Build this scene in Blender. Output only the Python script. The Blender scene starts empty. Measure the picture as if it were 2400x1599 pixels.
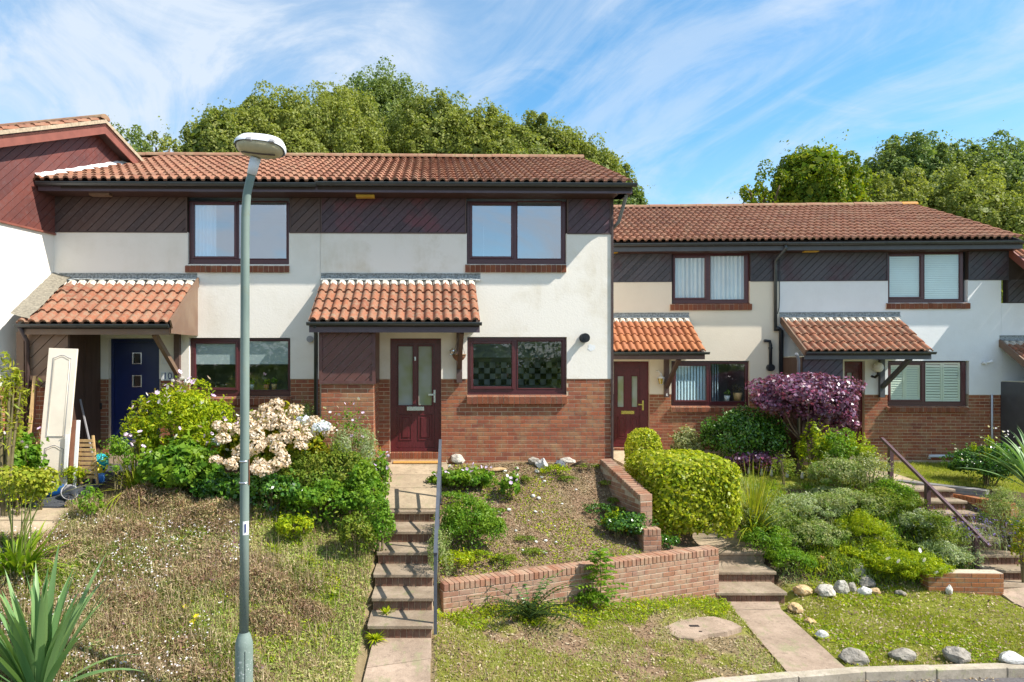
import bpy, math, random
import numpy as np
from mathutils import Vector, Matrix
from mathutils import noise as mnoise
R = math.radians
random.seed(7)
rng = np.random.default_rng(7)
scene = bpy.context.scene
COL = scene.collection
# ------------------------------------------------------------------ camera, sky, sun, exposure
F, PX0, PY0, ZC = 1600.0, 1040.0, 850.0, 1.64      # focal length and principal point in photo pixels, eye height
cam_d = bpy.data.cameras.new('camera'); cam = bpy.data.objects.new('camera', cam_d); COL.objects.link(cam)
cam.location = (0, 0, ZC); cam.rotation_euler = (R(90), 0, 0)
cam_d.sensor_width = 36; cam_d.lens = F / 2400 * 36
cam_d.shift_x = (1200 - PX0) / 2400; cam_d.shift_y = (PY0 - 799.5) / 2400
cam_d.clip_start = 0.1; cam_d.clip_end = 3000
scene.camera = cam
scene.render.resolution_x, scene.render.resolution_y = 1024, 682
SUN = Vector((0.641, -0.215, 0.735)).normalized()
world = bpy.data.worlds.new('World'); scene.world = world; world.use_nodes = True
sun_d = bpy.data.lights.new('sun', 'SUN'); sun = bpy.data.objects.new('sun', sun_d); COL.objects.link(sun)
sun_d.energy = 4.2; sun_d.angle = R(0.5); sun_d.color = (1.0, 0.95, 0.86)
sun.rotation_euler = SUN.to_track_quat('Z', 'Y').to_euler()
sun.location = (20, -8, 25)
scene.view_settings.view_transform = 'Standard'; scene.view_settings.look = 'None'
scene.view_settings.gamma = 1; scene.view_settings.use_curve_mapping = False
scene.view_settings.exposure = 0.96
scene.render.engine = 'CYCLES'
scene.cycles.use_denoising = True
scene.cycles.max_bounces = 6; scene.cycles.transparent_max_bounces = 16
scene.cycles.diffuse_bounces = 3; scene.cycles.glossy_bounces = 3; scene.cycles.transmission_bounces = 4

def build_world():
    nt = world.node_tree; nt.nodes.clear(); N = nt.nodes.new; L = nt.links.new
    out = N('ShaderNodeOutputWorld'); bg = N('ShaderNodeBackground'); bg.inputs['Strength'].default_value = 0.15
    sky = N('ShaderNodeTexSky'); sky.sky_type = 'NISHITA'; sky.sun_disc = False
    sky.sun_elevation = math.asin(SUN.z); sky.sun_rotation = math.atan2(SUN.x, SUN.y)
    sky.air_density = 1.0; sky.dust_density = 0.3; sky.ozone_density = 3.0; sky.altitude = 50
    hsv = N('ShaderNodeHueSaturation'); hsv.inputs['Saturation'].default_value = 1.2; hsv.inputs['Hue'].default_value = 0.487
    hsv.inputs['Value'].default_value = 0.82
    L(sky.outputs[0], hsv.inputs['Color'])
    tc = N('ShaderNodeTexCoord'); sep = N('ShaderNodeSeparateXYZ'); L(tc.outputs['Generated'], sep.inputs[0])
    def m(op, a, b=None, c=None):
        n = N('ShaderNodeMath'); n.operation = op
        for i, v in enumerate((a, b, c)):
            if v is None: continue
            if isinstance(v, (int, float)): n.inputs[i].default_value = v
            else: L(v, n.inputs[i])
        return n.outputs[0]
    zz = m('ADD', m('MAXIMUM', sep.outputs[2], 0.0), 0.38)
    u = m('DIVIDE', sep.outputs[0], zz); v = m('DIVIDE', sep.outputs[1], zz)
    cmb = N('ShaderNodeCombineXYZ'); L(u, cmb.inputs[0]); L(v, cmb.inputs[1])
    def noise(scale, rot, sc, detail, rough, dist, off=(0, 0, 0)):
        m0 = N('ShaderNodeMapping'); m0.inputs['Rotation'].default_value = (0, 0, rot); L(cmb.outputs[0], m0.inputs['Vector'])
        mp = N('ShaderNodeMapping'); mp.inputs['Scale'].default_value = sc; mp.inputs['Location'].default_value = off
        L(m0.outputs[0], mp.inputs['Vector'])
        n = N('ShaderNodeTexNoise'); n.inputs['Scale'].default_value = scale; n.inputs['Detail'].default_value = detail
        n.inputs['Roughness'].default_value = rough; n.inputs['Distortion'].default_value = dist
        L(mp.outputs[0], n.inputs['Vector']); return n.outputs[0]
    def ramp(v, a, b, lo=0.0, hi=1.0):
        n = N('ShaderNodeMapRange'); n.interpolation_type = 'SMOOTHSTEP'
        n.inputs[1].default_value = a; n.inputs[2].default_value = b; n.inputs[3].default_value = lo; n.inputs[4].default_value = hi
        L(v, n.inputs[0]); return n.outputs[0]
    big = ramp(noise(0.95, 0.0, (1, 1, 1), 3, 0.5, 0.3, (3.9, 1.3, 0)), 0.36, 0.66)
    wisp = ramp(noise(1.7, 0.80, (1.0, 1.55, 1), 10, 0.62, 1.6, (1.7, 4.2, 0)), 0.37, 0.66)
    wisp2 = ramp(noise(3.1, 0.45, (1.0, 1.6, 1), 9, 0.62, 1.2, (7.1, 2.2, 0)), 0.46, 0.78)
    veil = m('MULTIPLY', big, 0.36)
    c = m('ADD', veil, m('MULTIPLY', wisp, m('ADD', m('MULTIPLY', big, 0.30), 0.45)))
    c = m('ADD', c, m('MULTIPLY', wisp2, 0.34))
    hz = ramp(sep.outputs[2], 0.0, 0.30, 0.22, 0.0)
    c = m('MINIMUM', m('ADD', c, hz), 0.92)
    mix = N('ShaderNodeMix'); mix.data_type = 'RGBA'
    L(c, mix.inputs['Factor']); L(hsv.outputs[0], mix.inputs['A']); mix.inputs['B'].default_value = (2.7, 3.05, 3.5, 1)
    L(mix.outputs['Result'], bg.inputs['Color']); L(bg.outputs[0], out.inputs['Surface'])
build_world()

# ------------------------------------------------------------------ materials
MATS = {}
def nodes_of(name):
    m = bpy.data.materials.new(name); m.use_nodes = True; MATS[name] = m
    nt = m.node_tree; nt.nodes.clear()
    o = nt.nodes.new('ShaderNodeOutputMaterial'); b = nt.nodes.new('ShaderNodeBsdfPrincipled')
    nt.links.new(b.outputs[0], o.inputs['Surface'])
    return m, nt, b, o
def c4(c): return (c[0], c[1], c[2], 1)
def math_node(nt, op, a, b=None):
    n = nt.nodes.new('ShaderNodeMath'); n.operation = op
    for i, v in enumerate((a, b)):
        if v is None: continue
        if isinstance(v, (int, float)): n.inputs[i].default_value = v
        else: nt.links.new(v, n.inputs[i])
    return n.outputs[0]
def rand_src(nt):
    oi = nt.nodes.new('ShaderNodeObjectInfo'); ge = nt.nodes.new('ShaderNodeNewGeometry')
    s = math_node(nt, 'ADD', oi.outputs['Random'], ge.outputs['Random Per Island'])
    return math_node(nt, 'FRACT', s)
def ramp_node(nt, fac, cols):
    r = nt.nodes.new('ShaderNodeValToRGB'); el = r.color_ramp.elements
    while len(el) < len(cols): el.new(0.5)
    for i, c in enumerate(cols):
        el[i].position = i / (len(cols) - 1); el[i].color = c4(c)
    nt.links.new(fac, r.inputs[0]); return r.outputs[0]
def noise_node(nt, scale, detail=4, rough=0.6, sc=None, dist=0.0):
    g = nt.nodes.new('ShaderNodeNewGeometry'); src = g.outputs['Position']
    if sc:
        mp = nt.nodes.new('ShaderNodeMapping'); mp.inputs['Scale'].default_value = sc
        nt.links.new(src, mp.inputs['Vector']); src = mp.outputs[0]
    n = nt.nodes.new('ShaderNodeTexNoise'); n.inputs['Scale'].default_value = scale
    n.inputs['Detail'].default_value = detail; n.inputs['Roughness'].default_value = rough; n.inputs['Distortion'].default_value = dist
    nt.links.new(src, n.inputs['Vector']); return n.outputs[0]
def mix_node(nt, fac, a, b, mode='MIX'):
    m = nt.nodes.new('ShaderNodeMix'); m.data_type = 'RGBA'; m.blend_type = mode
    for v, k in ((fac, 'Factor'), (a, 'A'), (b, 'B')):
        if isinstance(v, (int, float)): m.inputs[k].default_value = v
        elif isinstance(v, tuple): m.inputs[k].default_value = c4(v)
        else: nt.links.new(v, m.inputs[k])
    return m.outputs['Result']
def mrange(nt, v, a, b, lo=0.0, hi=1.0):
    n = nt.nodes.new('ShaderNodeMapRange'); n.inputs[1].default_value = a; n.inputs[2].default_value = b
    n.inputs[3].default_value = lo; n.inputs[4].default_value = hi; nt.links.new(v, n.inputs[0]); return n.outputs[0]
def bump(nt, b, h, strength, dist=0.01):
    n = nt.nodes.new('ShaderNodeBump'); n.inputs['Strength'].default_value = strength; n.inputs['Distance'].default_value = dist
    nt.links.new(h, n.inputs['Height']); nt.links.new(n.outputs[0], b.inputs['Normal'])
def solid(name, col, rough=0.6, var=0.15, scale=6, bmp=0.0, spec=0.4, metal=0.0, sc=None):
    m, nt, b, o = nodes_of(name)
    n = noise_node(nt, scale, 5, 0.6, sc)
    dark = tuple(c * (1 - var) for c in col); light = tuple(min(1, c * (1 + var)) for c in col)
    nt.links.new(ramp_node(nt, mrange(nt, n, 0.3, 0.7), [dark, light]), b.inputs['Base Color'])
    b.inputs['Roughness'].default_value = rough; b.inputs['Specular IOR Level'].default_value = spec; b.inputs['Metallic'].default_value = metal
    if bmp: bump(nt, b, n, bmp)
    return m
def pieces(name, cols, stain, stain_lo, stain_hi, nscale=5, rough=0.85, bscale=40, bstr=0.4, spec=0.2, stain_amt=0.8):
    """colour per piece, weather stain over all"""
    m, nt, b, o = nodes_of(name)
    base = ramp_node(nt, rand_src(nt), cols)
    n1 = noise_node(nt, nscale, 6, 0.7)
    n2 = noise_node(nt, bscale, 4, 0.7)
    c = mix_node(nt, mrange(nt, n1, stain_lo, stain_hi, 0, stain_amt), base, stain)
    c = mix_node(nt, mrange(nt, n2, 0.35, 0.7, 0.0, 0.35), c, (0.05, 0.03, 0.02))
    nt.links.new(c, b.inputs['Base Color']); b.inputs['Roughness'].default_value = rough; b.inputs['Specular IOR Level'].default_value = spec
    bump(nt, b, n2, bstr, 0.006)
    return m
def leafmat(name, cols, trans=0.35, rough=0.5, big=None, spec=0.16):
    m = bpy.data.materials.new(name); m.use_nodes = True; MATS[name] = m
    nt = m.node_tree; nt.nodes.clear(); N = nt.nodes.new; L = nt.links.new
    o = N('ShaderNodeOutputMaterial'); b = N('ShaderNodeBsdfPrincipled'); t = N('ShaderNodeBsdfTranslucent'); mx = N('ShaderNodeMixShader')
    c = ramp_node(nt, rand_src(nt), cols)
    if big:
        n = noise_node(nt, big[0], 3, 0.5)
        c = mix_node(nt, mrange(nt, n, 0.42, 0.62, 0, big[2]), c, big[1])
    L(c, b.inputs['Base Color']); b.inputs['Roughness'].default_value = rough; b.inputs['Specular IOR Level'].default_value = spec
    c2 = mix_node(nt, 1.0, c, (1.25, 1.3, 0.55), 'MULTIPLY'); L(c2, t.inputs['Color'])
    mx.inputs[0].default_value = trans; L(b.outputs[0], mx.inputs[1]); L(t.outputs[0], mx.inputs[2]); L(mx.outputs[0], o.inputs['Surface'])
    return m
def render_mat(name, col, stain, amt):
    m, nt, b, o = nodes_of(name)
    n1 = noise_node(nt, 1.3, 6, 0.65); n2 = noise_node(nt, 0.9, 4, 0.6, (3.0, 3.0, 0.5)); n3 = noise_node(nt, 26, 4, 0.7); n4 = noise_node(nt, 9, 5, 0.75)
    f = math_node(nt, 'MULTIPLY', mrange(nt, n1, 0.45, 0.75, 0, 1), mrange(nt, n2, 0.4, 0.65, 0.2, amt))
    c = mix_node(nt, f, col, stain)
    c = mix_node(nt, mrange(nt, n4, 0.66, 0.8, 0, amt * 0.45), c, (stain[0] * 0.5, stain[1] * 0.5, stain[2] * 0.45))
    nt.links.new(c, b.inputs['Base Color']); b.inputs['Roughness'].default_value = 0.9; b.inputs['Specular IOR Level'].default_value = 0.15
    bump(nt, b, n3, 0.35, 0.008)
    return m
render_mat('render_cream', (0.86, 0.80, 0.715), (0.62, 0.55, 0.43), 0.55)
render_mat('render_stained', (0.86, 0.80, 0.715), (0.60, 0.51, 0.36), 1.0)
render_mat('render_buff', (0.80, 0.70, 0.56), (0.6, 0.5, 0.38), 0.25)
render_mat('render_white', (0.84, 0.84, 0.84), (0.62, 0.6, 0.58), 0.4)
pieces('brick', [(0.30, 0.088, 0.046), (0.39, 0.118, 0.058), (0.24, 0.076, 0.05), (0.43, 0.15, 0.072), (0.32, 0.10, 0.056), (0.35, 0.13, 0.08)], (0.40, 0.25, 0.13), 0.46, 0.68)
pieces('brick_garden', [(0.34, 0.16, 0.095), (0.42, 0.21, 0.13), (0.30, 0.145, 0.10), (0.46, 0.26, 0.17), (0.34, 0.19, 0.14)], (0.46, 0.35, 0.24), 0.44, 0.66)
pieces('brick_orange', [(0.36, 0.13, 0.05), (0.42, 0.17, 0.07), (0.30, 0.11, 0.05), (0.34, 0.15, 0.08)], (0.35, 0.25, 0.12), 0.5, 0.75)
pieces('sill_brick', [(0.19, 0.06, 0.032), (0.24, 0.08, 0.04), (0.30, 0.10, 0.05), (0.21, 0.075, 0.05)], (0.30, 0.22, 0.14), 0.55, 0.75)
pieces('roof_tile', [(0.27, 0.115, 0.07), (0.33, 0.145, 0.085), (0.23, 0.10, 0.065), (0.36, 0.165, 0.10), (0.30, 0.13, 0.08)], (0.36, 0.225, 0.14), 0.45, 0.72, nscale=3)
pieces('porch_tile', [(0.29, 0.105, 0.058), (0.34, 0.128, 0.068), (0.25, 0.09, 0.054), (0.37, 0.152, 0.086), (0.27, 0.112, 0.07)], (0.30, 0.215, 0.145), 0.44, 0.62, nscale=11)
pieces('porch_tile_bright', [(0.39, 0.145, 0.065), (0.45, 0.18, 0.08), (0.35, 0.125, 0.065), (0.47, 0.205, 0.10)], (0.36, 0.25, 0.17), 0.60, 0.82, nscale=9)
pieces('ridge', [(0.32, 0.17, 0.10), (0.37, 0.19, 0.12), (0.29, 0.15, 0.095)], (0.40, 0.30, 0.18), 0.45, 0.65)
def lichen_mat():
    m, nt, b, o = nodes_of('lichen_ridge'); nt.links.new(mix_node(nt, mrange(nt, noise_node(nt, 12), 0.4, 0.6), (0.55, 0.27, 0.04), (0.45, 0.22, 0.10)), b.inputs['Base Color']); b.inputs['Roughness'].default_value = 0.9
lichen_mat()
def board_mat(name, cols, fade, flo, fhi, rough=0.5):
    m, nt, b, o = nodes_of(name)
    base = ramp_node(nt, rand_src(nt), cols)
    n1 = noise_node(nt, 1.6, 5, 0.6); n2 = noise_node(nt, 14, 5, 0.7, (1, 1, 1), 0.5)
    c = mix_node(nt, mrange(nt, n1, flo, fhi, 0, 0.85), base, fade)
    c = mix_node(nt, mrange(nt, n2, 0.5, 0.72, 0, 0.35), c, (0.16, 0.13, 0.13))
    nt.links.new(c, b.inputs['Base Color']); b.inputs['Roughness'].default_value = rough; b.inputs['Specular IOR Level'].default_value = 0.4
    bump(nt, b, n2, 0.2, 0.004)
board_mat('board_plum', [(0.078, 0.045, 0.056), (0.10, 0.060, 0.074), (0.058, 0.034, 0.042), (0.088, 0.052, 0.063)], (0.15, 0.045, 0.055), 0.50, 0.62)
board_mat('board_brown', [(0.088, 0.052, 0.044), (0.115, 0.068, 0.056), (0.066, 0.040, 0.036)], (0.09, 0.048, 0.038), 0.45, 0.7)
board_mat('board_grey', [(0.058, 0.054, 0.062), (0.078, 0.070, 0.080), (0.046, 0.043, 0.050)], (0.07, 0.033, 0.042), 0.52, 0.66)
board_mat('board_red', [(0.135, 0.045, 0.037), (0.17, 0.058, 0.046), (0.11, 0.038, 0.033), (0.15, 0.05, 0.04)], (0.19, 0.05, 0.035), 0.45, 0.7)
board_mat('board_store', [(0.115, 0.047, 0.038), (0.135, 0.055, 0.044), (0.10, 0.042, 0.036)], (0.11, 0.045, 0.045), 0.45, 0.7)
board_mat('board_tan', [(0.17, 0.10, 0.062), (0.21, 0.125, 0.08), (0.15, 0.088, 0.055)], (0.24, 0.165, 0.11), 0.45, 0.7)
solid('fascia_plum', (0.10, 0.07, 0.085), 0.4, 0.15, 5)
solid('fascia_grey', (0.085, 0.085, 0.095), 0.4, 0.12, 5)
solid('fascia_red', (0.24, 0.08, 0.055), 0.5, 0.15, 5)
solid('soffit', (0.06, 0.03, 0.025), 0.6)
solid('gutter', (0.045, 0.052, 0.056), 0.3, 0.2, 8, spec=0.6)
solid('pipe_black', (0.016, 0.019, 0.025), 0.3, 0.2, 8, spec=0.5)
solid('pipe_grey', (0.20, 0.21, 0.22), 0.35, 0.15, 8)
solid('pipe_white', (0.6, 0.62, 0.68), 0.35, 0.1, 8)
solid('upvc_mahogany', (0.085, 0.020, 0.024), 0.28, 0.25, 10, spec=0.55, sc=(1, 1, 8))
solid('door_mahogany', (0.105, 0.017, 0.022), 0.25, 0.25, 10, spec=0.55, sc=(6, 6, 1))
solid('door_navy', (0.012, 0.022, 0.10), 0.3, 0.15, 5, spec=0.5)
solid('mortar', (0.56, 0.42, 0.29), 0.95, 0.2, 20)
solid('mortar_garden', (0.5, 0.41, 0.31), 0.95, 0.2, 20)
solid('flashing_lead', (0.27, 0.29, 0.29), 0.6, 0.6, 30, 0.8); solid('verge_mortar', (0.42, 0.33, 0.23), .95, .3, 20, .6)
solid('flashing_mortar', (0.55, 0.50, 0.42), 0.9, 0.4, 22, 0.8)
solid('roof_under', (0.05, 0.035, 0.03), 0.9)
solid('vent_yellow', (0.55, 0.33, 0.04), 0.6)
solid('silver', (0.65, 0.65, 0.67), 0.25, 0.05, 5, metal=0.9)
solid('gold', (0.75, 0.55, 0.15), 0.25, 0.05, 5, metal=0.9)
solid('white_gloss', (0.8, 0.8, 0.79), 0.3, 0.04, 5)
solid('cream_paint', (0.80, 0.72, 0.60), 0.4, 0.05, 5)
solid('porch_white', (0.74, 0.68, 0.5), 0.6, 0.06, 5)
solid('black_plastic', (0.015, 0.015, 0.018), 0.35)
solid('navy_ink', (0.02, 0.035, 0.16), 0.4)
solid('curtain', (0.72, 0.74, 0.76), 0.8, 0.05, 3)
solid('curtain_blue', (0.62, 0.76, 0.86), 0.8, 0.05, 3)
solid('blind', (0.42, 0.45, 0.45), 0.8, 0.06, 3)
solid('slat_cream', (0.78, 0.80, 0.66), 0.5, 0.04, 3)
solid('slat_white', (0.80, 0.84, 0.82), 0.5, 0.04, 3)
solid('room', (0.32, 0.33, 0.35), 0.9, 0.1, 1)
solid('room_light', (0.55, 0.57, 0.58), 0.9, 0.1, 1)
solid('tile_black', (0.01, 0.012, 0.015), 0.2)
solid('tile_white', (0.65, 0.68, 0.68), 0.2)
solid('asphalt', (0.115, 0.105, 0.105), 0.95, 0.3, 30, 0.6)
solid('asphalt_ramp', (0.05, 0.054, 0.062), 0.95, 0.25, 30, 0.6)
solid('rail_grey', (0.085, 0.095, 0.115), 0.35, 0.15, 9)
solid('rail_brown', (0.095, 0.050, 0.055), 0.4, 0.15, 9)
solid('mortar_grey', (.22, .195, .15), .95, .35, 25, .8)
def lamp_mat():
    m, nt, b, o = nodes_of('lamp_green'); n = noise_node(nt, 3, 5, .6, (1, 1, .4)); n2 = noise_node(nt, 38, 4, .75); n3 = noise_node(nt, 7, 4, .7)
    c = ramp_node(nt, mrange(nt, n, .35, .65), [(.155, .205, .178), (.215, .27, .235)]); c = mix_node(nt, mrange(nt, n3, .58, .72, 0, .35), c, (.20, .19, .10))
    g = nt.nodes.new('ShaderNodeNewGeometry'); sp = nt.nodes.new('ShaderNodeSeparateXYZ'); nt.links.new(g.outputs['Position'], sp.inputs[0])
    low = mrange(nt, sp.outputs[2], -.9, -1.3, 0, 1); ch = math_node(nt, 'MULTIPLY', mrange(nt, n2, .60, .66, 0, 1), low)
    nt.links.new(mix_node(nt, ch, c, (.62, .64, .62)), b.inputs['Base Color']); b.inputs['Roughness'].default_value = .5; b.inputs['Specular IOR Level'].default_value = .35
lamp_mat()
solid('lamp_white', (0.75, 0.76, 0.79), 0.4, 0.08, 8)
solid('lamp_bowl', (0.48, 0.40, 0.25), 0.35, 0.15, 8)
solid('coir', (0.52, 0.27, 0.065), 0.95, 0.25, 60, 0.5)
solid('wood_pale', (0.50, 0.33, 0.15), 0.7, 0.2, 12)
solid('wood_grey', (0.20, 0.19, 0.18), 0.85, 0.25, 8, 0.4)
solid('wood_dark', (0.085, 0.048, 0.033), 0.6, 0.25, 12, sc=(1, 1, 0.2))
solid('panel_brown', (0.28, 0.13, 0.08), 0.6, 0.15, 8)
solid('bark', (0.17, 0.11, 0.07), 0.95, 0.4, 12, 0.8)
solid('stem', (0.16, 0.13, 0.06), 0.8, 0.3, 12)
solid('stalk_green', (0.14, 0.17, 0.035), 0.6, 0.2, 12)
solid('wicker', (0.22, 0.10, 0.055), 0.9, 0.4, 50, 0.6)
solid('terracotta', (0.45, 0.17, 0.08), 0.85, 0.15, 12)
solid('blue_glaze', (0.01, 0.10, 0.35), 0.2, 0.2, 9)
solid('teal', (0.02, 0.42, 0.48), 0.5, 0.2, 9)
solid('yellow', (0.75, 0.62, 0.02), 0.45, 0.1, 9)
solid('blue_label', (0.05, 0.2, 0.6), 0.45, 0.4, 30)
solid('bucket_grey', (0.34, 0.33, 0.34), 0.5, 0.1, 9)
def concrete(name, col, grime, moss, patch=.95):
    m, nt, b, o = nodes_of(name)
    n1 = noise_node(nt, 2.2, 6, .7); n2 = noise_node(nt, 13, 6, .8); n3 = noise_node(nt, 60, 3, .7); n4 = noise_node(nt, 4.5, 5, .7, (1.3, .8, 1))
    c = ramp_node(nt, rand_src(nt), [tuple(v * .92 for v in col), tuple(min(1, v * 1.08) for v in col)])
    c = mix_node(nt, mrange(nt, n1, .38, .60, 0, patch), c, grime); c = mix_node(nt, mrange(nt, n2, .52, .66, 0, .75), c, tuple(v * .45 for v in col))
    c = mix_node(nt, mrange(nt, n4, .55, .66, 0, .75), c, moss); c = mix_node(nt, mrange(nt, n3, .55, .75, 0, .4), c, tuple(min(.8, v * 1.5) for v in col))
    nt.links.new(c, b.inputs['Base Color']); b.inputs['Roughness'].default_value = .95; b.inputs['Specular IOR Level'].default_value = .15
    bump(nt, b, math_node(nt, 'ADD', n2, n3), .6, .006)
concrete('concrete_step', (.35, .275, .20), (.22, .165, .115), (.20, .19, .10)); concrete('concrete_path', (.40, .30, .225), (.27, .20, .145), (.25, .24, .13))
concrete('slab_stone', (.44, .345, .235), (.31, .24, .165), (.28, .25, .15)); concrete('kerbstone', (.50, .43, .34), (.34, .29, .22), (.33, .34, .16))
def stone_mat(name, a, b_, c_):
    m, nt, b, o = nodes_of(name)
    n = noise_node(nt, 11, 6, 0.75, None, 0.8); n2 = noise_node(nt, 40, 3, 0.6)
    c = ramp_node(nt, mrange(nt, n, 0.36, 0.64), [a, b_, c_]); c = mix_node(nt, mrange(nt, noise_node(nt, 25, 5, .8), .52, .68, 0, .75), c, (a[0] * .5, a[1] * .5, a[2] * .45)); nt.links.new(c, b.inputs['Base Color']); b.inputs['Roughness'].default_value = 0.9
    b.inputs['Specular IOR Level'].default_value = 0.2
    bump(nt, b, math_node(nt, 'ADD', n, n2), 0.7, 0.015)
pieces('brick_dark', [(0.17, 0.085, 0.055), (0.21, 0.105, 0.07), (0.14, 0.07, 0.05)], (0.26, 0.19, 0.13), 0.45, 0.7)
stone_mat('stone_pale', (0.22, 0.20, 0.17), (0.46, 0.42, 0.36), (0.60, 0.56, 0.48))
stone_mat('stone_grey', (0.17, 0.15, 0.12), (0.30, 0.27, 0.23), (0.38, 0.34, 0.28))
stone_mat('stone_dark', (0.06, 0.065, 0.08), (0.13, 0.14, 0.16), (0.2, 0.21, 0.23))
stone_mat('stone_tan', (0.30, 0.19, 0.09), (0.50, 0.34, 0.17), (0.55, 0.42, 0.25))
stone_mat('stone_white', (0.45, 0.42, 0.37), (0.62, 0.60, 0.56), (0.70, 0.69, 0.66))
def glass_mat(name, refl, tint):
    m = bpy.data.materials.new(name); m.use_nodes = True; MATS[name] = m
    nt = m.node_tree; nt.nodes.clear(); N = nt.nodes.new; L = nt.links.new
    o = N('ShaderNodeOutputMaterial'); mx = N('ShaderNodeMixShader'); t = N('ShaderNodeBsdfTransparent'); g = N('ShaderNodeBsdfGlossy')
    t.inputs['Color'].default_value = c4(tint); g.inputs['Roughness'].default_value = 0.015; g.inputs['Color'].default_value = (0.95, 0.97, 1, 1)
    n = noise_node(nt, 1.5, 2, 0.5); bp = N('ShaderNodeBump'); bp.inputs['Strength'].default_value = 0.03; bp.inputs['Distance'].default_value = 0.02
    L(n, bp.inputs['Height']); L(bp.outputs[0], g.inputs['Normal'])
    mx.inputs[0].default_value = refl; L(t.outputs[0], mx.inputs[1]); L(g.outputs[0], mx.inputs[2]); L(mx.outputs[0], o.inputs['Surface'])
glass_mat('glass', 0.11, (0.88, 0.95, 0.95)); glass_mat('glass_upper', 0.42, (0.8, 0.9, 0.95))
def frosted():
    m, nt, b, o = nodes_of('glass_frosted'); b.inputs['Base Color'].default_value = (0.30, 0.36, 0.30, 1); b.inputs['Roughness'].default_value = 0.22
    nt.links.new(mix_node(nt, mrange(nt, noise_node(nt, 2.2, 2, 0.5), 0.4, 0.65), (0.34, 0.38, 0.35), (0.26, 0.30, 0.14)), b.inputs['Base Color'])
    bump(nt, b, noise_node(nt, 60, 2, 0.5), 0.3, 0.004)
frosted()
leafmat('oak_leaf', [(0.09, 0.135, 0.03), (0.21, 0.25, 0.055), (0.33, 0.35, 0.085), (0.14, 0.19, 0.04), (0.43, 0.42, 0.14)], 0.38, 0.5, (0.28, (0.30, 0.32, 0.06), 0.5))
leafmat('dark_leaf', [(0.065, 0.12, 0.035), (0.13, 0.20, 0.055), (0.25, 0.31, 0.09), (0.15, 0.21, 0.06)], 0.36, 0.5, (0.3, (0.24, 0.27, 0.075), 0.5))
leafmat('yellow_tree_leaf', [(0.10, 0.18, 0.014), (0.20, 0.28, 0.018), (0.40, 0.38, 0.018), (0.13, 0.22, 0.018)], 0.4, 0.5, (0.5, (0.05, 0.10, 0.015), 0.6))
leafmat('hedge_leaf', [(0.13, 0.21, 0.010), (0.38, 0.44, 0.02), (0.56, 0.55, 0.03), (0.10, 0.18, 0.012), (0.64, 0.60, 0.10), (0.24, 0.32, 0.015)], 0.35, 0.35, (4.0, (0.22, 0.31, 0.012), 0.3))
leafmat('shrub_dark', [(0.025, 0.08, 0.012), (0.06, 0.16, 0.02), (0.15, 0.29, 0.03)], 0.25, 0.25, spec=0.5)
leafmat('shrub_green', [(0.06, 0.16, 0.015), (0.12, 0.27, 0.025), (0.23, 0.38, 0.04), (0.07, 0.18, 0.02)], 0.4, 0.4, (4.0, (0.22, 0.30, 0.02), 0.6))
leafmat('shrub_lime', [(0.18, 0.29, 0.012), (0.38, 0.46, 0.015), (0.58, 0.58, 0.02), (0.12, 0.22, 0.010)], 0.4, 0.4, (4.0, (0.14, 0.24, 0.012), 0.6))
leafmat('shrub_olive', [(0.10, 0.17, 0.02), (0.20, 0.27, 0.03), (0.34, 0.36, 0.05), (0.15, 0.16, 0.03)], 0.35, 0.45, (5.0, (0.10, 0.20, 0.02), 0.6))
leafmat('shrub_grey', [(0.15, 0.20, 0.06), (0.32, 0.36, 0.15), (0.52, 0.52, 0.28), (0.11, 0.18, 0.035), (0.40, 0.36, 0.17)], 0.35, 0.7, (5.0, (0.17, 0.30, 0.035), 0.7), spec=.15)
leafmat('shrub_silver', [(0.28, 0.35, 0.17), (0.48, 0.52, 0.32), (0.20, 0.28, 0.11), (0.60, 0.60, 0.42)], 0.35, 0.7, (5.0, (0.22, 0.32, 0.07), 0.6), spec=.15)
leafmat('purple_leaf', [(0.05, 0.018, 0.035), (0.15, 0.055, 0.11), (0.22, 0.09, 0.18), (0.30, 0.05, 0.12), (0.20, 0.11, 0.20), (0.36, 0.22, 0.33)], 0.25, 0.35, spec=0.5)
leafmat('variegated', [(0.10, 0.16, 0.03), (0.35, 0.37, 0.16), (0.5, 0.5, 0.3), (0.14, 0.2, 0.04)], 0.35, 0.45)
leafmat('hydrangea_leaf', [(0.10, 0.17, 0.015), (0.22, 0.28, 0.02), (0.45, 0.38, 0.02), (0.13, 0.2, 0.02)], 0.4, 0.4)
leafmat('yucca_leaf', [(0.12, 0.24, 0.09), (0.18, 0.31, 0.12), (0.24, 0.36, 0.13), (0.10, 0.20, 0.08)], 0.25, 0.35)
leafmat('fern_leaf', [(0.015, 0.035, 0.008), (0.03, 0.06, 0.012), (0.08, 0.12, 0.02)], .2)
leafmat('strap_leaf', [(0.10, 0.20, 0.015), (0.17, 0.28, 0.02), (0.28, 0.36, 0.03)], 0.35, 0.35)
leafmat('grass_lime', [(0.20, 0.27, 0.02), (0.32, 0.36, 0.03), (0.42, 0.40, 0.05), (0.14, 0.2, 0.02)], 0.35, 0.45)
leafmat('lawn_blade', [(0.22, 0.29, 0.018), (0.34, 0.40, 0.03), (0.46, 0.47, 0.06), (0.17, 0.27, 0.02), (0.50, 0.45, 0.16)], 0.35, 0.6, (0.8, (0.40, 0.36, 0.11), 0.45))
leafmat('weed_blade', [(0.20, 0.28, 0.03), (0.36, 0.42, 0.08), (0.52, 0.44, 0.20), (0.62, 0.52, 0.30), (0.24, 0.36, 0.05)], 0.3, 0.7, (1.6, (0.30, 0.42, 0.05), 0.6))
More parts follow.
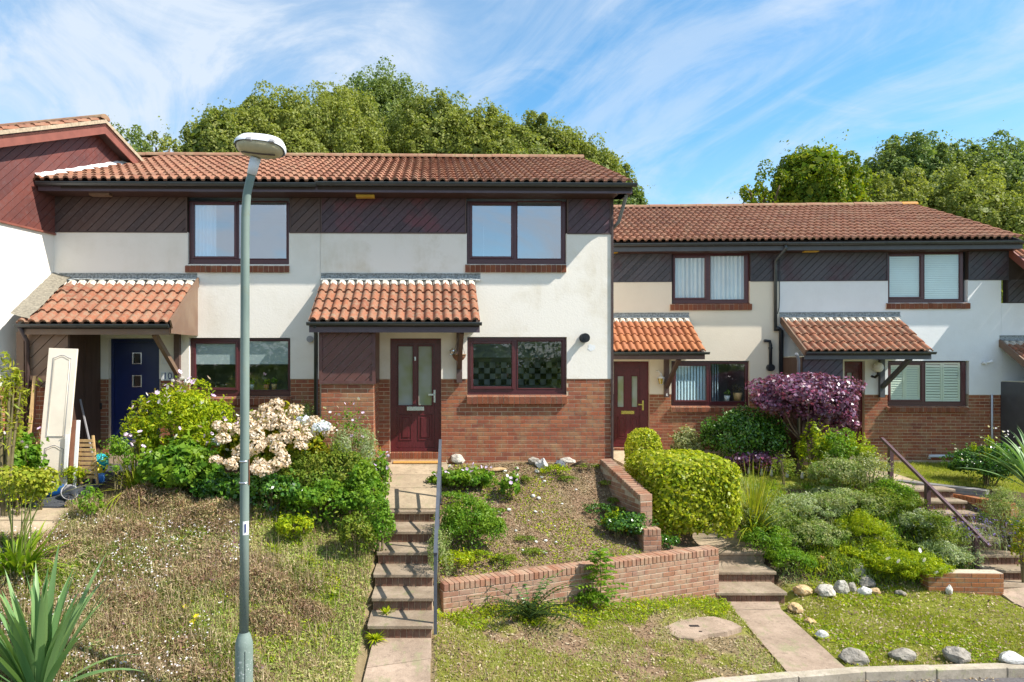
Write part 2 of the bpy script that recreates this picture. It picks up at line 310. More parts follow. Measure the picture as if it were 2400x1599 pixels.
leafmat('dry_blade', [(0.50, 0.38, 0.24), (0.34, 0.24, 0.15), (0.64, 0.52, 0.34), (0.28, 0.32, 0.08), (0.44, 0.42, 0.20)], 0.25, 0.8, (2.2, (0.42, 0.29, 0.22), 0.6))
leafmat('heather', [(0.34, 0.19, 0.11), (0.52, 0.36, 0.22), (0.34, 0.34, 0.10), (0.66, 0.50, 0.33), (0.18, 0.24, 0.06), (0.12, 0.065, 0.045), (0.40, 0.24, 0.17)], 0.2, 0.85, (3.0, (0.30, 0.17, 0.13), 0.5))
leafmat('petal_white', [(0.80, 0.76, 0.74), (0.78, 0.70, 0.76)], 0.3, 0.6)
leafmat('petal_lilac', [(0.66, 0.42, 0.74), (0.76, 0.56, 0.80), (0.80, 0.70, 0.82)], 0.3, 0.6)
leafmat('petal_cream', [(0.74, 0.56, 0.42), (0.78, 0.66, 0.55), (0.60, 0.42, 0.26), (0.80, 0.72, 0.64), (0.45, 0.30, 0.16)], 0.25, 0.7)
leafmat('petal_blue', [(0.58, 0.68, 0.80), (0.75, 0.76, 0.80), (0.66, 0.62, 0.78)], 0.25, 0.7)
leafmat('petal_yellow', [(0.78, 0.62, 0.02), (0.65, 0.55, 0.03)], 0.3, 0.6)
leafmat('petal_purple', [(0.20, 0.13, 0.42), (0.30, 0.22, 0.52)], 0.2, 0.6)
leafmat('petal_pink', [(0.80, 0.25, 0.20), (0.8, 0.42, 0.32)], 0.2, 0.6)
leafmat('litter', [(0.38, 0.28, 0.17), (0.22, 0.14, 0.08), (0.60, 0.50, 0.33), (0.12, 0.08, 0.05), (0.45, 0.33, 0.18)], 0.1, 0.9)

# ------------------------------------------------------------------ helpers
def tag(o, label=None, cat=None, group=None, kind=None):
    if label: o['label'] = label
    if cat: o['category'] = cat
    if group: o['group'] = group
    if kind: o['kind'] = kind
    return o
def link(name, data, parent=None, loc=(0, 0, 0), rot=(0, 0, 0), scale=(1, 1, 1)):
    o = bpy.data.objects.new(name, data); COL.objects.link(o)
    o.location = loc; o.rotation_euler = rot; o.scale = scale
    if parent: o.parent = parent
    return o
def thing(name, label, cat, loc=(0, 0, 0), rotz=0, group=None):
    o = link(name, None, None, loc, (0, 0, rotz)); o.empty_display_size = 0.2
    return tag(o, label, cat, group)
class MB:
    def __init__(s): s.v = []; s.f = []; s.sm = []
    def add(s, vs, fs, smooth=False):
        n = len(s.v); s.v.extend(vs)
        for f in fs: s.f.append(tuple(i + n for i in f)); s.sm.append(smooth)
        return s
    def box(s, x0, x1, y0, y1, z0, z1, ch=0.0):
        if x0 > x1: x0, x1 = x1, x0
        if y0 > y1: y0, y1 = y1, y0
        if z0 > z1: z0, z1 = z1, z0
        if ch <= 0:
            vs = [(x, y, z) for z in (z0, z1) for y in (y0, y1) for x in (x0, x1)]
            return s.add(vs, [(0, 2, 3, 1), (4, 5, 7, 6), (0, 1, 5, 4), (2, 6, 7, 3), (0, 4, 6, 2), (1, 3, 7, 5)])
        # chamfer the four front (y0) edges
        c = ch
        vs = [(x0 + c, y0, z0 + c), (x1 - c, y0, z0 + c), (x1 - c, y0, z1 - c), (x0 + c, y0, z1 - c),
              (x0, y0 + c, z0), (x1, y0 + c, z0), (x1, y0 + c, z1), (x0, y0 + c, z1),
              (x0, y1, z0), (x1, y1, z0), (x1, y1, z1), (x0, y1, z1)]
        fs = [(0, 1, 2, 3)]
        for a in (0, 4):
            for i in range(4):
                j = (i + 1) % 4; fs.append((a + i, a + 4 + i, a + 4 + j, a + j))
        fs.append((11, 10, 9, 8))
        return s.add(vs, fs)
    def prism_xz(s, poly, y0, y1):
        """polygon in x,z extruded from y0 (front) to y1 (back)"""
        n = len(poly); vs = [(x, y0, z) for x, z in poly] + [(x, y1, z) for x, z in poly]
        fs = [tuple(range(n)), tuple(range(2 * n - 1, n - 1, -1))]
        for i in range(n): j = (i + 1) % n; fs.append((i, i + n, j + n, j))
        return s.add(vs, fs)
    def prism_xy(s, poly, z0, z1, dz=None):
        n = len(poly)
        zt = dz or (lambda x, y: z1)
        vs = [(x, y, zt(x, y)) for x, y in poly] + [(x, y, zt(x, y) - (z1 - z0)) for x, y in poly]
        fs = [tuple(range(n)), tuple(range(2 * n - 1, n - 1, -1))]
        for i in range(n): j = (i + 1) % n; fs.append((i, i + n, j + n, j))
        return s.add(vs, fs)
    def beam(s, a, b, w, h, up=(0, 0, 1)):
        """rectangular bar from a to b; w across, h along up"""
        a = Vector(a); b = Vector(b); t = (b - a).normalized(); upv = Vector(up)
        side = t.cross(upv)
        if side.length < 1e-4: side = t.cross(Vector((0, 1, 0)))
        side.normalize(); u2 = side.cross(t).normalized()
        vs = []
        for p in (a, b):
            for sx, sz in ((-1, -1), (1, -1), (1, 1), (-1, 1)): vs.append(tuple(p + side * (sx * w / 2) + u2 * (sz * h / 2)))
        return s.add(vs, [(0, 3, 2, 1), (4, 5, 6, 7), (0, 1, 5, 4), (1, 2, 6, 5), (2, 3, 7, 6), (3, 0, 4, 7)])
    def tube(s, pts, rad, n=10, caps=True):
        pts = [Vector(p) for p in pts]; rs = rad if isinstance(rad, (list, tuple)) else [rad] * len(pts)
        vs = []; prev = None
        for i, p in enumerate(pts):
            t = (pts[min(i + 1, len(pts) - 1)] - pts[max(i - 1, 0)]).normalized()
            if prev is None:
                a = t.cross(Vector((0, 0, 1)))
                if a.length < 0.1: a = t.cross(Vector((0, 1, 0)))
            else: a = prev - t * prev.dot(t)
            a.normalize(); prev = a; b = t.cross(a)
            for k in range(n):
                an = 2 * math.pi * k / n; vs.append(tuple(p + (a * math.cos(an) + b * math.sin(an)) * rs[i]))
        fs = []
        for i in range(len(pts) - 1):
            for k in range(n): j = (k + 1) % n; fs.append((i * n + k, (i + 1) * n + k, (i + 1) * n + j, i * n + j))
        s.add(vs, fs, True)
        if caps:
            m = len(s.v) - len(vs)
            s.f.append(tuple(m + k for k in range(n))); s.sm.append(False)
            e = m + (len(pts) - 1) * n; s.f.append(tuple(e + k for k in range(n - 1, -1, -1))); s.sm.append(False)
        return s
    def lathe(s, prof, n=16, c=(0, 0)):
        vs = []; fs = []
        for r, z in prof:
            for k in range(n): an = 2 * math.pi * k / n; vs.append((c[0] + r * math.cos(an), c[1] + r * math.sin(an), z))
        for i in range(len(prof) - 1):
            for k in range(n): j = (k + 1) % n; fs.append((i * n + k, i * n + j, (i + 1) * n + j, (i + 1) * n + k))
        return s.add(vs, fs, True)
    def mesh(s, name, mat):
        me = bpy.data.meshes.new(name); me.from_pydata(s.v, [], s.f); me.materials.append(MATS[mat] if isinstance(mat, str) else mat)
        me.polygons.foreach_set('use_smooth', s.sm); me.update(); return me
    def build(s, name, mat, parent=None, loc=(0, 0, 0), rot=(0, 0, 0)):
        return link(name, s.mesh(name, mat), parent, loc, rot)
def clip_poly(poly, a, b, c):
    """keep a*x+b*z<=c"""
    out = []
    for i in range(len(poly)):
        p, q = poly[i], poly[(i + 1) % len(poly)]
        dp = a * p[0] + b * p[1] - c; dq = a * q[0] + b * q[1] - c
        if dp <= 0: out.append(p)
        if (dp < 0 < dq) or (dq < 0 < dp):
            t = dp / (dp - dq); out.append((p[0] + (q[0] - p[0]) * t, p[1] + (q[1] - p[1]) * t))
    return out
def numesh(name, V, nper, mat, smooth=False):
    """V: (N, nper, 3) -> one face of nper corners each"""
    n = V.shape[0]; me = bpy.data.meshes.new(name)
    me.vertices.add(n * nper); me.vertices.foreach_set('co', V.reshape(-1).astype(np.float32))
    me.loops.add(n * nper); me.loops.foreach_set('vertex_index', np.arange(n * nper, dtype=np.int32))
    me.polygons.add(n); me.polygons.foreach_set('loop_start', np.arange(0, n * nper, nper, dtype=np.int32))
    me.polygons.foreach_set('loop_total', np.full(n, nper, dtype=np.int32))
    me.materials.append(MATS[mat]); me.update(calc_edges=True); return me
# frames: a facade plane seen by the camera
def pt(px, py, d): return ((px - PX0) / F * d, d, ZC - (py - PY0) / F * d)
class Frame:
    def __init__(s, O, a): s.O = O; s.a = a; s.T = (math.cos(a), math.sin(a)); s.N = (math.sin(a), -math.cos(a))
    def uv(s, px, py, out=0.0):
        r = (px - PX0) / F; ox = s.O[0] + s.N[0] * out; oy = s.O[1] + s.N[1] * out
        u = (r * oy - ox) / (s.T[0] - r * s.T[1]); d = oy + s.T[1] * u
        return u, ZC - (py - PY0) / F * d
    def world(s, u, out, z): return (s.O[0] + s.T[0] * u + s.N[0] * out, s.O[1] + s.T[1] * u + s.N[1] * out, z)
FA = Frame(((970 - PX0) / F * 12.6, 12.6), R(1.07))
FB = Frame(((1480 - PX0) / F * 16.8, 16.8), R(-2.7))
_u = FA.uv(128, 700)[0]; _p = FA.world(_u, 0, 0)
FL = Frame((_p[0], _p[1]), math.atan2(0.973, 0.229))
# ------------------------------------------------------------------ ground
KX = [-14, -8, -3, 0, 1.8, 3.11, 4.98, 7.31, 9.5, 18]; KY = [4.4, 5.0, 6.0, 6.9, 7.6, 8.12, 8.47, 8.6, 8.6, 8.3]
KZ = [-1.85, -1.88, -1.92, -2.0, -2.08, -2.13, -2.15, -2.15, -2.15, -2.15]
def kerb_y(x): return np.interp(x, KX, KY)
def kerb_z(x): return np.interp(x, KX, KZ)
LOW = [(-8, 5, -1.88), (-3, 6, -1.92), (0, 6.9, -2.0), (1.8, 7.6, -2.08), (3.11, 8.1, -2.13), (5, 8.5, -2.15), (7.3, 8.6, -2.15), (10, 8.6, -2.15), (14, 8.4, -2.15),
       (-8, 7, -1.5), (-5, 7, -1.62), (-3, 7, -1.66), (-1.6, 7.2, -1.75), (-1, 8.1, -1.62), (-1, 9.2, -1.15), (-1, 10.4, -.74), (-1.2, 12.4, -.28), (-3, 12.3, -.25), (-4.9, 12.3, -.25), (-6.5, 11.5, -.28),
       (-2.6, 10.2, -.52), (-4.3, 10.3, -.48), (-5.7, 10.2, -.50), (-6.3, 9.2, -.57), (-8, 9, -.62), (-3, 8.5, -1.12), (-4.8, 8.4, -1.0), (-6.5, 8, -1.0), (-8, 12, -.3), (-12, 12, -.4), (-12, 8, -1.2),
       (0, 9.0, -1.7), (2.2, 9.9, -1.9), (4.35, 10.75, -2.12), (1.5, 8.6, -1.95), (3, 9.3, -2.05), (-.1, 8.13, -1.66), (-.1, 7.3, -1.86),
       (5.3, 10.7, -2.15), (7, 11.1, -2.13), (9, 11, -2.12), (10.5, 11, -2.1), (7, 9.8, -2.15), (4.6, 9.6, -2.15),
       (5.75, 11.9, -1.75), (5.7, 12.8, -1.4), (7, 12.3, -1.6), (8.6, 11.6, -1.9), (8.7, 12.5, -1.35), (7, 13.6, -1.05), (6, 14.3, -.85), (7, 15, -.74), (8.7, 14, -.84), (8, 16.5, -.66), (6, 16.5, -.66), (10, 16.5, -.8), (12, 16, -.8),
       (10.2, 13.2, -.95), (10.4, 11.3, -1.9), (13, 12, -1.5), (13, 9, -2.1), (5, 12.2, -1.66), (4.9, 14, -1.1), (4.8, 16.5, -.66), (0, 20, -.5), (10, 20, -.7), (-8, 20, -.4)]
BED = [(0, 9.3, -1.38), (2.2, 10.1, -1.38), (4.3, 11, -1.40), (0, 10.4, -.85), (0, 12.4, -.25), (1.5, 12.4, -.21), (2.8, 12.4, -.21), (3.0, 11.4, -1.02), (1.5, 11.2, -.75), (2.5, 11.4, -.95), (3.4, 10.9, -1.34), (4.2, 11.6, -1.42),
       (3.8, 11.5, -1.36), (4, 13, -1.0), (4.3, 14, -.98), (3.9, 16.5, -.62), (0, 16, -.25), (4.2, 17.5, -.6)]
class RBF:
    def __init__(s, P):
        P = np.array(P, float); s.c = P[:, :2]; n = len(P)
        A = np.zeros((n + 3, n + 3)); A[:n, :n] = s.k(s.c, s.c) + np.eye(n) * 0.02
        A[:n, n] = 1; A[:n, n + 1:] = s.c; A[n, :n] = 1; A[n + 1:, :n] = s.c.T
        s.w = np.linalg.solve(A, np.concatenate([P[:, 2], np.zeros(3)]))
    def k(s, a, b):
        r = np.sqrt(((a[:, None, :] - b[None, :, :]) ** 2).sum(2)); return r
    def __call__(s, X, Y):
        q = np.stack([np.ravel(X), np.ravel(Y)], 1); out = np.empty(len(q))
        for i in range(0, len(q), 20000):
            p = q[i:i + 20000]; out[i:i + 20000] = s.k(p, s.c) @ s.w[:-3] + s.w[-3] + p @ s.w[-2:]
        return out.reshape(np.shape(X))
rl, rb = RBF(LOW), RBF(BED)
W0, W1 = (0.0, 9.05), (4.35, 10.8)                      # front corners of the garden retaining wall
def wall_y(x): return W0[1] + (x - W0[0]) * (W1[1] - W0[1]) / (W1[0] - W0[0])
ST8 = [(10.47, -.64), (9.92, -.81), (9.44, -.98), (9.00, -1.15), (8.59, -1.32), (8.13, -1.49)]   # treads: front edge distance, top height
ST6 = [(11.84, -1.65), (11.28, -1.82), (10.77, -1.99)]
def in_bed(X, Y): return (X > -0.12) & (X < 4.42) & (Y > wall_y(X) + 0.13)
def vnoise(X, Y, s, seed=0):
    r = np.random.default_rng(seed); g = r.random((64, 64)); x = X * s; y = Y * s
    xi = np.floor(x).astype(int); yi = np.floor(y).astype(int); fx = x - xi; fy = y - yi
    fx = fx * fx * (3 - 2 * fx); fy = fy * fy * (3 - 2 * fy)
    a = g[xi % 64, yi % 64]; b = g[(xi + 1) % 64, yi % 64]; c = g[xi % 64, (yi + 1) % 64]; d = g[(xi + 1) % 64, (yi + 1) % 64]
    return (a * (1 - fx) + b * fx) * (1 - fy) + (c * (1 - fx) + d * fx) * fy
def fbm(X, Y, s, seed=0): return (vnoise(X, Y, s, seed) + .5 * vnoise(X, Y, 2 * s, seed + 1) + .25 * vnoise(X, Y, 4 * s, seed + 2)) / 1.75
def ground_z(X, Y):
    X = np.asarray(X, float); Y = np.asarray(Y, float)
    z = np.where(in_bed(X, Y), np.minimum(rb(X, Y), -.15), np.clip(rl(X, Y), -2.25, -.2))
    return z + (fbm(X, Y, 2.5, 3) - .5) * 0.05
def terrain_z(X, Y):
    z = ground_z(X, Y)
    inst = (X > -0.95) & (X < -0.12) & (Y > 7.9) & (Y < 12.6)          # under the steps
    z = np.where(inst, np.minimum(z, np.interp(Y, [7.9, 8.13, 10.5, 12.6], [-1.75, -1.75, -.98, -.32])), z)
    ins6 = (X > 4.36) & (X < 5.55) & (Y > 10.7) & (Y < 12.7)
    z = np.where(ins6, np.minimum(z, np.interp(Y, [10.7, 11.8, 12.7], [-2.25, -2.05, -1.75])), z)
    ins4 = (X > 8.9) & (X < 9.95) & (Y > 11.0) & (Y < 14.6)
    z = np.where(ins4, np.minimum(z, np.interp(Y, [11, 13.2, 14.6], [-2.25, -1.1, -1.0])), z)
    p8 = (X > -1.0) & (X < -.05) & (Y > 6.6) & (Y < 8.3); z = np.where(p8, np.minimum(z, np.interp(Y, [6.7, 8.2], [-1.98, -1.655]) - .03), z)
    pl = 4.20 + (Y - 8.33) * .11; p6 = (X > pl - .05) & (X < pl + .85) & (Y < 10.9); z = np.where(p6, np.minimum(z, -2.18), z)
    z = np.where(Y < kerb_y(X) - 0.06, -3.0, z)
    return z
def gz(x, y): return float(ground_z(np.array([x]), np.array([y]))[0])
def gp(px, py):
    """where the camera ray through a photo pixel meets the ground"""
    d = np.linspace(6.5, 17, 1051); X = (px - PX0) / F * d; Z = ZC - (py - PY0) / F * d
    g = ground_z(X, d); i = np.argmax(Z <= g)
    return float(X[i]), float(d[i]), float(g[i])
def build_ground():
    xs = np.arange(-14, 18.01, 0.1); ys = np.arange(4.0, 26.01, 0.1)
    X, Y = np.meshgrid(xs, ys); Z = terrain_z(X, Y)
    edge = (X <= -13.95) | (X >= 17.95) | (Y >= 25.95); Z = np.where(edge, -3.2, Z)
    nx, ny = len(xs), len(ys)
    me = bpy.data.meshes.new('ground'); V = np.stack([X, Y, Z], 2).reshape(-1, 3)
    i = np.arange(nx * ny).reshape(ny, nx); Q = np.stack([i[:-1, :-1], i[:-1, 1:], i[1:, 1:], i[1:, :-1]], 2).reshape(-1, 4)
    me.vertices.add(len(V)); me.vertices.foreach_set('co', V.reshape(-1))
    me.loops.add(Q.size); me.loops.foreach_set('vertex_index', Q.reshape(-1).astype(np.int32))
    me.polygons.add(len(Q)); me.polygons.foreach_set('loop_start', np.arange(0, Q.size, 4, dtype=np.int32)); me.polygons.foreach_set('loop_total', np.full(len(Q), 4, dtype=np.int32))
    me.update(calc_edges=True); me.polygons.foreach_set('use_smooth', np.ones(len(Q), bool))
    # what the soil is where: bare earth, lawn, dry turf
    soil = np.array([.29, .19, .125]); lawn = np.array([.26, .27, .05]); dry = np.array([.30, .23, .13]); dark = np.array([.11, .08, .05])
    x, y = V[:, 0], V[:, 1]; n = fbm(x, y, 1.4, 11); n2 = fbm(x, y, 3.5, 21)
    bed = in_bed(x, y); C = np.tile(dry, (len(V), 1))
    def blend(mask, a): 
        m = np.clip(mask, 0, 1)[:, None]; C[:] = C * (1 - m) + a * m
    blend((x > 4.9) * (y < 11.25) * 1.0, lawn); blend((x > 5.5) * (y > 13.8) * 1.0, lawn)
    blend((x > -.1) * (x < 4.6) * (y < wall_y(x)) * (n > .42) * .75, lawn)
    blend((x > -.1) * (x < 3.4) * (y < 9.6) * (n2 < .52) * (y < wall_y(x)) * .9, soil)
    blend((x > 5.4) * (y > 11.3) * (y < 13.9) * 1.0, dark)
    blend(bed * 1.0, soil); blend(bed * (n2 > .56) * .5, dry)
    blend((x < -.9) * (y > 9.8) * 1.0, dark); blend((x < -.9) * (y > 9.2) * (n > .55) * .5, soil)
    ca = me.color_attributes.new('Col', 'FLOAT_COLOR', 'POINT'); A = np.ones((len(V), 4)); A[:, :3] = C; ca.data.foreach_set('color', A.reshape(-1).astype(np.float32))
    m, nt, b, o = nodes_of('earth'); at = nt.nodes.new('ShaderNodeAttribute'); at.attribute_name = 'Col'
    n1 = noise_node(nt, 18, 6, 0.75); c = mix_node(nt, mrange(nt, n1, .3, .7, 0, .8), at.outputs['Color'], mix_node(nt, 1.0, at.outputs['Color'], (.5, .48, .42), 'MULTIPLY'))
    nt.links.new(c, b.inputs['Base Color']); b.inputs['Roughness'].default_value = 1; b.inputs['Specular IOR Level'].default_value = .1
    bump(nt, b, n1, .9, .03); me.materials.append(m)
    tag(link('ground', me), kind='structure')
    mb = MB(); mb.add([(-700, -700, -3.25), (700, -700, -3.25), (700, 900, -3.25), (-700, 900, -3.25)], [(0, 1, 2, 3)])
    solid('far_turf', (.12, .15, .05), .95, .3, .3); tag(mb.build('terrain', 'far_turf'), kind='structure')
    # road in front of the kerb
    xs = np.linspace(-14, 18, 65); mb = MB(); vs = []; fs = []
    for j, t in enumerate(np.linspace(0, 1, 14)):
        for x in xs:
            y0 = float(kerb_y(x)) - .125; y = y0 + (-9 - y0) * t; vs.append((x, y, float(kerb_z(x)) - .11 + .03 * math.sin(t * 3)))
    for j in range(13):
        for i in range(64): a = j * 65 + i; fs.append((a, a + 65, a + 66, a + 1))
    mb.add(vs, fs, True); tag(mb.build('road', 'asphalt'), kind='structure')
    # kerb stones
    kr = link('kerb', None); tag(kr, kind='structure')
    x = -9.0; sk = 0
    while x < 14:
        L = .915; y = float(kerb_y(x)); dx = L / math.hypot(1, (float(kerb_y(x + .9)) - y) / .9); x2 = x + dx; y2 = float(kerb_y(x2))
        a = (x, y); b_ = (x2, y2); an = math.atan2(y2 - y, x2 - x); z = float(kerb_z((x + x2) / 2)) + .012
        m = MB(); m.box(.004, math.hypot(x2 - x, y2 - y) - .004, -.13, 0, -.26, 0, .012)
        m.build('kerb_stone', 'kerbstone', kr, (x, y, z), (random.uniform(-.01, .01), random.uniform(-.006, .006), an)); x = x2
build_ground()
# ------------------------------------------------------------------ houses
class House:
    def __init__(s, fr, label, u0, z0, group='houses in the terrace', name='terraced_house', cat='house'):
        s.fr = fr; s.u0 = u0; s.z0 = z0
        s.root = thing(name, label, cat, fr.world(u0, 0, z0), fr.a, group); s.nb = 0; s.stuff = MB(); s.nt = 0
    def off(s): return (-s.u0, 0, -s.z0)
    def part(s, name, mb, mat): return mb.build(name, mat, s.root, s.off())
    def rect(s, px0, py0, px1, py1, out):
        ua, zt = s.fr.uv(px0, py0, out); ub, _ = s.fr.uv(px1, py0, out); _, zb = s.fr.uv((px0 + px1) / 2, py1, out); return ua, ub, zb, zt
UB = MB().box(0, 1, 0, .06, 0, .065, .004).mesh('brick', 'brick')
UBG = MB().box(0, 1, 0, .06, 0, .065, .004).mesh('brick', 'brick_garden')
def bricks(H, par, u0, u1, z0, z1, out, holes=(), top=True, limit=290, mesh=None, nrm='F'):
    """stretcher bond on the facade plane; holes are (u0,u1,z0,z1)"""
    mesh = mesh or UB; z = z1 - .075; row = 0; todo = []
    while z > z0 - .06:
        offx = 0.1125 if row % 2 else 0.0; n = int((u1 - u0) / .225) + 3
        segs = [(u0, u1)]
        for h in holes:
            if z + .06 > h[2] and z < h[3]:
                ns = []
                for a, b in segs:
                    if h[1] <= a or h[0] >= b: ns.append((a, b)); continue
                    if h[0] > a: ns.append((a, h[0]))
                    if h[1] < b: ns.append((h[1], b))
                segs = ns
        for a, b in segs:
            for k in range(-1, n):
                x0 = u0 + k * .225 - offx; x1 = x0 + .215; x0 = max(x0, a + .003); x1 = min(x1, b - .003)
                if x1 - x0 > .025: todo.append((x0, x1, z))
        z -= .075; row += 1
    for x0, x1, z in todo:
        if H.nb < limit:
            H.nb += 1; link('brick', mesh, par, (x0, -out - random.uniform(.004, .0075), z + random.uniform(-.001, .001)), (0, 0, random.uniform(-.004, .004)), (x1 - x0, 1, 1))
        else: H.stuff.box(x0, x1, -out - .006, -out + .05, z, z + .065, .004)
def sheet_with_holes(u0, u1, z0, z1, holes, out, rev=.13, mb=None):
    mb = mb or MB()
    us = sorted({u0, u1, *[min(max(h[i], u0), u1) for h in holes for i in (0, 1)]}); zs = sorted({z0, z1, *[min(max(h[i], z0), z1) for h in holes for i in (2, 3)]})
    y = -out
    for i in range(len(us) - 1):
        for j in range(len(zs) - 1):
            cu, cz = (us[i] + us[i + 1]) / 2, (zs[j] + zs[j + 1]) / 2
            if any(h[0] < cu < h[1] and h[2] < cz < h[3] for h in holes): continue
            mb.add([(us[i], y, zs[j]), (us[i + 1], y, zs[j]), (us[i + 1], y, zs[j + 1]), (us[i], y, zs[j + 1])], [(0, 1, 2, 3)])
    for h in holes:
        a, b, c, d = h; c = max(c, z0); d = min(d, z1)
        if c >= d: continue
        y2 = y + rev
        mb.add([(a, y, c), (a, y2, c), (a, y2, d), (a, y, d)], [(0, 1, 2, 3)]); mb.add([(b, y, c), (b, y2, c), (b, y2, d), (b, y, d)], [(3, 2, 1, 0)])
        if h[3] < z1: mb.add([(a, y, d), (b, y, d), (b, y2, d), (a, y2, d)], [(3, 2, 1, 0)])
        if h[2] > z0: mb.add([(a, y, c), (b, y, c), (b, y2, c), (a, y2, c)], [(0, 1, 2, 3)])
    # underside, left out where an opening cuts it
    for i in range(len(us) - 1):
        if not any(h[0] < (us[i] + us[i + 1]) / 2 < h[1] and h[2] <= z0 for h in holes): mb.add([(us[i], y, z0), (us[i + 1], y, z0), (us[i + 1], y + rev, z0), (us[i], y + rev, z0)], [(0, 3, 2, 1)])
    return mb
def boards(H, par, u0, u1, z0, z1, out, mat, pitch=.122, thick=.014, name='board', ang=45, step=None, mirror=False):
    """diagonal boards rising to the right, clipped to the panel"""
    c, s_ = math.cos(R(ang)), math.sin(R(ang)); a, b = -s_, c
    cs = [a * u + b * z for u in (u0, u1) for z in (z0, z1)]; k = math.floor(min(cs) / pitch)
    while k * pitch < max(cs):
        poly = [(u0, z0), (u1, z0), (u1, z1), (u0, z1)]
        poly = clip_poly(poly, a, b, (k + 1) * pitch - .006)
        if len(poly) > 2: poly = clip_poly(poly, -a, -b, -(k * pitch + .006))
        k += 1
        if len(poly) < 3: continue
        area = abs(sum(p[0] * q[1] - q[0] * p[1] for p, q in zip(poly, poly[1:] + poly[:1]))) / 2
        if area < 4e-4: continue
        MB().prism_xz(poly, -out - thick + random.uniform(-.003, .003), -out + .004).build(name, mat, par)
def tile_mesh(mat):
    W = .33; pr = [(0, 0)]
    for c in (.0825, .2475):
        pr += [(c - .054, .002), (c - .042, .034), (c, .052), (c + .042, .034), (c + .054, .002)]
    pr += [(W, 0)]; mb = MB(); L = .41; n = len(pr)
    vs = [(x, 0, z + .034) for x, z in pr] + [(x, L, z + .0) for x, z in pr]
    mb.add(vs, [(i, i + 1, n + i + 1, n + i) for i in range(n - 1)], True)
    vs = [(x, 0, z + .034) for x, z in pr] + [(x, .002, max(z - .002, -.004)) for x, z in pr]
    mb.add(vs, [(i, n + i, n + i + 1, i + 1) for i in range(n - 1)])
    return mb.mesh('roof_tile', mat)
TILE = tile_mesh('roof_tile'); PTILE = tile_mesh('porch_tile'); BTILE = tile_mesh('porch_tile_bright')
def tiles(par, u0, u1, v0, zE, run, t, mesh, keep=None):
    """rows of tiles on a slope rising away from the eaves; v0 is the eaves line (frame y)"""
    pitch = math.atan(t); L = run / math.cos(pitch); nr = max(1, round(L / .345)); g = L / nr; nc = round((u1 - u0) / .33); w = (u1 - u0) / nc
    for r in range(nr):
        for c in range(nc):
            s = r * g
            x, y, z = u0 + c * w, v0 + s * math.cos(pitch), zE + s * math.sin(pitch) + (.007 * math.sin(c * .8 + r * .35) + random.uniform(-.004, .004)) * (r > 0)
            if keep and not keep(x, y): continue
            link('roof_tile', mesh, par, (x, y, z), (pitch + random.uniform(-.006, .006), random.uniform(-.006, .006), random.uniform(-.006, .006)), (w / .33, min(1, (g + .05) / .41) if r == nr - 1 else 1, 1))
def ridge(par, u0, u1, y, z, mat='ridge', last=None):
    n = max(1, round((u1 - u0) / .45)); w = (u1 - u0) / n
    for i in range(n):
        mb = MB(); pr = [(.13 * math.cos(math.pi * k / 8), .10 * math.sin(math.pi * k / 8) - .02) for k in range(9)]
        vs = [(.0, a, b) for a, b in pr] + [(w - .008, a, b) for a, b in pr]; mb.add(vs, [(k, 9 + k, 10 + k, k + 1) for k in range(8)], True)
        mb.add([(0, a, b) for a, b in pr], [tuple(range(9))]); mb.add([(w - .008, a, b) for a, b in pr], [tuple(range(8, -1, -1))])
        mb.build('ridge_tile', last if (last and i >= n - 1) else mat, par, (u0 + i * w, y, z + random.uniform(-.006, .006)))
def gutter(H, par, u0, u1, y, z, r=.056, brk=1.0, nm='gutter', mat='gutter', half=True):
    mb = MB(); n = 9; 
    for rr, sgn in ((r, 1), (r - .008, -1)):
        pr = [(rr * math.cos(math.pi + math.pi * k / (n - 1)), rr * math.sin(math.pi + math.pi * k / (n - 1))) for k in range(n)]
        vs = [(u0, y + a, z + b) for a, b in pr] + [(u1, y + a, z + b) for a, b in pr]; mb.add(vs, [(k, k + 1, n + k + 1, n + k) for k in range(n - 1)], True)
    for e in (u0, u1): mb.add([(e, y + r * math.cos(math.pi + math.pi * k / 8), z + r * math.sin(math.pi + math.pi * k / 8)) for k in range(9)], [tuple(range(9))])
    mb.box(u0, u1, y - r - .004, y - r + .006, z - .004, z + .006)
    g = mb.build(nm, mat, par)
    k = u0 + .25
    while k < u1 - .1:
        m2 = MB(); rr = r + .006; pr = [(rr * math.cos(math.pi + math.pi * q / 8), rr * math.sin(math.pi + math.pi * q / 8)) for q in range(9)]
        m2.add([(k, y + a, z + b) for a, b in pr] + [(k + .03, y + a, z + b) for a, b in pr], [(q, q + 1, 10 + q, 9 + q) for q in range(8)], True)
        g2 = m2.build('gutter_bracket', mat, par if par.parent is None else par); k += brk
    return g
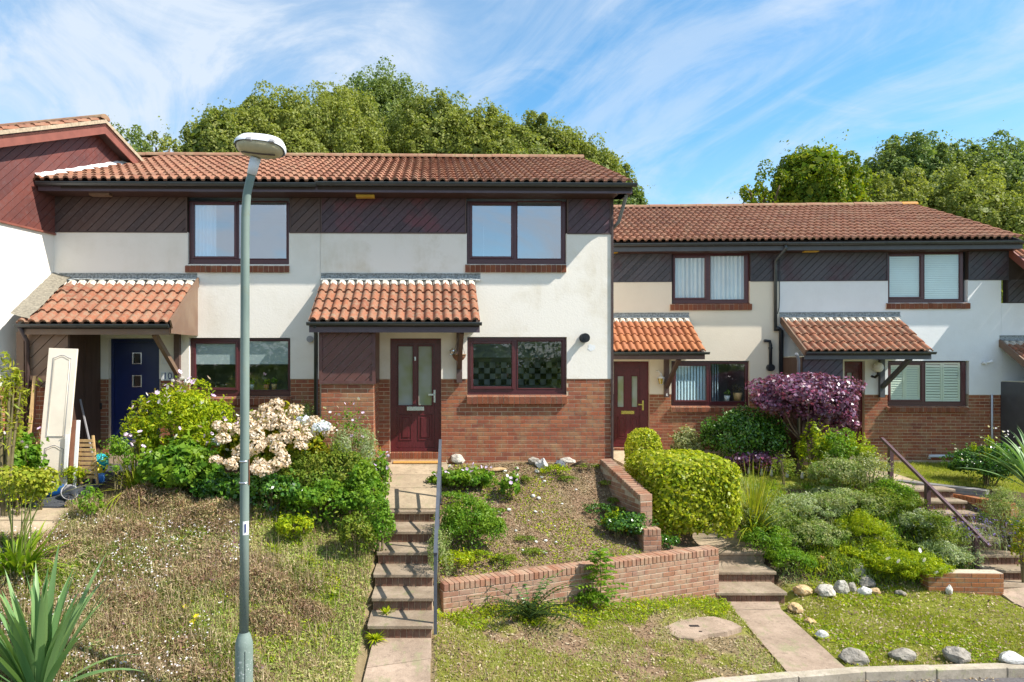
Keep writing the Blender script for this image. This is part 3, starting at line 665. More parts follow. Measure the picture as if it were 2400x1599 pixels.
def window(H, rc, panes, out=-.055, glass='glass', kind=None, name='window', label=None, sash_i=0):
    """rc, panes: photo pixel rectangles of the outer frame and of each glass"""
    a, b, z0, z1 = H.rect(*rc, out); y = -out; P = [H.rect(*p, out) for p in panes]
    mb = sheet_with_holes(a, b, z0, z1, P, out, .05)
    mb.box(a, a + .001, y, y + .07, z0, z1); mb.box(b - .001, b, y, y + .07, z0, z1); mb.box(a - .0, b + .0, y - .035, y + .02, z0 - .035, z0 - .002)
    w = H.part(name, mb, 'upvc_mahogany')
    if label: w['label'] = label
    for i, p in enumerate(P):
        e = .048 if i == sash_i else .022; yo = y - (.022 if i == sash_i else .008)
        m2 = MB(); e2 = .0
        for (x0, x1, q0, q1) in ((p[0] - e, p[0] - .002, p[2] - e, p[3] + e), (p[1] + .002, p[1] + e, p[2] - e, p[3] + e), (p[0] - .002, p[1] + .002, p[3] + .002, p[3] + e), (p[0] - .002, p[1] + .002, p[2] - e, p[2] - .002)):
            m2.box(x0, x1, yo, y - .001, q0, q1, .006)
        m2.build('sash' if i == sash_i else 'glazing_bead', 'upvc_mahogany', w)
        MB().add([(p[0], y + .018, p[2]), (p[1], y + .018, p[2]), (p[1], y + .018, p[3]), (p[0], y + .018, p[3])], [(0, 1, 2, 3)]).build('pane', glass, w)
    return w, (a, b, z0, z1), P
def room(H, r, depth=2.2, mat='room', y=.13, grow=.25):
    a, b, z0, z1 = r; a -= grow; b += grow; z0 -= .1; z1 += .12; y0, y1 = y, y + depth
    mb = MB(); v = [(x, yy, z) for z in (z0, z1) for yy in (y0, y1) for x in (a, b)]
    mb.add(v, [(0, 1, 3, 2), (4, 6, 7, 5), (2, 3, 7, 6), (0, 2, 6, 4), (1, 5, 7, 3)])
    return H.part('room_interior', mb, mat)
def curtain(H, w, u0, u1, z0, z1, y, mat, folds=9, amp=.03, taper=0):
    mb = MB(); n = folds * 6; vs = []
    for j, z in enumerate((z1, (z0 + z1) / 2, z0)):
        for i in range(n + 1):
            t = i / n; u = u0 + (u1 - u0) * t + taper * j * .5 * (t - (.0 if taper > 0 else 1.0))
            vs.append((u, y + amp * math.sin(t * folds * 6.283) * (1 + .4 * math.sin(t * 17)), z))
    mb.add(vs, [(r * (n + 1) + i, r * (n + 1) + i + 1, (r + 1) * (n + 1) + i + 1, (r + 1) * (n + 1) + i) for r in range(2) for i in range(n)], True)
    return mb.build('curtain', mat, w)
def sill(H, px0, py0, px1, py1, out, n, name='window_sill'):
    a, b, z0, z1 = H.rect(px0, py0, px1, py1, out); w = (b - a) / n; 
    base = H.part(name, MB().box(a + .003, b - .003, -out + .006, .04, z0 + .004, z1 - .006), 'mortar')
    for i in range(n):
        MB().add([(a + i * w + .004, -out, z0), (a + (i + 1) * w - .004, -out, z0), (a + (i + 1) * w - .004, -out, z1 - .012), (a + i * w + .004, -out, z1 - .012),
                  (a + i * w + .004, .045, z0), (a + (i + 1) * w - .004, .045, z0), (a + (i + 1) * w - .004, .045, z1 + .03), (a + i * w + .004, .045, z1 + .03)],
                 [(0, 1, 2, 3), (3, 2, 6, 7), (0, 3, 7, 4), (1, 5, 6, 2), (0, 4, 5, 1), (4, 7, 6, 5)]).build('brick', 'sill_brick', base, (0, random.uniform(-.003, .003), random.uniform(-.002, .002)))
def roof(H, u0, u1, outE, zE, run, t, fas0, fas1, fmat, side_over=(0, 0), ridge_last=None, gut=(None, None), keep=None, ru0=None):
    """eaves roof with tiles, soffit, fascia, gutter; fas0..fas1 the fascia's z range"""
    yE = -outE; yR = yE + run; zR = zE + run * t; th = .06
    mb = MB(); prof = [(yE + .05, zE - .045), (yR, zR - .06), (yR + run, zE - .045), (yR + run, zE - .15), (yR, zR - .17), (yE + .05, zE - .15)]
    n = 6; vs = [(u0 + .02, y, z) for y, z in prof] + [(u1 - .02, y, z) for y, z in prof]
    mb.add(vs, [(i, i + n, (i + 1) % n + n, (i + 1) % n) for i in range(n)] + [tuple(range(n)), tuple(range(2 * n - 1, n - 1, -1))])
    r = H.part('roof', mb, 'roof_under')
    tiles(r, u0, u1, yE, zE - .02, run, t, TILE, keep)
    MB().add([(u0, yR, zR), (u1, yR, zR), (u1, yR + run, zE), (u0, yR + run, zE)], [(0, 3, 2, 1)]).build('rear_slope', 'roof_tile', r)
    ridge(r, u0 if ru0 is None else ru0, u1, yR, zR + .02, last=ridge_last)
    MB().box(u0, u1, yE + .06, yE + .09, fas0, fas1).build('fascia_board', fmat, r)
    MB().box(u0, u1, yE + .091, .02, fas0 + .0, fas0 + .018).build('soffit_board', 'soffit', r)
    gutter(H, r, gut[0] if gut[0] is not None else u0, gut[1] if gut[1] is not None else u1, yE + .0, fas1 + .03)
    return r
def canopy(H, u0, u1, zt, ze, proj, mesh, fmat, g=(0, 0), rows=None, flash=(None, None), soff='porch_white', barge=None):
    t = (zt - ze) / proj; yE = -proj
    mb = MB(); mb.add([(u0 + .01, yE + .05, ze - .035), (u1 - .01, yE + .05, ze - .035), (u1 - .01, 0, zt - .035), (u0 + .01, 0, zt - .035),
                       (u0 + .01, yE + .05, ze - .10), (u1 - .01, yE + .05, ze - .10), (u1 - .01, 0, zt - .10), (u0 + .01, 0, zt - .10)],
                      [(0, 1, 2, 3), (4, 7, 6, 5), (0, 4, 5, 1), (0, 3, 7, 4), (1, 5, 6, 2)])
    c = H.part('canopy', mb, 'roof_under')
    tiles(c, u0, u1, yE, ze - .015, proj - .10, t, mesh)
    MB().box(u0, u1, yE + .06, yE + .09, ze - .19, ze - .05).build('fascia_board', fmat, c)
    MB().box(u0 + .02, u1 - .02, yE + .091, -.02, ze - .135, ze - .12).build('soffit_board', soff, c)
    gutter(H, c, u0 + g[0], u1 + g[1], yE, ze - .03, .05, .75)
    # mortar fillets over the rolls of the top course, lead above
    mb = MB(); n = round((u1 - u0) / .33) * 2; w = (u1 - u0) / n
    for i in range(n):
        cu = u0 + (i + .5) * w; hw = w * .44; z0, y0 = zt - .155 * t / math.sqrt(1 + t * t) - .0, -.155
        mb.add([(cu - hw, -.16, zt - .16 * t + .004), (cu - hw * .5, -.19, zt - .18 * t + .045), (cu + hw * .5, -.19, zt - .18 * t + .045), (cu + hw, -.16, zt - .16 * t + .004),
                (cu - hw, -.02, zt + .01), (cu - hw * .5, -.02, zt + .05), (cu + hw * .5, -.02, zt + .05), (cu + hw, -.02, zt + .01)],
               [(0, 1, 5, 4), (1, 2, 6, 5), (2, 3, 7, 6), (0, 3, 2, 1)])
    mb.build('mortar_fillet', 'flashing_mortar', c)
    f0, f1 = (u0 if flash[0] is None else flash[0]), (u1 if flash[1] is None else flash[1])
    mb = MB(); n = max(2, int((f1 - f0) / .08)); vs = []
    for i in range(n + 1):
        u = f0 + (f1 - f0) * i / n; vs += [(u, -.02, zt + .13), (u, -.028, zt + .06), (u, -.085, zt + .012 + random.uniform(-.012, .012))]
    mb.add(vs, [(3 * i, 3 * i + 1, 3 * i + 4, 3 * i + 3) for i in range(n)] + [(3 * i + 1, 3 * i + 2, 3 * i + 5, 3 * i + 4) for i in range(n)])
    mb.box(f0, f1, -.035, -.018, zt + .128, zt + .142)
    mb.build('flashing', 'flashing_lead', c)
    return c
def body(H, u0, u1, z0, z1, depth, mat, y0=.14, gable=None):
    mb = MB(); mb.box(u0, u1, depth - .1, depth, z0, z1); mb.box(u0, u0 + .05, y0, depth - .1, z0, z1); mb.box(u1 - .05, u1, y0, depth - .1, z0, z1)
    if gable:
        yr, zr = gable
        for x0, x1 in ((u0, u0 + .05), (u1 - .05, u1)):
            vs = [(x, y, z) for x in (x0, x1) for y, z in ((y0 - .1, z1 + .001), (yr, zr), (depth, z1 + .001))]; mb.add(vs, [(0, 2, 1), (3, 4, 5), (0, 1, 4, 3), (1, 2, 5, 4)])
    return H.part('rear_walls', mb, mat)
def hbox(H, par, rc, o0, o1, name, mat, ch=0.0):
    a, b, z0, z1 = H.rect(*rc, o1); return MB().box(a, b, -o1, -o0, z0, z1, ch).build(name, mat, par)
def text(par, s, loc, size, mat, rot=(R(90), 0, 0), name='number', ext=.002, align='CENTER'):
    cu = bpy.data.curves.new(name, 'FONT'); cu.body = s; cu.size = size; cu.extrude = ext; cu.align_x = align; cu.align_y = 'CENTER'
    tmp = bpy.data.objects.new(name, cu); COL.objects.link(tmp); bpy.context.view_layer.update()
    me = bpy.data.meshes.new_from_object(tmp.evaluated_get(bpy.context.evaluated_depsgraph_get())); COL.objects.unlink(tmp); bpy.data.objects.remove(tmp)
    me.materials.clear(); me.materials.append(MATS[mat]); return link(name, me, par, loc, rot)

# ---- the near pair: house 8 (door in the middle of the photo) and number 10
zA = 1.34                                                     # top of the brickwork
uL10 = FA.uv(128, 700)[0]; u751 = FA.uv(751, 700)[0]; uR8 = FA.uv(1434, 700)[0]
def zf(fr, px, py, out=0.0): return fr.uv(px, py, out)[1]
zClad = zf(FA, 1090, 547); zSof = zf(FA, 1000, 452, .42)
outE = .50; zE = 1.64 + (850 - 424) * 12.1 / 1600; yR = None
# measured ridge distance gives the run
TA = .40; dr = (zE - ZC - TA * 12.1) / ((850 - 371) / 1600 - TA); RUNA = dr - 12.1
H8 = House(FA, 'cream and brick house with dark red front door and square tiled porch in the centre', u751, -.4)
def frontage(H, u0, u1, zbot, wins, doors, matr, zb=zA, clad=None, proud=.02):
    holes_r = wins + doors
    rw = H.part('rendered_wall', sheet_with_holes(u0, u1, zb, clad, holes_r, proud, .14), matr)
    return rw
# openings
w8u = H8.rect(1094, 474, 1327, 620, 0); w8l = H8.rect(1095, 790, 1328, 926, 0); d8 = H8.rect(914, 793, 1034, 1062, 0)
frontage(H8, u751 + .002, uR8, 0, [w8u, w8l], [d8], 'render_stained', clad=zClad)
sheet8 = sheet_with_holes(u751, uR8, -.6, zA + .02, [w8l, d8], 0, .14)
bw8 = H8.part('brick_wall', sheet8, 'mortar')
bricks(H8, bw8, FA.uv(1034, 900)[0], uR8, -.32, zA - .004, 0, [w8l], limit=225)
bricks(H8, bw8, FA.uv(886, 900)[0], d8[0], -.1, zA - .004, 0, [], limit=245)
# cladding band
def clad_band(H, fr, segs, zlo, zhi, mat, trim):
    for a, b in segs:
        p = H.part('cladding', MB().box(a, b, -.012, .10, zlo, zhi), 'roof_under')
        boards(H, p, a + .02, b - .02, zlo + .012, zhi, .012, mat)
        MB().box(a, b, -.034, -.012, zlo - .014, zlo + .010).build('trim', trim, p)
        for e in (a, b - .025): MB().box(e, e + .025, -.036, -.012, zlo + .012, zhi).build('trim', trim, p)
clad_band(H8, FA, [(u751 + .004, w8u[0] - .01), (w8u[1] + .01, uR8 - .02)], zClad, zSof - .003, 'board_plum', 'board_brown')
cv = H8.part('corner_trim', MB().box(uR8 - .018, uR8 + .02, -.045, .10, -.3, zSof - .004), 'board_brown')
wn, rc, P = window(H8, (1095, 472, 1326, 618), [(1107, 481, 1198, 601), (1213, 474, 1315, 606)], glass='glass_upper')
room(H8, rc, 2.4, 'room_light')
MB().box(rc[0] + .4, rc[0] + .42, 1.4, 1.44, rc[2] + .1, rc[3] - .2).build('curtain_pole', 'white_gloss', wn)
wn, rc, P = window(H8, (1096, 792, 1327, 922), [(1109, 806, 1199, 906), (1214, 801, 1316, 910)])
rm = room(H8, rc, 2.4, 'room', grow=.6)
tw = .125; tz = rc[2] + .08
for i in range(24):
    for j in range(4):
        MB().box(rc[0] - .5 + i * tw, rc[0] - .5 + (i + 1) * tw - .004, 2.50, 2.52, tz + j * tw, tz + (j + 1) * tw - .004).build('wall_tile', 'tile_black' if (i + j) % 2 else 'tile_white', rm)
MB().box(rc[0] - .5, rc[1] + .5, 2.15, 2.5, rc[3] - .35, rc[3] + .1).build('wall_cupboard', 'curtain_blue', rm)
sill(H8, 1090, 620, 1328, 638, .06, 20); sill(H8, 1094, 929, 1329, 947, .075, 19)
r8 = roof(H8, u751, FA.uv(1484, 424, outE)[0], outE, zE, RUNA, TA, zSof, zf(FA, 1200, 436, .44), 'fascia_plum', gut=(u751, FA.uv(1492, 424, outE)[0]))
ev = FA.uv(1470, 440, .4)[0]
MB().box(uR8 + .02, ev, -.40, 0.0, zSof - .0, zSof + .012).build('box_end', 'fascia_plum', r8)
MB().add([(ev + .09, -.44, zSof), (ev + .09, -.44, zE - .09), (ev + .09, RUNA - .5, zE + RUNA * TA - .17), (ev + .09, RUNA - .5, zE + RUNA * TA - .38), (ev + .09, -.1, zSof)], [(0, 1, 2, 3, 4)]).build('barge_board', 'fascia_plum', r8)
hbox(H8, r8, (834, 456, 877, 461), .15, .3, 'soffit_vent', 'vent_yellow')
body(H8, u751, uR8, -.5, zSof, RUNA * 2 - 1.0, 'render_cream', gable=(RUNA - .5, zE + RUNA * TA - .25))
# downpipe swan neck at the right corner
H8.part('downpipe', MB().tube([(uR8 + .18, -.42, zE - .1), (uR8 + .18, -.2, zE - .28), (uR8 + .12, -.02, zE - .62), (uR8 + .04, .1, zE - .72)], .034, 8), 'pipe_grey')
# canopy of house 8
zct, zce, pj = zf(FA, 900, 659), zf(FA, 900, 752, 1.32), 1.32
c8a, c8b = FA.uv(753, 659)[0], FA.uv(1113, 659)[0]
cn = canopy(H8, c8a, c8b, zct, zce, pj, PTILE, 'fascia_plum', g=(-.03, .03), flash=(c8a, c8b + .10), soff='porch_white')
# store beside the door: diagonal boards over brick
so = 1.10; s8 = H8.rect(748, 771, 880, 900, so)
st = H8.part('porch_store', MB().box(s8[0] + .03, s8[1] - .03, -so + .02, 0, -.3, zce - .14), 'mortar')
boards(H8, st, s8[0] + .055, s8[1] - .055, s8[2] + .05, s8[3] - .03, so, 'board_store', pitch=.125)
for x0, x1, q0, q1 in ((s8[0], s8[0] + .055, s8[2], s8[3]), (s8[1] - .055, s8[1], s8[2], s8[3]), (s8[0] + .055, s8[1] - .055, s8[3] - .03, s8[3]), (s8[0] + .055, s8[1] - .055, s8[2], s8[2] + .05)):
    MB().box(x0, x1, -so - .03, -so + .02, q0, q1).build('trim', 'board_store', st)
MB().box(s8[1] - .03, s8[1] - .012, -so + .02, -.02, s8[2], s8[3]).build('side_panel', 'board_store', st)
bricks(H8, st, s8[0] + .03, s8[1] - .03, -.3, s8[2] - .002, so - .02, [], limit=300)
for k in range(20):                                            # return of the store brickwork
    z = s8[2] - .075 * (k + 1)
    if z < -.3: break
    for j in range(5):
        y0 = -so + .03 + j * .225 - (.11 if k % 2 else 0); y1 = min(y0 + .215, -.03); y0 = max(y0, -so + .025)
        if y1 - y0 > .03: H8.stuff.box(s8[1] - .035, s8[1] - .024, y0, y1, z, z + .065)
a_, b_, z0_, z1_ = H8.rect(887, 771, 900, 890, 0)
# post at the right of the porch and its bracket
pA = H8.rect(1070, 771, 1083, 897, .05); H8.part('porch_post', MB().box(pA[0], pA[1], -.11, -.022, pA[2], zce - .14), 'board_brown')
H8.part('porch_bracket', MB().beam(((pA[0] + pA[1]) / 2, -.10, pA[2] + .28), ((pA[0] + pA[1]) / 2, -1.05, zce - .17), .07, .09), 'board_brown')
# front door
def door(H, rc, leaf, out=-.09, mat='door_mahogany', panels=(), glasses=(), gmat='glass_frosted', label=None):
    a, b, z0, z1 = H.rect(*rc, out); la, lb, lz0, lz1 = H.rect(*leaf, out); y = -out
    mb = sheet_with_holes(a, b, z0, z1, [(la, lb, lz0, lz1)], out, .05)
    d = H.part('front_door', mb, mat)
    if label: d['label'] = label
    G = [H.rect(*g, out) for g in glasses]
    dl = sheet_with_holes(la + .004, lb - .004, lz0 + .004, lz1 - .004, G, out - .015, .03).build('door_leaf', mat, d)
    yy = y + .015
    for g in G:
        MB().add([(g[0], yy + .02, g[2]), (g[1], yy + .02, g[2]), (g[1], yy + .02, g[3]), (g[0], yy + .02, g[3])], [(0, 1, 2, 3)]).build('pane', gmat, d)
        m = MB(); e = .02
        for x0, x1, q0, q1 in ((g[0] - e, g[0], g[2] - e, g[3] + e), (g[1], g[1] + e, g[2] - e, g[3] + e), (g[0], g[1], g[3], g[3] + e), (g[0], g[1], g[2] - e, g[2])): m.box(x0, x1, yy - .012, yy - .001, q0, q1, .004)
        m.build('pane_trim', mat, d)
    for p in panels:
        q = H.rect(*p, out); m = MB(); e = .018
        for x0, x1, q0, q1 in ((q[0] - e, q[0], q[2] - e, q[3] + e), (q[1], q[1] + e, q[2] - e, q[3] + e), (q[0], q[1], q[3], q[3] + e), (q[0], q[1], q[2] - e, q[2])): m.box(x0, x1, yy - .010, yy - .001, q0, q1, .004)
        m.box(q[0] + .03, q[1] - .03, yy - .012, yy - .001, q[2] + .03, q[3] - .03, .01)
        m.build('raised_panel', mat, d)
    MB().add([(la, y + .06, lz0), (lb, y + .06, lz0), (lb, y + .06, lz1), (la, y + .06, lz1)], [(0, 1, 2, 3)]).build('backing', 'black_plastic', d)
    return d, y
d, y = door(H8, (914, 793, 1034, 1058), (930, 806, 1019, 1050), panels=[(938, 974, 963, 1030), (982, 974, 1011, 1030)], glasses=[(934, 812, 967, 950), (981, 812, 1012, 950)])
hbox(H8, d, (954, 953, 994, 962), .0, -.06, 'letter_plate', 'silver'); d.children[-1].location = (0, 0, 0)
lp = H8.rect(954, 953, 994, 962, -.07); MB().box(lp[0], lp[1], .075, .105, lp[2], lp[3], .004).build('letter_flap', 'silver', d)
hp = H8.rect(1016, 914, 1021, 944, -.07); MB().box(hp[0], hp[1], .075, .105, hp[2], hp[3], .004).build('handle_plate', 'silver', d)
hh = H8.rect(1004, 923, 1018, 927, -.05); MB().box(hh[0], hh[1], .04, .056, hh[2], hh[3]).box(hh[1] - .02, hh[1], .04, .09, hh[2], hh[3]).build('handle', 'silver', d)
kn = H8.rect(971, 836, 975, 846, -.07); MB().box(kn[0], kn[1], .07, .105, kn[2], kn[3], .004).build('knocker', 'silver', d)
# threshold bricks
th = H8.part('door_step', MB().box(d8[0] + .02, d8[1] - .02, -.06, .12, -.3, -.02), 'mortar'); n = 13; w = (d8[1] - d8[0] - .04) / n
for i in range(n): MB().box(d8[0] + .02 + i * w + .003, d8[0] + .02 + (i + 1) * w - .003, -.068, .1, -.125, -.016, .004).build('brick', 'sill_brick', th)
# flue, damaged patch, black and grey pipes, wall lamp
def flue(H, px, py, r, out, mat):
    u, z = H.fr.uv(px, py, out); m = MB(); m.tube([(u, 0, z), (u, -out, z)], r * .75, 16); m.tube([(u, -.018, z), (u, -.045, z)], r, 18); m.tube([(u, -out + .03, z), (u, -out - .006, z)], r, 18)
    m.tube([(u, -out - .006, z), (u, -out - .02, z)], r * .35, 10)
    return H.part('flue', m, mat)
flue(H8, 1372, 792, .085, .16, 'black_plastic')
pu, pz = FA.uv(1386, 814, .02); m = MB(); m.add([(pu + .07 * (1 + .3 * math.sin(k * 2.3)) * math.cos(k * .628), -.0235, pz + .06 * (1 + .3 * math.cos(k * 1.7)) * math.sin(k * .628)) for k in range(10)], [tuple(range(10))]); H8.part('plaster_patch', m, 'render_white')
u_, _ = FA.uv(746, 850, .9); H8.part('downpipe', MB().tube([(s8[0] - .05, -pj + .04, zce - .06), (s8[0] - .05, -so - .02, zce - .22), (s8[0] - .05, -so - .03, -.2)], .034, 8), 'pipe_black')
u_, _ = FA.uv(741, 900, .02); H8.part('conduit', MB().tube([(u_, -.04, zf(FA, 741, 885)), (u_, -.04, .1)], .013, 6), 'pipe_grey')
m = MB(); lu, lz = FA.uv(1060, 826, .1); m.box(lu - .03, lu + .03, -.06, -.02, lz - .05, lz + .05); m.lathe([(0, lz - .02), (.035, lz - .02), (.05, lz + .04), (.012, lz + .07), (0, lz + .07)], 10, (lu, -.12)); H8.part('porch_lamp', m, 'silver')
H8.part('meter_cable', MB().tube([(FA.uv(884, 790)[0], -.05, zf(FA, 884, 790)), (FA.uv(886, 840)[0], -.05, zf(FA, 884, 840)), (FA.uv(886, 900)[0], -.05, zf(FA, 884, 900))], .012, 6), 'pipe_black')
if H8.stuff.v: x = H8.part('brickwork', H8.stuff, 'brick'); x['kind'] = 'stuff'
# hanging basket
bu, bz = FA.uv(1076, 838, .30); bw_ = FA.world(bu, .30, bz)
hb = thing('hanging_basket', 'empty woven hanging basket hung from the bracket beside the dark red middle door', 'basket', (bw_[0], bw_[1], bw_[2] - .07))
m = MB(); m.lathe([(.03, 0), (.08, .03), (.115, .08), (.125, .13), (.115, .13), (.10, .08), (.07, .045), (0, .03)], 16); m.build('bowl', 'wicker', hb)
for k in range(5): MB().tube([((.04 + .022 * k) * math.cos(a * .4), (.04 + .022 * k) * math.sin(a * .4), .01 + .026 * k) for a in range(17)], .006, 5).build('wicker_band', 'stem', hb)
for k in range(3): an = k * 2.1 + .5; MB().tube([(.122 * math.cos(an), .122 * math.sin(an), .13), (0, 0, .48)], .004, 4).build('cord', 'wood_grey', hb)

# ---- number 10
H10 = House(FA, 'cream house with navy front door and number 10 plaque, porch against the taller gable', uL10, -.5)
w10u = H10.rect(441, 472, 678, 620, 0); w10l = H10.rect(444, 792, 681, 930, 0); d10 = H10.rect(255, 793, 374, 1066, 0)
frontage(H10, uL10 - .2, u751 - .002, 0, [w10u, w10l], [d10], 'render_cream', clad=zClad)
bw10 = H10.part('brick_wall', sheet_with_holes(uL10 - .2, u751, -.6, zA + .02, [w10l, d10], 0, .14), 'mortar')
bricks(H10, bw10, FA.uv(376, 900)[0], u751 - .01, .1, zA - .004, 0, [w10l], limit=215)
bricks(H10, bw10, FA.uv(221, 900)[0], d10[0], -.05, zA - .004, 0, [], limit=285)
clad_band(H10, FA, [(uL10 - .1, w10u[0] - .01), (w10u[1] + .01, u751 - .004)], zClad, zSof - .003, 'board_brown', 'board_brown')
wn, rc, P = window(H10, (443, 472, 677, 618), [(456, 480, 549, 601), (560, 474, 671, 606)], glass='glass_upper'); room(H10, rc, 2.4, 'room_light')
curtain(H10, wn, P[0][0] - .05, P[0][0] + .38, rc[2], rc[3], .12, 'curtain_blue', 6, .025); curtain(H10, wn, P[1][1] - .06, P[1][1] + .10, rc[2], rc[3], .12, 'curtain_blue', 2, .02, -.12)
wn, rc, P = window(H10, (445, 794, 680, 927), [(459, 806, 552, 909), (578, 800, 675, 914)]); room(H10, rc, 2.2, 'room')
for p in P: MB().box(p[0] - .02, p[1] + .02, .075, .08, zf(FA, 500, 854), p[3] + .02).build('roller_blind', 'blind', wn)
sill(H10, 433, 622, 678, 638, .06, 20); sill(H10, 444, 933, 682, 950, .075, 19)
def keepA(x, y): 
    p = FA.world(x + .33, -y, 0); s = (p[0] - FL.O[0]) * FL.N[0] + (p[1] - FL.O[1]) * FL.N[1]; return s > -.12
r10 = roof(H10, u751 - 6.27, u751, outE, zE, RUNA, TA, zSof, zf(FA, 600, 436, .44), 'fascia_plum', gut=(FA.uv(86, 424, outE)[0], u751), keep=keepA, ru0=FA.uv(300, 361, -RUNA + .5)[0])
for nm in ('fascia_board', 'soffit_board'):
    for c in r10.children:
        if c.name.startswith(nm):
            for v in c.data.vertices:
                if v.co.x < u751 - 3: v.co.x = FA.uv(88, 440, .45)[0] if v.co.y < -.3 else uL10 - .02
for v in r10.data.vertices:
    if v.co.x < u751 - 3: v.co.x = uL10 + .35 + max(0, v.co.y) * .25
for c in r10.children:
    if c.name.startswith('rear_slope'):
        for v in c.data.vertices:
            if v.co.x < u751 - 3: v.co.x = uL10 + 1.6
hbox(H10, r10, (208, 452, 255, 457), .15, .3, 'soffit_vent', 'board_tan')
body(H10, uL10 + 1.9, u751 - .01, -.5, zSof, RUNA * 2 - 1.0, 'render_cream')
# white mortar where the tiles meet the gable wall
m = MB(); vs = []; nn = 22
for i in range(nn + 1):
    s = i / nn; q0, q1 = -.48, 1.85; sv = q0 + (q1 - q0) * s
    zt_ = zE + (sv * .985 + .50) * TA + .05; 
    for o_, dz in ((.004, .07 + random.uniform(-.015, .02)), (.11 + random.uniform(-.03, .04), .0)):
        p = FL.world(sv, o_, 0); uu = (p[0] - FA.O[0]) * FA.T[0] + (p[1] - FA.O[1]) * FA.T[1]; vv = -((p[0] - FA.O[0]) * FA.N[0] + (p[1] - FA.O[1]) * FA.N[1])
        vs.append((uu, vv, zE + (vv + outE) * TA + .035 + dz))
m.add(vs, [(2 * i, 2 * i + 1, 2 * i + 3, 2 * i + 2) for i in range(nn)]); m.build('flashing', 'white_gloss', r10)
# canopy of number 10
ct, ce = zf(FA, 300, 659), zf(FA, 300, 757, 1.32)
ca, cb = FA.uv(128, 659)[0] + .10, FA.uv(459, 659)[0]
cn = canopy(H10, ca, cb, ct, ce, pj, PTILE, 'board_tan', g=(-.02, .02), flash=(ca, cb + .03))
t_ = (ct - ce) / pj
m = MB(); vs = []
for i in range(19):
    q = i / 18; yy_ = -pj + (pj - .03) * q; zz0 = ce + (ct - ce) * q + .012; vs += [(ca - .10, yy_, zz0 + .15 + random.uniform(-.01, .01)), (ca + .03, yy_, zz0 + .10), (ca + .20 + random.uniform(-.03, .03), yy_, zz0 + .055)]
m.add(vs, [(3 * i + a, 3 * i + a + 1, 3 * i + a + 4, 3 * i + a + 3) for i in range(18) for a in (0, 1)]); m.build('mortar_fillet', 'mortar_grey', cn)
MB().add([(cb + .02, -pj, ce - .17), (cb + .02, -pj, ce + .02), (cb + .02, 0, ct + .03), (cb + .02, 0, ct - 1.0), (cb + .02, -.5, ce - .17)], [(0, 1, 2, 3, 4)]).add([(cb + .045, -pj, ce - .17), (cb + .045, -pj, ce + .02), (cb + .045, 0, ct + .03), (cb + .045, 0, ct - 1.0), (cb + .045, -.5, ce - .17)], [(4, 3, 2, 1, 0)]).add([(cb + .02, -pj, ce + .02), (cb + .02, 0, ct + .03), (cb + .045, 0, ct + .03), (cb + .045, -pj, ce + .02)], [(0, 3, 2, 1)]).build('cheek_board', 'board_tan', cn)
MB().beam((cb + .055, -pj - .02, ce - .02), (cb + .055, 0, ct + .0), .03, .15).build('barge_board', 'board_tan', cn)
pA = H10.rect(410, 775, 423, 905, .05); H10.part('porch_post', MB().box(pA[0], pA[1], -.11, -.022, pA[2], ce - .14), 'board_brown')
H10.part('porch_bracket', MB().beam(((pA[0] + pA[1]) / 2, -.10, pA[2] + .25), ((pA[0] + pA[1]) / 2, -1.1, ce - .17), .07, .09), 'board_tan')
# store of number 10
s10 = H10.rect(60, 771, 163, 907, so)
st = H10.part('porch_store', MB().box(s10[0], s10[1] - .02, -so + .02, -.02, -.3, ce - .14), 'mortar')
boards(H10, st, s10[0] + .05, s10[1] - .02, s10[2], s10[3] - .02, so, 'board_tan', pitch=.15)
bricks(H10, st, s10[0] + .0, s10[1] - .02, -.2, s10[2] - .002, so - .02, [], limit=300)
MB().box(s10[1] - .02, s10[1] + .0, -so, -.03, -.3, ce - .14).build('side_panel', 'wood_dark', st)
sd = H10.part('store_door', MB().box(FA.uv(163, 800, .6)[0], FA.uv(221, 800, .3)[0], -.62, -.60, -.2, zf(FA, 200, 800, .6)), 'wood_dark')
a_, b_ = FA.uv(163, 800, .6)[0], FA.uv(221, 800, .3)[0]
for i in range(7): MB().box(a_ + (b_ - a_) * i / 7 + .004, a_ + (b_ - a_) * (i + 1) / 7 - .004, -.634, -.62, -.2, zf(FA, 200, 803, .6)).build('plank', 'wood_dark', sd)
MB().lathe([(0, 0), (.02, 0), (.025, .03), (.012, .045), (0, .045)], 10).build('latch', 'silver', sd, (b_ - .04, -.64, zf(FA, 215, 925, .6)), (R(90), 0, 0))
H10.part('store_post', MB().box(s10[0] - .14, s10[0] - .02, -so - .02, -so + .1, -.35, ce - .14), 'board_tan')
H10.part('downpipe', MB().tube([(s10[0] + .03, -pj + .0, ce - .06), (s10[0] + .06, -so - .06, ce - .30), (s10[0] + .08, -so - .05, -.2)], .036, 8), 'board_brown')
d, y = door(H10, (255, 795, 374, 1062), (268, 802, 367, 1046), mat='door_navy', glasses=[(311, 829, 328, 851), (311, 882, 328, 905), (309, 941, 327, 965)], gmat='glass')
for g in ((311, 829, 328, 851), (311, 882, 328, 905), (309, 941, 327, 965)):
    q = H10.rect(*g, -.07); m = MB(); e = .022
    for x0, x1, q0, q1 in ((q[0] - e, q[0], q[2] - e, q[3] + e), (q[1], q[1] + e, q[2] - e, q[3] + e), (q[0], q[1], q[3], q[3] + e), (q[0], q[1], q[2] - e, q[2])): m.box(x0, x1, .085, .104, q0, q1, .004)
    m.build('window_trim', 'silver', d)
lp = H10.rect(296, 980, 322, 989, -.07); MB().box(lp[0], lp[1], .08, .105, lp[2], lp[3], .004).build('letter_plate', 'gold', d)
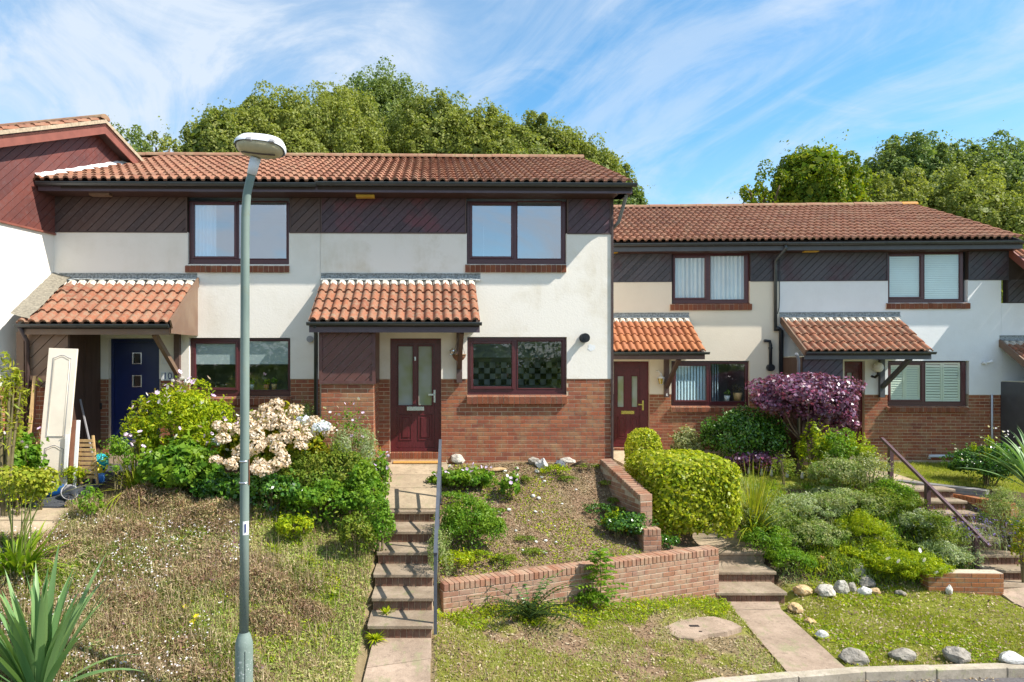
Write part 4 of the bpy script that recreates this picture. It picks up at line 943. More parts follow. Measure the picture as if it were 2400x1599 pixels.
hh = H10.rect(346, 921, 367, 924, -.05); hp = H10.rect(362, 910, 366, 926, -.07); MB().box(hh[0], hh[1], .045, .06, hh[2], hh[3]).box(hp[0], hp[1], .06, .105, hp[2], hp[3]).build('handle', 'gold', d)
q = H10.rect(262, 1046, 374, 1050, -.02); MB().box(q[0], q[1], -.02, .08, q[2], q[3]).build('weather_bar', 'silver', d)
q = H10.rect(377, 872, 409, 892, .04); pl = H10.part('number_plaque', MB().box(q[0], q[1], -.04, -.021, q[2], q[3], .004), 'white_gloss'); pl['label'] = 'white number 10 plaque'
MB().box(q[0] + .018, q[1] - .018, -.0415, -.04, q[2] + .018, q[3] - .018).build('plaque_border', 'bucket_grey', pl); MB().box(q[0] + .024, q[1] - .024, -.043, -.0415, q[2] + .024, q[3] - .024).build('plaque_face', 'white_gloss', pl)
text(pl, '10', ((q[0] + q[1]) / 2, -.0455, (q[2] + q[3]) / 2), .17, 'navy_ink')
q = H10.rect(380, 833, 400, 852, .06); rk = H10.part('post_rack', MB().box(q[0], q[1], -.06, -.022, q[2], q[2] + .01), 'white_gloss')
for i in range(5): MB().beam((q[0] + (q[1] - q[0]) * i / 4 - .02, -.06, q[2]), (q[0] + (q[1] - q[0]) * i / 4 + .02, -.06, q[3]), .008, .008, (0, 1, 0)).build('rack_wire', 'white_gloss', rk)
q = H10.rect(222, 945, 236, 960, .06); H10.part('key_safe', MB().box(q[0], q[1], -.06, -.01, q[2], q[3], .008), 'black_plastic')
q = H10.rect(198, 778, 218, 799, .3); H10.part('meter_box', MB().box(q[0], q[1], -.3, -.02, q[2], q[3], .01), 'porch_white')
flue(H10, 726, 795, .06, .07, 'bucket_grey')
if H10.stuff.v: x = H10.part('brickwork', H10.stuff, 'brick'); x['kind'] = 'stuff'

# ---- the taller house at the left edge: its gable wall stands across number 10
HL = House(FL, 'cream house with red boarded gable and a tiled roof standing forward at the left edge', -3.6, -.6)
sA = 1.0; zRL = 6.43; TL = .42; sF = -3.3; sB = 5.0
def lz(s): return zRL - .17 - TL * abs(s - sA)
m = MB(); m.prism_xz([(sF, -.9), (sB, -.9), (sB, 3.99), (sF, 3.99)], 0, .2); rwL = HL.part('rendered_wall', m, 'render_cream')
gw = HL.part('gable_cladding', MB().prism_xz([(sF, 3.995), (sB, 3.995), (sB, lz(sB)), (sA, lz(sA)), (sF, lz(sF))], -.012, .2), 'roof_under')
pitch = .118; cs = [-.7071 * u + .7071 * z for u, z in ((sF, 3.99), (sB, 3.99), (sA, 7), (sF, 6))]; k = math.floor(min(cs) / pitch)
while k * pitch < max(cs):
    poly = [(sF + .01, 4.0), (2.3, 4.0), (2.3, lz(2.3) - .01), (sA, lz(sA) - .01), (sF + .01, lz(sF) - .01)]
    poly = clip_poly(poly, -.7071, .7071, (k + 1) * pitch - .004); poly = clip_poly(poly, .7071, -.7071, -(k * pitch + .004)) if len(poly) > 2 else poly; k += 1
    if len(poly) > 2: MB().prism_xz(poly, -.026 + random.uniform(-.002, .002), -.01).build('board', 'board_red', gw)
MB().box(sF, sB - 3, -.045, -.012, 3.965, 3.998).build('trim', 'fascia_red', gw)
bwL = HL.part('brick_wall', MB().box(sF, 0, -.002, .1, -.9, 1.24), 'mortar'); bricks(HL, bwL, -2.2, 0, -.35, 1.236, .002, [], limit=200)
# roof of the gable house, running away to the left; build in a frame turned by 90 degrees
OV = .25; m = MB()
for sgn, s1 in ((-1, sF - .5), (1, sB + .4)):
    m.add([(sA, -OV, zRL - .06), (s1, -OV, zRL - .06 - TL * abs(s1 - sA)), (s1, 7, zRL - .06 - TL * abs(s1 - sA)), (sA, 7, zRL - .06), (sA, -OV, zRL - .16), (s1, -OV, zRL - .16 - TL * abs(s1 - sA)), (s1, 7, zRL - .16 - TL * abs(s1 - sA)), (sA, 7, zRL - .16)],
          [(0, 1, 2, 3), (7, 6, 5, 4), (0, 4, 5, 1), (1, 5, 6, 2)])
rL = HL.part('roof', m, 'roof_under')
pit = math.atan(TL); cosP = math.cos(pit)
def slope_tiles(par, sgn, smax, cols):
    L = smax / cosP; nr = round(L / .345); g = L / nr
    for r in range(nr):
        for c in range(cols):
            dist = (nr - r) * g; s = sA + sgn * dist * cosP; z = zRL - .06 - dist * math.sin(pit) + .02
            if sgn < 0: rot = Matrix.Rotation(R(-90), 3, 'Z') @ Matrix.Rotation(pit, 3, 'X'); x0 = -OV + .33 * c + .33
            else: rot = Matrix.Rotation(R(90), 3, 'Z') @ Matrix.Rotation(pit, 3, 'X'); x0 = -OV + .33 * c
            e = rot.to_euler(); link('roof_tile', TILE, par, (s, x0, z), (e.x + random.uniform(-.005, .005), e.y, e.z), (1, 1, 1))
slope_tiles(rL, -1, 4.6, 14); slope_tiles(rL, 1, 2.4, 4)
for i in range(14):
    mb = MB(); pr = [(.13 * math.cos(math.pi * k / 8), .10 * math.sin(math.pi * k / 8) - .02) for k in range(9)]; w = .45
    mb.add([(a, 0, b) for a, b in pr] + [(a, w - .008, b) for a, b in pr], [(k, k + 1, 10 + k, 9 + k) for k in range(8)], True); mb.add([(a, 0, b) for a, b in pr], [tuple(range(9))])
    mb.build('ridge_tile', 'ridge', rL, (sA, -OV - .01 + i * w, zRL + .0))
for sgn, s1 in ((-1, sF - .5), (1, 3.2)):
    z1 = zRL - TL * abs(s1 - sA)
    MB().add([(sA, -OV - .02, zRL - .02), (s1, -OV - .02, z1 - .02), (s1, -OV - .02, z1 - .09), (sA, -OV - .02, zRL - .09), (sA, -OV + .02, zRL - .02), (s1, -OV + .02, z1 - .02), (s1, -OV + .02, z1 - .09), (sA, -OV + .02, zRL - .09)], [(0, 1, 2, 3), (4, 7, 6, 5), (0, 4, 5, 1), (3, 2, 6, 7)]).build('verge_mortar', 'verge_mortar', rL)
    MB().add([(sA, -OV, zRL - .09), (s1, -OV, z1 - .09), (s1, -OV, z1 - .30), (sA, -OV, zRL - .30), (sA, -OV + .025, zRL - .09), (s1, -OV + .025, z1 - .09), (s1, -OV + .025, z1 - .30), (sA, -OV + .025, zRL - .30)], [(0, 1, 2, 3), (4, 7, 6, 5), (0, 4, 5, 1), (3, 2, 6, 7)]).build('barge_board', 'fascia_red', rL)
    MB().add([(sA, -OV + .03, zRL - .27), (s1, -OV + .03, z1 - .27), (s1, -.02, z1 - .27), (sA, -.02, zRL - .27)], [(0, 1, 2, 3)]).build('soffit_board', 'soffit', rL)
m = MB(); m.box(sF, sF + .15, .2, 6.8, -.9, 4.6); m.box(sB - .1, sB, .2, 6.8, -.9, 4.6); m.box(sF, sB, 6.8, 6.9, -.9, 4.6); HL.part('rear_walls', m, 'render_cream')

# ---- the far pair: number 6 and the white house, and the corner of a third
zB = zf(FB, 1600, 924); zCB = zf(FB, 1600, 660); outB = .45
zEB = 1.64 + (850 - 564) * 16.35 / 1600; zSB = zf(FB, 1900, 586, .42); TB = .42; drB = (zEB - ZC - TB * 16.35) / ((850 - 489) / 1600 - TB); RUNB = drB - 16.35
uB0 = FB.uv(1339, 700)[0] + .05; uB1 = FB.uv(1826, 700)[0]; uB2 = FB.uv(2345, 700)[0]
H6 = House(FB, 'buff and brick house number 6 with dark red door, black wall pipe and net curtains', uB0, -.8)
w6u = H6.rect(1574, 594, 1757, 713, 0); w6l = H6.rect(1573, 846, 1756, 952, 0); d6 = H6.rect(1438, 847, 1522, 1052, 0)
frontage(H6, uB0, uB1, 0, [w6u, w6l], [d6], 'render_buff', zb=zB, clad=zCB)
bw6 = H6.part('brick_wall', sheet_with_holes(uB0, uB1, -1.0, zB + .02, [w6l, d6], 0, .14), 'mortar')
bricks(H6, bw6, d6[1], uB1, -.45, zB - .004, 0, [w6l], limit=292)
clad_band(H6, FB, [(uB0, w6u[0] - .01), (w6u[1] + .01, uB1)], zCB, zSB - .003, 'board_grey', 'board_grey')
wn, rc, P = window(H6, (1576, 595, 1756, 711), [(1582, 605, 1652, 698), (1665, 600, 1745, 702)], glass='glass'); room(H6, rc, 2.0, 'room_light')
curtain(H6, wn, P[0][0] - .05, P[0][1] + .03, rc[2], rc[3], .12, 'curtain', 8, .035); curtain(H6, wn, P[1][0] - .03, P[1][1] + .05, rc[2], rc[3], .12, 'curtain', 9, .03)
wn, rc, P = window(H6, (1575, 848, 1754, 950), [(1584, 858, 1655, 938), (1666, 853, 1746, 941)]); room(H6, rc, 2.0, 'room')
for i in range(11): x = P[0][0] + i * .075; MB().add([(x, .10, rc[2] + .05), (x + .062, .118, rc[2] + .05), (x + .062, .118, rc[3]), (x, .10, rc[3])], [(0, 1, 2, 3)]).build('vertical_blind', 'curtain_blue', wn)
for i in range(4): x = P[1][0] + i * .06; MB().add([(x, .10, rc[2] + .05), (x + .03, .15, rc[2] + .05), (x + .03, .15, rc[3]), (x, .10, rc[3])], [(0, 1, 2, 3)]).build('vertical_blind', 'curtain_blue', wn)
sill(H6, 1571, 713, 1763, 727, .06, 18); sill(H6, 1574, 954, 1757, 966, .075, 18)
r6 = roof(H6, uB0, uB1, outB, zEB, RUNB, TB, zSB, zf(FB, 1700, 574, .4), 'fascia_grey')
hbox(H6, r6, (1440, 589, 1449, 592), .15, .3, 'soffit_vent', 'vent_yellow')
body(H6, uB0, uB1 - .01, -.9, zSB, RUNB * 2 - .9, 'render_cream')
ct, ce, pb = zf(FB, 1500, 747), zf(FB, 1500, 823, 1.25), 1.25
a_, b_ = FB.uv(1413, 746)[0], FB.uv(1614, 746)[0]
canopy(H6, a_ - .4, b_, ct, ce, pb, BTILE, 'board_brown', g=(0, .08), flash=(a_ - .4, b_ + .0))
d, y = door(H6, (1438, 847, 1522, 1047), (1446, 862, 1500, 1040), panels=[(1449, 978, 1466, 1026), (1479, 978, 1496, 1026)], glasses=[(1448, 882, 1462, 954), (1481, 882, 1494, 954)])
q = H6.rect(1456, 963, 1487, 971, -.07); MB().box(q[0], q[1], .075, .105, q[2], q[3], .004).build('letter_plate', 'gold', d)
q = H6.rect(1505, 939, 1509, 962, -.07); q2 = H6.rect(1496, 947, 1508, 950, -.05); MB().box(q[0], q[1], .07, .09, q[2], q[3]).box(q2[0], q2[1], .045, .06, q2[2], q2[3]).box(q2[1] - .02, q2[1], .05, .09, q2[2], q2[3]).build('handle', 'gold', d)
th = H6.part('door_step', MB().box(d6[0] - .1, d6[1] - .02, -.1, .12, -.9, zf(FB, 1480, 1050)), 'mortar')
for i in range(12): MB().box(d6[0] + i * .075, d6[0] + i * .075 + .068, -.108, .05, zf(FB, 1480, 1064), zf(FB, 1480, 1050) + .002, .004).build('brick', 'sill_brick', th)
pA = H6.rect(1556, 836, 1567, 931, .05); pp = H6.part('porch_post', MB().box(pA[0], pA[1], -.11, -.022, pA[2], ce - .14), 'board_brown')
text(pp, '6', ((pA[0] + pA[1]) / 2, -.113, pA[2] + .06), .10, 'white_gloss')
H6.part('porch_bracket', MB().beam(((pA[0] + pA[1]) / 2, -.10, pA[2] + .25), ((pA[0] + pA[1]) / 2, -1.1, ce - .17), .08, .09), 'board_brown')
lu, lz_ = FB.uv(1549, 890, .15); m = MB(); m.tube([(lu - .08, -.02, lz_ + .2), (lu - .06, -.10, lz_ + .22), (lu - .01, -.15, lz_ + .16)], .01, 6); m.lathe([(0, lz_ + .17), (.02, lz_ + .16), (.03, lz_ + .10), (.10, lz_ + .04), (.10, lz_ + .03), (0, lz_ + .03)], 6, (lu, -.15)); m.lathe([(.05, lz_ - .12), (.06, lz_ - .11), (0, lz_ - .11)], 6, (lu, -.15))
for k in range(6): an = k * math.pi / 3; m.tube([(lu + .085 * math.cos(an), -.15 + .085 * math.sin(an), lz_ + .03), (lu + .055 * math.cos(an), -.15 + .055 * math.sin(an), lz_ - .11)], .006, 4)
ln = H6.part('wall_lantern', m, 'white_gloss'); MB().lathe([(.075, lz_ + .03), (.05, lz_ - .11)], 6, (lu, -.15)).build('lantern_glass', 'gold', ln)
q = FB.uv(1795, 799, .08); q2 = FB.uv(1806, 806, .08); q3 = FB.uv(1806, 858, .08)
H6.part('wall_pipe', MB().tube([(q[0] - .04, -.08, q[1]), (q[0], -.08, q[1]), (q2[0] - .02, -.08, q[1] - .01), (q2[0], -.08, q2[1] - .03), (q3[0], -.08, q3[1])], .038, 10).tube([(q3[0], 0, q3[1] - .04), (q3[0], -.14, q3[1] - .04)], .085, 14).tube([(q2[0], -.08, q2[1] - .08), (q2[0], -.08, q2[1] - .12)], .052, 10), 'pipe_black')
gu = FB.uv(1843, 572, .45)[0]; g1 = FB.uv(1817, 612, .06); g2 = FB.uv(1819, 776, .06)
H6.part('downpipe', MB().tube([(gu, -.43, zEB - .12), (gu, -.42, zEB - .22), (g1[0], -.09, g1[1] + .02), (g1[0], -.07, g1[1] - .10), (g1[0], -.07, g2[1])], .04, 8), 'gutter')
g3 = FB.uv(1831, 782, .08); H6.part('waste_pipe', MB().tube([(g1[0], -.08, g2[1] + .08), (g3[0] - .06, -.08, g2[1] + .05), (g3[0], -.08, g2[1]), (g3[0], -.08, -.5)], .055, 8), 'pipe_black')
H6.part('aerial_cable', MB().tube([(uB1 - .01, -.03, zSB - .05), (uB1 + .0, -.03, zCB - .4), (uB1 - .01, -.03, zCB - .65), (uB1 - .05, -.03, zCB - .8)], .008, 5), 'pipe_black')
if H6.stuff.v: x = H6.part('brickwork', H6.stuff, 'brick'); x['kind'] = 'stuff'
# white house
H4 = House(FB, 'white and brick house with louvred shutters, globe lamp and a tiled porch', uB1, -.9)
w4u = H4.rect(2080, 591, 2267, 710, 0); w4l = H4.rect(2080, 846, 2270, 952, 0); d4 = H4.rect(1978, 847, 2026, 1055, 0)
frontage(H4, uB1 + .002, uB2, 0, [w4u, w4l], [d4], 'render_white', zb=zB, clad=zCB)
bw4 = H4.part('brick_wall', sheet_with_holes(uB1, uB2, -1.1, zB + .02, [w4l, d4], 0, .14), 'mortar')
bricks(H4, bw4, d4[1], uB2, -.72, zB - .004, 0, [w4l], limit=299)
clad_band(H4, FB, [(uB1 + .004, w4u[0] - .01), (w4u[1] + .01, FB.uv(2362, 600)[0])], zCB, zSB - .003, 'board_grey', 'board_grey')
wn, rc, P = window(H4, (2081, 592, 2257, 708), [(2084, 601, 2157, 696), (2167, 596, 2249, 701)], glass='glass'); room(H4, rc, 2.0, 'room_light')
for i in range(26):
    z = rc[2] + .08 + i * .045; MB().box(P[0][0] - .03, P[1][1] + .02, .10, .12, z, z + .038).build('blind_slat', 'slat_white', wn)
wn, rc, P = window(H4, (2081, 848, 2263, 950), [(2087, 856, 2158, 937), (2169, 850, 2252, 941)]); room(H4, rc, 2.0, 'room')
for p in P:
    wd = p[1] - p[0]
    for k in range(2):
        a0, b0 = p[0] - .02 + k * (wd / 2 + .01), p[0] + (k + 1) * (wd / 2) + .01
        sh = MB().box(a0, a0 + .05, .08, .11, p[2] - .03, p[3] + .02).box(b0 - .05, b0, .08, .11, p[2] - .03, p[3] + .02).box(a0 + .05, b0 - .05, .08, .11, p[3] - .04, p[3] + .02).box(a0 + .05, b0 - .05, .08, .11, p[2] - .03, p[2] + .04).build('shutter_frame', 'slat_cream', wn)
        for i in range(13):
            z = p[2] + .045 + i * (p[3] - p[2] - .09) / 13; MB().add([(a0 + .05, .085, z), (b0 - .05, .085, z), (b0 - .05, .105, z + .05), (a0 + .05, .105, z + .05)], [(0, 1, 2, 3)]).build('louvre', 'slat_cream', wn)
sill(H4, 2078, 711, 2275, 724, .06, 18); sill(H4, 2080, 954, 2270, 966, .075, 18)
uBe = FB.uv(2402, 564, outB)[0]
r4 = roof(H4, uB1, uBe, outB, zEB, RUNB, TB, zSB, zf(FB, 2100, 572, .4), 'fascia_grey', ridge_last='lichen_ridge', gut=(uB1, uBe + .4))
hbox(H4, r4, (1887, 587, 1920, 590), .15, .3, 'soffit_vent', 'vent_yellow')
body(H4, uB1, uB2 + .1, -1.0, zSB, RUNB * 2 - .9, 'render_white', gable=(RUNB - .45, zEB + RUNB * TB - .25))
a_, b_ = FB.uv(1826, 746)[0], FB.uv(2106, 746)[0]
cn = canopy(H4, a_ + .05, b_, ct, ce, pb, PTILE, 'fascia_grey', g=(0, .05), flash=(a_, b_ + .02))
MB().beam((a_ + .03, -pb - .02, ce - .04), (a_ + .03, 0, ct - .02), .035, .15).build('barge_board', 'board_tan', cn)
s4 = H4.rect(1882, 835, 1979, 905, so)
st = H4.part('porch_store', MB().box(a_ + .04, s4[1] - .02, -so + .02, -.02, -.8, ce - .14), 'wood_dark')
boards(H4, st, s4[0], s4[1] - .04, s4[2], s4[3] - .02, so - .01, 'board_grey', pitch=.125)
H4.part('downpipe', MB().tube([(s4[0] - .22, -pb, ce - .06), (s4[0] - .12, -so - .05, ce - .2), (s4[0] - .12, -so - .05, -.8)], .036, 8), 'pipe_grey')
d, y = door(H4, (1978, 848, 2026, 1052), (1982, 856, 2014, 1046), glasses=[(1986, 874, 1998, 910)])
pA = H4.rect(2060, 835, 2071, 931, .05); H4.part('porch_post', MB().box(pA[0], pA[1], -.11, -.022, pA[2], ce - .14), 'fascia_grey')
H4.part('porch_bracket', MB().beam(((pA[0] + pA[1]) / 2, -.10, pA[2] + .25), ((pA[0] + pA[1]) / 2 , -1.15, ce - .17), .08, .09), 'fascia_grey')
gu_, gz_ = FB.uv(2056, 861, .12); gl = H4.part('globe_lamp', MB().lathe([(.12 * math.sin(k * math.pi / 10), gz_ - .12 * math.cos(k * math.pi / 10)) for k in range(11)], 18, (gu_, -.16)), 'white_gloss')
MB().tube([(gu_, -.16, gz_ - .11), (gu_, -.16, gz_ - .18), (gu_ - .05, -.12, gz_ - .24), (gu_ - .07, -.02, gz_ - .22)], .03, 8).build('lamp_bracket', 'black_plastic', gl)
q = FB.uv(2312, 851, .08); H4.part('security_lamp', MB().tube([(q[0] - .05, -.02, q[1]), (q[0] - .02, -.10, q[1])], .035, 10).tube([(q[0] + .0, -.08, q[1]), (q[0] + .10, -.14, q[1] + .04)], [.02, .04], 10), 'white_gloss')
q = FB.uv(2325, 925, .05); H4.part('drain_pipe', MB().tube([(q[0], -.05, q[1]), (q[0], -.05, -.6)], .022, 8), 'pipe_white')
q = FB.uv(2178, 1069, .12); q2 = FB.uv(2268, 1069, .12); H4.part('waste_pipe', MB().tube([(q[0], -.12, q[1] - .07), (q[0], -.12, q[1]), (q2[0], -.12, q2[1])], .035, 8), 'pipe_white')
if H4.stuff.v: x = H4.part('brickwork', H4.stuff, 'brick'); x['kind'] = 'stuff'
# third house, only its corner in view
H2 = House(FB, 'corner of a lower white house with grey diagonal boards at the right edge', uB2, -.9)
uB3 = uB2 + 4.5; z2 = zf(FB, 2380, 711)
H2.part('rendered_wall', MB().box(uB2 + .003, uB3, -.02, .15, zf(FB, 2370, 924), z2), 'render_white')
H2.part('brick_wall', MB().box(uB2 + .003, uB3, 0, .15, -1.1, zf(FB, 2370, 924) - .002), 'brick')
cp = H2.part('cladding', MB().box(FB.uv(2358, 680)[0], uB3, -.022, .1, z2 + .002, zSB - .1), 'roof_under'); boards(H2, cp, FB.uv(2361, 680)[0], FB.uv(2358, 680)[0] + 1.6, z2 + .015, zf(FB, 2370, 656), .022, 'board_grey')
a_ = FB.uv(2341, 795)[0]; ct2, ce2 = zf(FB, 2370, 800), zf(FB, 2370, 800) - .83
cn = canopy(H2, a_ + .03, a_ + 2.34, ct2, ce2, pb, PTILE, 'fascia_grey', flash=(a_, a_ + 2.3)); MB().beam((a_, -pb - .02, ce2 - .04), (a_, 0, ct2 - .02), .035, .15).build('barge_board', 'board_tan', cn)
H2.part('porch_store', MB().box(a_ + .03, a_ + 1.0, -1.08, -.02, -.9, ce2 - .14), 'fascia_grey')
a_ = FB.uv(2364, 590)[0]; zt2 = zf(FB, 2364, 588); up = H2.part('upper_roof', MB().beam((a_, -.9, zt2 - .75), (a_, 0, zt2 - .02), .04, .16), 'fascia_red')
tiles(up, a_ + .03, a_ + 2.34, -1.0, zt2 - .86, 1.0, .85, PTILE)
# ------------------------------------------------------------------ garden walls, steps, paths, rails
def drape(name, poly, mat, lift=.012, parent=None, thick=.05, jit=0.0, flatz=None):
    """slab with the outline poly (x, y), following the ground"""
    import bmesh
    bm = bmesh.new(); vs = [bm.verts.new((x, y, 0)) for x, y in poly]; bm.faces.new(vs)
    x0, x1 = min(p[0] for p in poly), max(p[0] for p in poly); y0, y1 = min(p[1] for p in poly), max(p[1] for p in poly)
    for ax, a, b in ((0, x0, x1), (1, y0, y1)):
        n = max(1, int((b - a) / .25))
        for i in range(1, n):
            c = [0, 0, 0]; c[ax] = a + (b - a) * i / n; no = [0, 0, 0]; no[ax] = 1
            bmesh.ops.bisect_plane(bm, geom=bm.verts[:] + bm.edges[:] + bm.faces[:], plane_co=c, plane_no=no)
    for v in bm.verts: v.co.z = (flatz(v.co.x, v.co.y) if flatz else gz(v.co.x, v.co.y)) + lift
    r = bmesh.ops.extrude_face_region(bm, geom=bm.faces[:])
    for v in [g for g in r['geom'] if isinstance(g, bmesh.types.BMVert)]: v.co.z -= thick
    bmesh.ops.recalc_face_normals(bm, faces=bm.faces[:])
    me = bpy.data.meshes.new(name); bm.to_mesh(me); bm.free(); me.materials.append(MATS[mat]); return link(name, me, parent)
UBO = {m: MB().box(0, 1, 0, .06, 0, .065, .004).mesh('brick', m) for m in ('brick_garden', 'brick_orange', 'brick', 'brick_dark')}
def garden_wall(label, P0, P1, ztop, zbot, matb='brick_garden', th=.215, cope=True, slope_z1=None, name='garden_wall', end=True, limit=290):
    """wall whose left face shows: from P0 to P1 as seen from the camera side; coping of bricks on edge"""
    a = math.atan2(P1[1] - P0[1], P1[0] - P0[0]); L = math.hypot(P1[0] - P0[0], P1[1] - P0[1]); z1 = ztop if slope_z1 is None else slope_z1
    w = thing(name, label, 'wall', (P0[0], P0[1], 0), a, 'brick garden walls')
    top = lambda u: ztop + (z1 - ztop) * u / L
    ch = .1025 if cope else 0
    core = MB().add([(0, .006, zbot), (L, .006, zbot), (L, .006, z1 - ch), (0, .006, ztop - ch), (0, th - .006, zbot), (L, th - .006, zbot), (L, th - .006, z1 - ch), (0, th - .006, ztop - ch)],
                    [(0, 1, 2, 3), (7, 6, 5, 4), (0, 4, 5, 1), (3, 2, 6, 7), (0, 3, 7, 4), (1, 5, 6, 2)]).build('mortar_core', 'mortar_garden', w)
    nb = 0
    if cope:
        n = round(L / .0755); p = L / n
        for i in range(n):
            z = top((i + .5) * p); nb += 1
            MB().box(i * p + .004, (i + 1) * p - .004, -.004 + random.uniform(-.003, .003), th + .002, z - .1025, z + random.uniform(-.003, .003), .006).build('brick', matb, w)
    z = max(ztop, z1) - ch - .075; row = 0; zref = z
    while z > zbot:
        k = -1
        while k * .225 < L + .2:
            x0 = max(.002, k * .225 + (.1125 if row % 2 else 0)); x1 = min(L - .002, k * .225 + (.1125 if row % 2 else 0) + .215); k += 1
            if x1 - x0 < .03: continue
            if z + .065 > min(top(x0), top(x1)) - ch + .01: continue
            if nb < limit: link('brick', UBO[matb], w, (x0, random.uniform(-.002, .002), z), (0, 0, 0), (x1 - x0, 1, 1)); nb += 1
        z -= .075; row += 1
    if end:
        m = MB()
        for q, xx in ((0, -.002), (1, L + .002)):
            z = (ztop if q == 0 else z1) - ch - .075; row = 0
            while z > zbot:
                for y0, y1 in (((.004, th - .004),) if row % 2 else ((.004, .104), (.112, th - .004))): m.box(xx - .004, xx + .004, y0, y1, z, z + .065)
                z -= .075; row += 1
        m.build('end_bricks', matb, w)
    return w
garden_wall('long brick retaining wall below the bare garden bed, behind the fern', W0, W1, -1.30, -2.35)
garden_wall('sloping brick wall between the bare bed and the rounded hedge', (2.82, 12.34), (3.16, 10.98), -.09, -1.35, slope_z1=-.50, limit=180)
garden_wall('short low brick pier at the foot of the sloping divider wall', (3.14, 10.72), (3.42, 10.74), -.98, -1.6, end=True)
garden_wall('low orange brick wall at the foot of the lavender bank', (7.85, 11.05), (9.02, 11.0), -1.76, -2.35, 'brick_orange', cope=False)
garden_wall('orange brick planter edge right of the right-hand steps', (10.02, 12.05), (10.62, 11.55), -1.28, -2.2, 'brick_orange', cope=True)
garden_wall('upper brick planter beside the right-hand steps under the timber coping', (9.92, 13.35), (10.25, 12.35), -.92, -1.8, 'brick_orange', cope=True)
cp = thing('timber_coping', 'weathered grey timber coping along the path right of the brown handrail', 'timber edging', (9.45, 14.2, -.84), 0)
MB().beam((0, 0, 0), (.95, -1.15, 0), .22, .08).build('plank', 'wood_grey', cp); MB().beam((-.1, -.02, -.07), (.86, -1.16, -.07), .15, .06).build('plank', 'wood_grey', cp)

def steps(label, treads, xl, xr, base, over=.03, th=.05, matr='brick_garden', plain_first=False, back=None, name='garden_steps'):
    """treads: (front edge distance, top height) from top to bottom; xl/xr functions of index or numbers"""
    g = thing(name, label, 'steps', ((xl(0) + xr(0)) / 2, treads[-1][0], base)); o = (-g.location.x, -g.location.y, -g.location.z)
    for i, (d, z) in enumerate(treads):
        a, b = xl(i), xr(i); bk = (treads[i - 1][0] + over + .03) if i else (back or d + .45)
        m = MB().box(a, b, d, bk, z - th, z, .008); m.build('tread', 'concrete_step', g, o, (0, 0, 0))
        zl = treads[i + 1][1] if i + 1 < len(treads) else base
        MB().box(a + .02, b - .02, d + over + .012, bk + .3, zl - .25, z - th - .002).build('riser_core', 'mortar', g, o)
        if plain_first and i == 0: MB().box(a + .015, b - .015, d + over, d + over + .02, zl - .01, z - th - .002).build('riser', 'concrete_step', g, o); continue
        n = max(2, round((b - a - .04) / .0755)); w = (b - a - .04) / n
        for k in range(n): MB().box(a + .02 + k * w + .004, a + .02 + (k + 1) * w - .004, d + over + random.uniform(-.002, .002), d + over + .05, zl - .02, z - th - .003, .004).build('brick', matr, g, o)
    return g
steps('six steps up to the dark red middle door, beside the grey handrail', ST8, lambda i: -.93 + (.02 if i > 3 else 0), lambda i: -.125, -1.66, back=10.6, matr='brick_dark')
steps('three wide steps at the right end of the brick retaining wall', ST6, lambda i: 4.30, lambda i: (5.60, 5.50, 5.42)[i], -2.15, plain_first=True, back=12.2, matr='brick_dark')
ST4 = [(13.2 - .3 * k, -.81 - .17 * k) for k in range(8)]
steps('long narrow flight at the right with the brown handrail', ST4, lambda i: 8.98 + (.08 if i > 5 else 0), lambda i: 9.90 + (.05 if i > 5 else 0), -2.17, back=13.6, matr='brick_dark')
# paths
pth = tag(link('path', None), kind='structure')
zr8 = lambda x, y: float(np.interp(y, [10.47, 12.35], [-.64, -.2]))
for y0, y1, xa, xb in ((10.58, 11.33, -.93, -.12), (11.34, 11.87, -.95, -.12), (11.88, 12.36, -1.25, -.12)): drape('paving_slab', [(xa, y0), (xb, y0), (xb, y1), (xa, y1)], 'slab_stone', 0, pth, .06, flatz=zr8)
drape('paving_slab', [(-.115, 12.05), (.08, 12.05), (.08, 12.36), (-.115, 12.36)], 'slab_stone', 0, pth, .06, flatz=zr8)
drape('paving_slab', [(-1.3, 12.37), (.06, 12.37), (.06, 12.56), (-1.3, 12.56)], 'slab_stone', 0, pth, .06, flatz=lambda x, y: -.192)
zlow8 = lambda x, y: float(np.interp(y, [6.7, 8.2], [-1.98, -1.655]))
for y0, y1 in ((6.98, 7.62), (7.63, 8.20)):
    drape('paving_slab', [(-.90 + (y0 - 6.9) * .05, y0 + .0), (-.14, y0 + .16), (-.15, y1 + .16 if y1 < 8 else y1), (-.90 + (y1 - 6.9) * .05, y1)], 'concrete_path', .01, pth, .08, flatz=zlow8)
zlow6 = lambda x, y: -2.142
drape('paving_slab', [(4.44, 10.44), (5.18, 10.49), (5.30, 10.82), (4.42, 10.82)], 'concrete_path', .0, pth, .08, flatz=zlow6)
drape('paving_slab', [(4.20, 8.33), (4.98, 8.46), (5.17, 10.47), (4.43, 10.42)], 'concrete_path', .0, pth, .08, flatz=zlow6)
zu6 = lambda x, y: float(np.interp(y, [12.1, 12.8, 16.5], [-1.66, -1.42, -.5]))
for y0, y1, a, b, c, e in ((12.21, 12.95, 4.45, 5.58, 4.72, 5.52), (12.96, 14.2, 4.72, 5.52, 4.7, 5.5), (14.21, 15.4, 4.7, 5.5, 4.6, 5.4), (15.41, 16.6, 4.3, 5.4, 3.7, 5.4)): drape('paving_slab', [(a, y0), (b, y0), (e, y1), (c, y1)], 'slab_stone', .0, pth, .08, flatz=zu6)
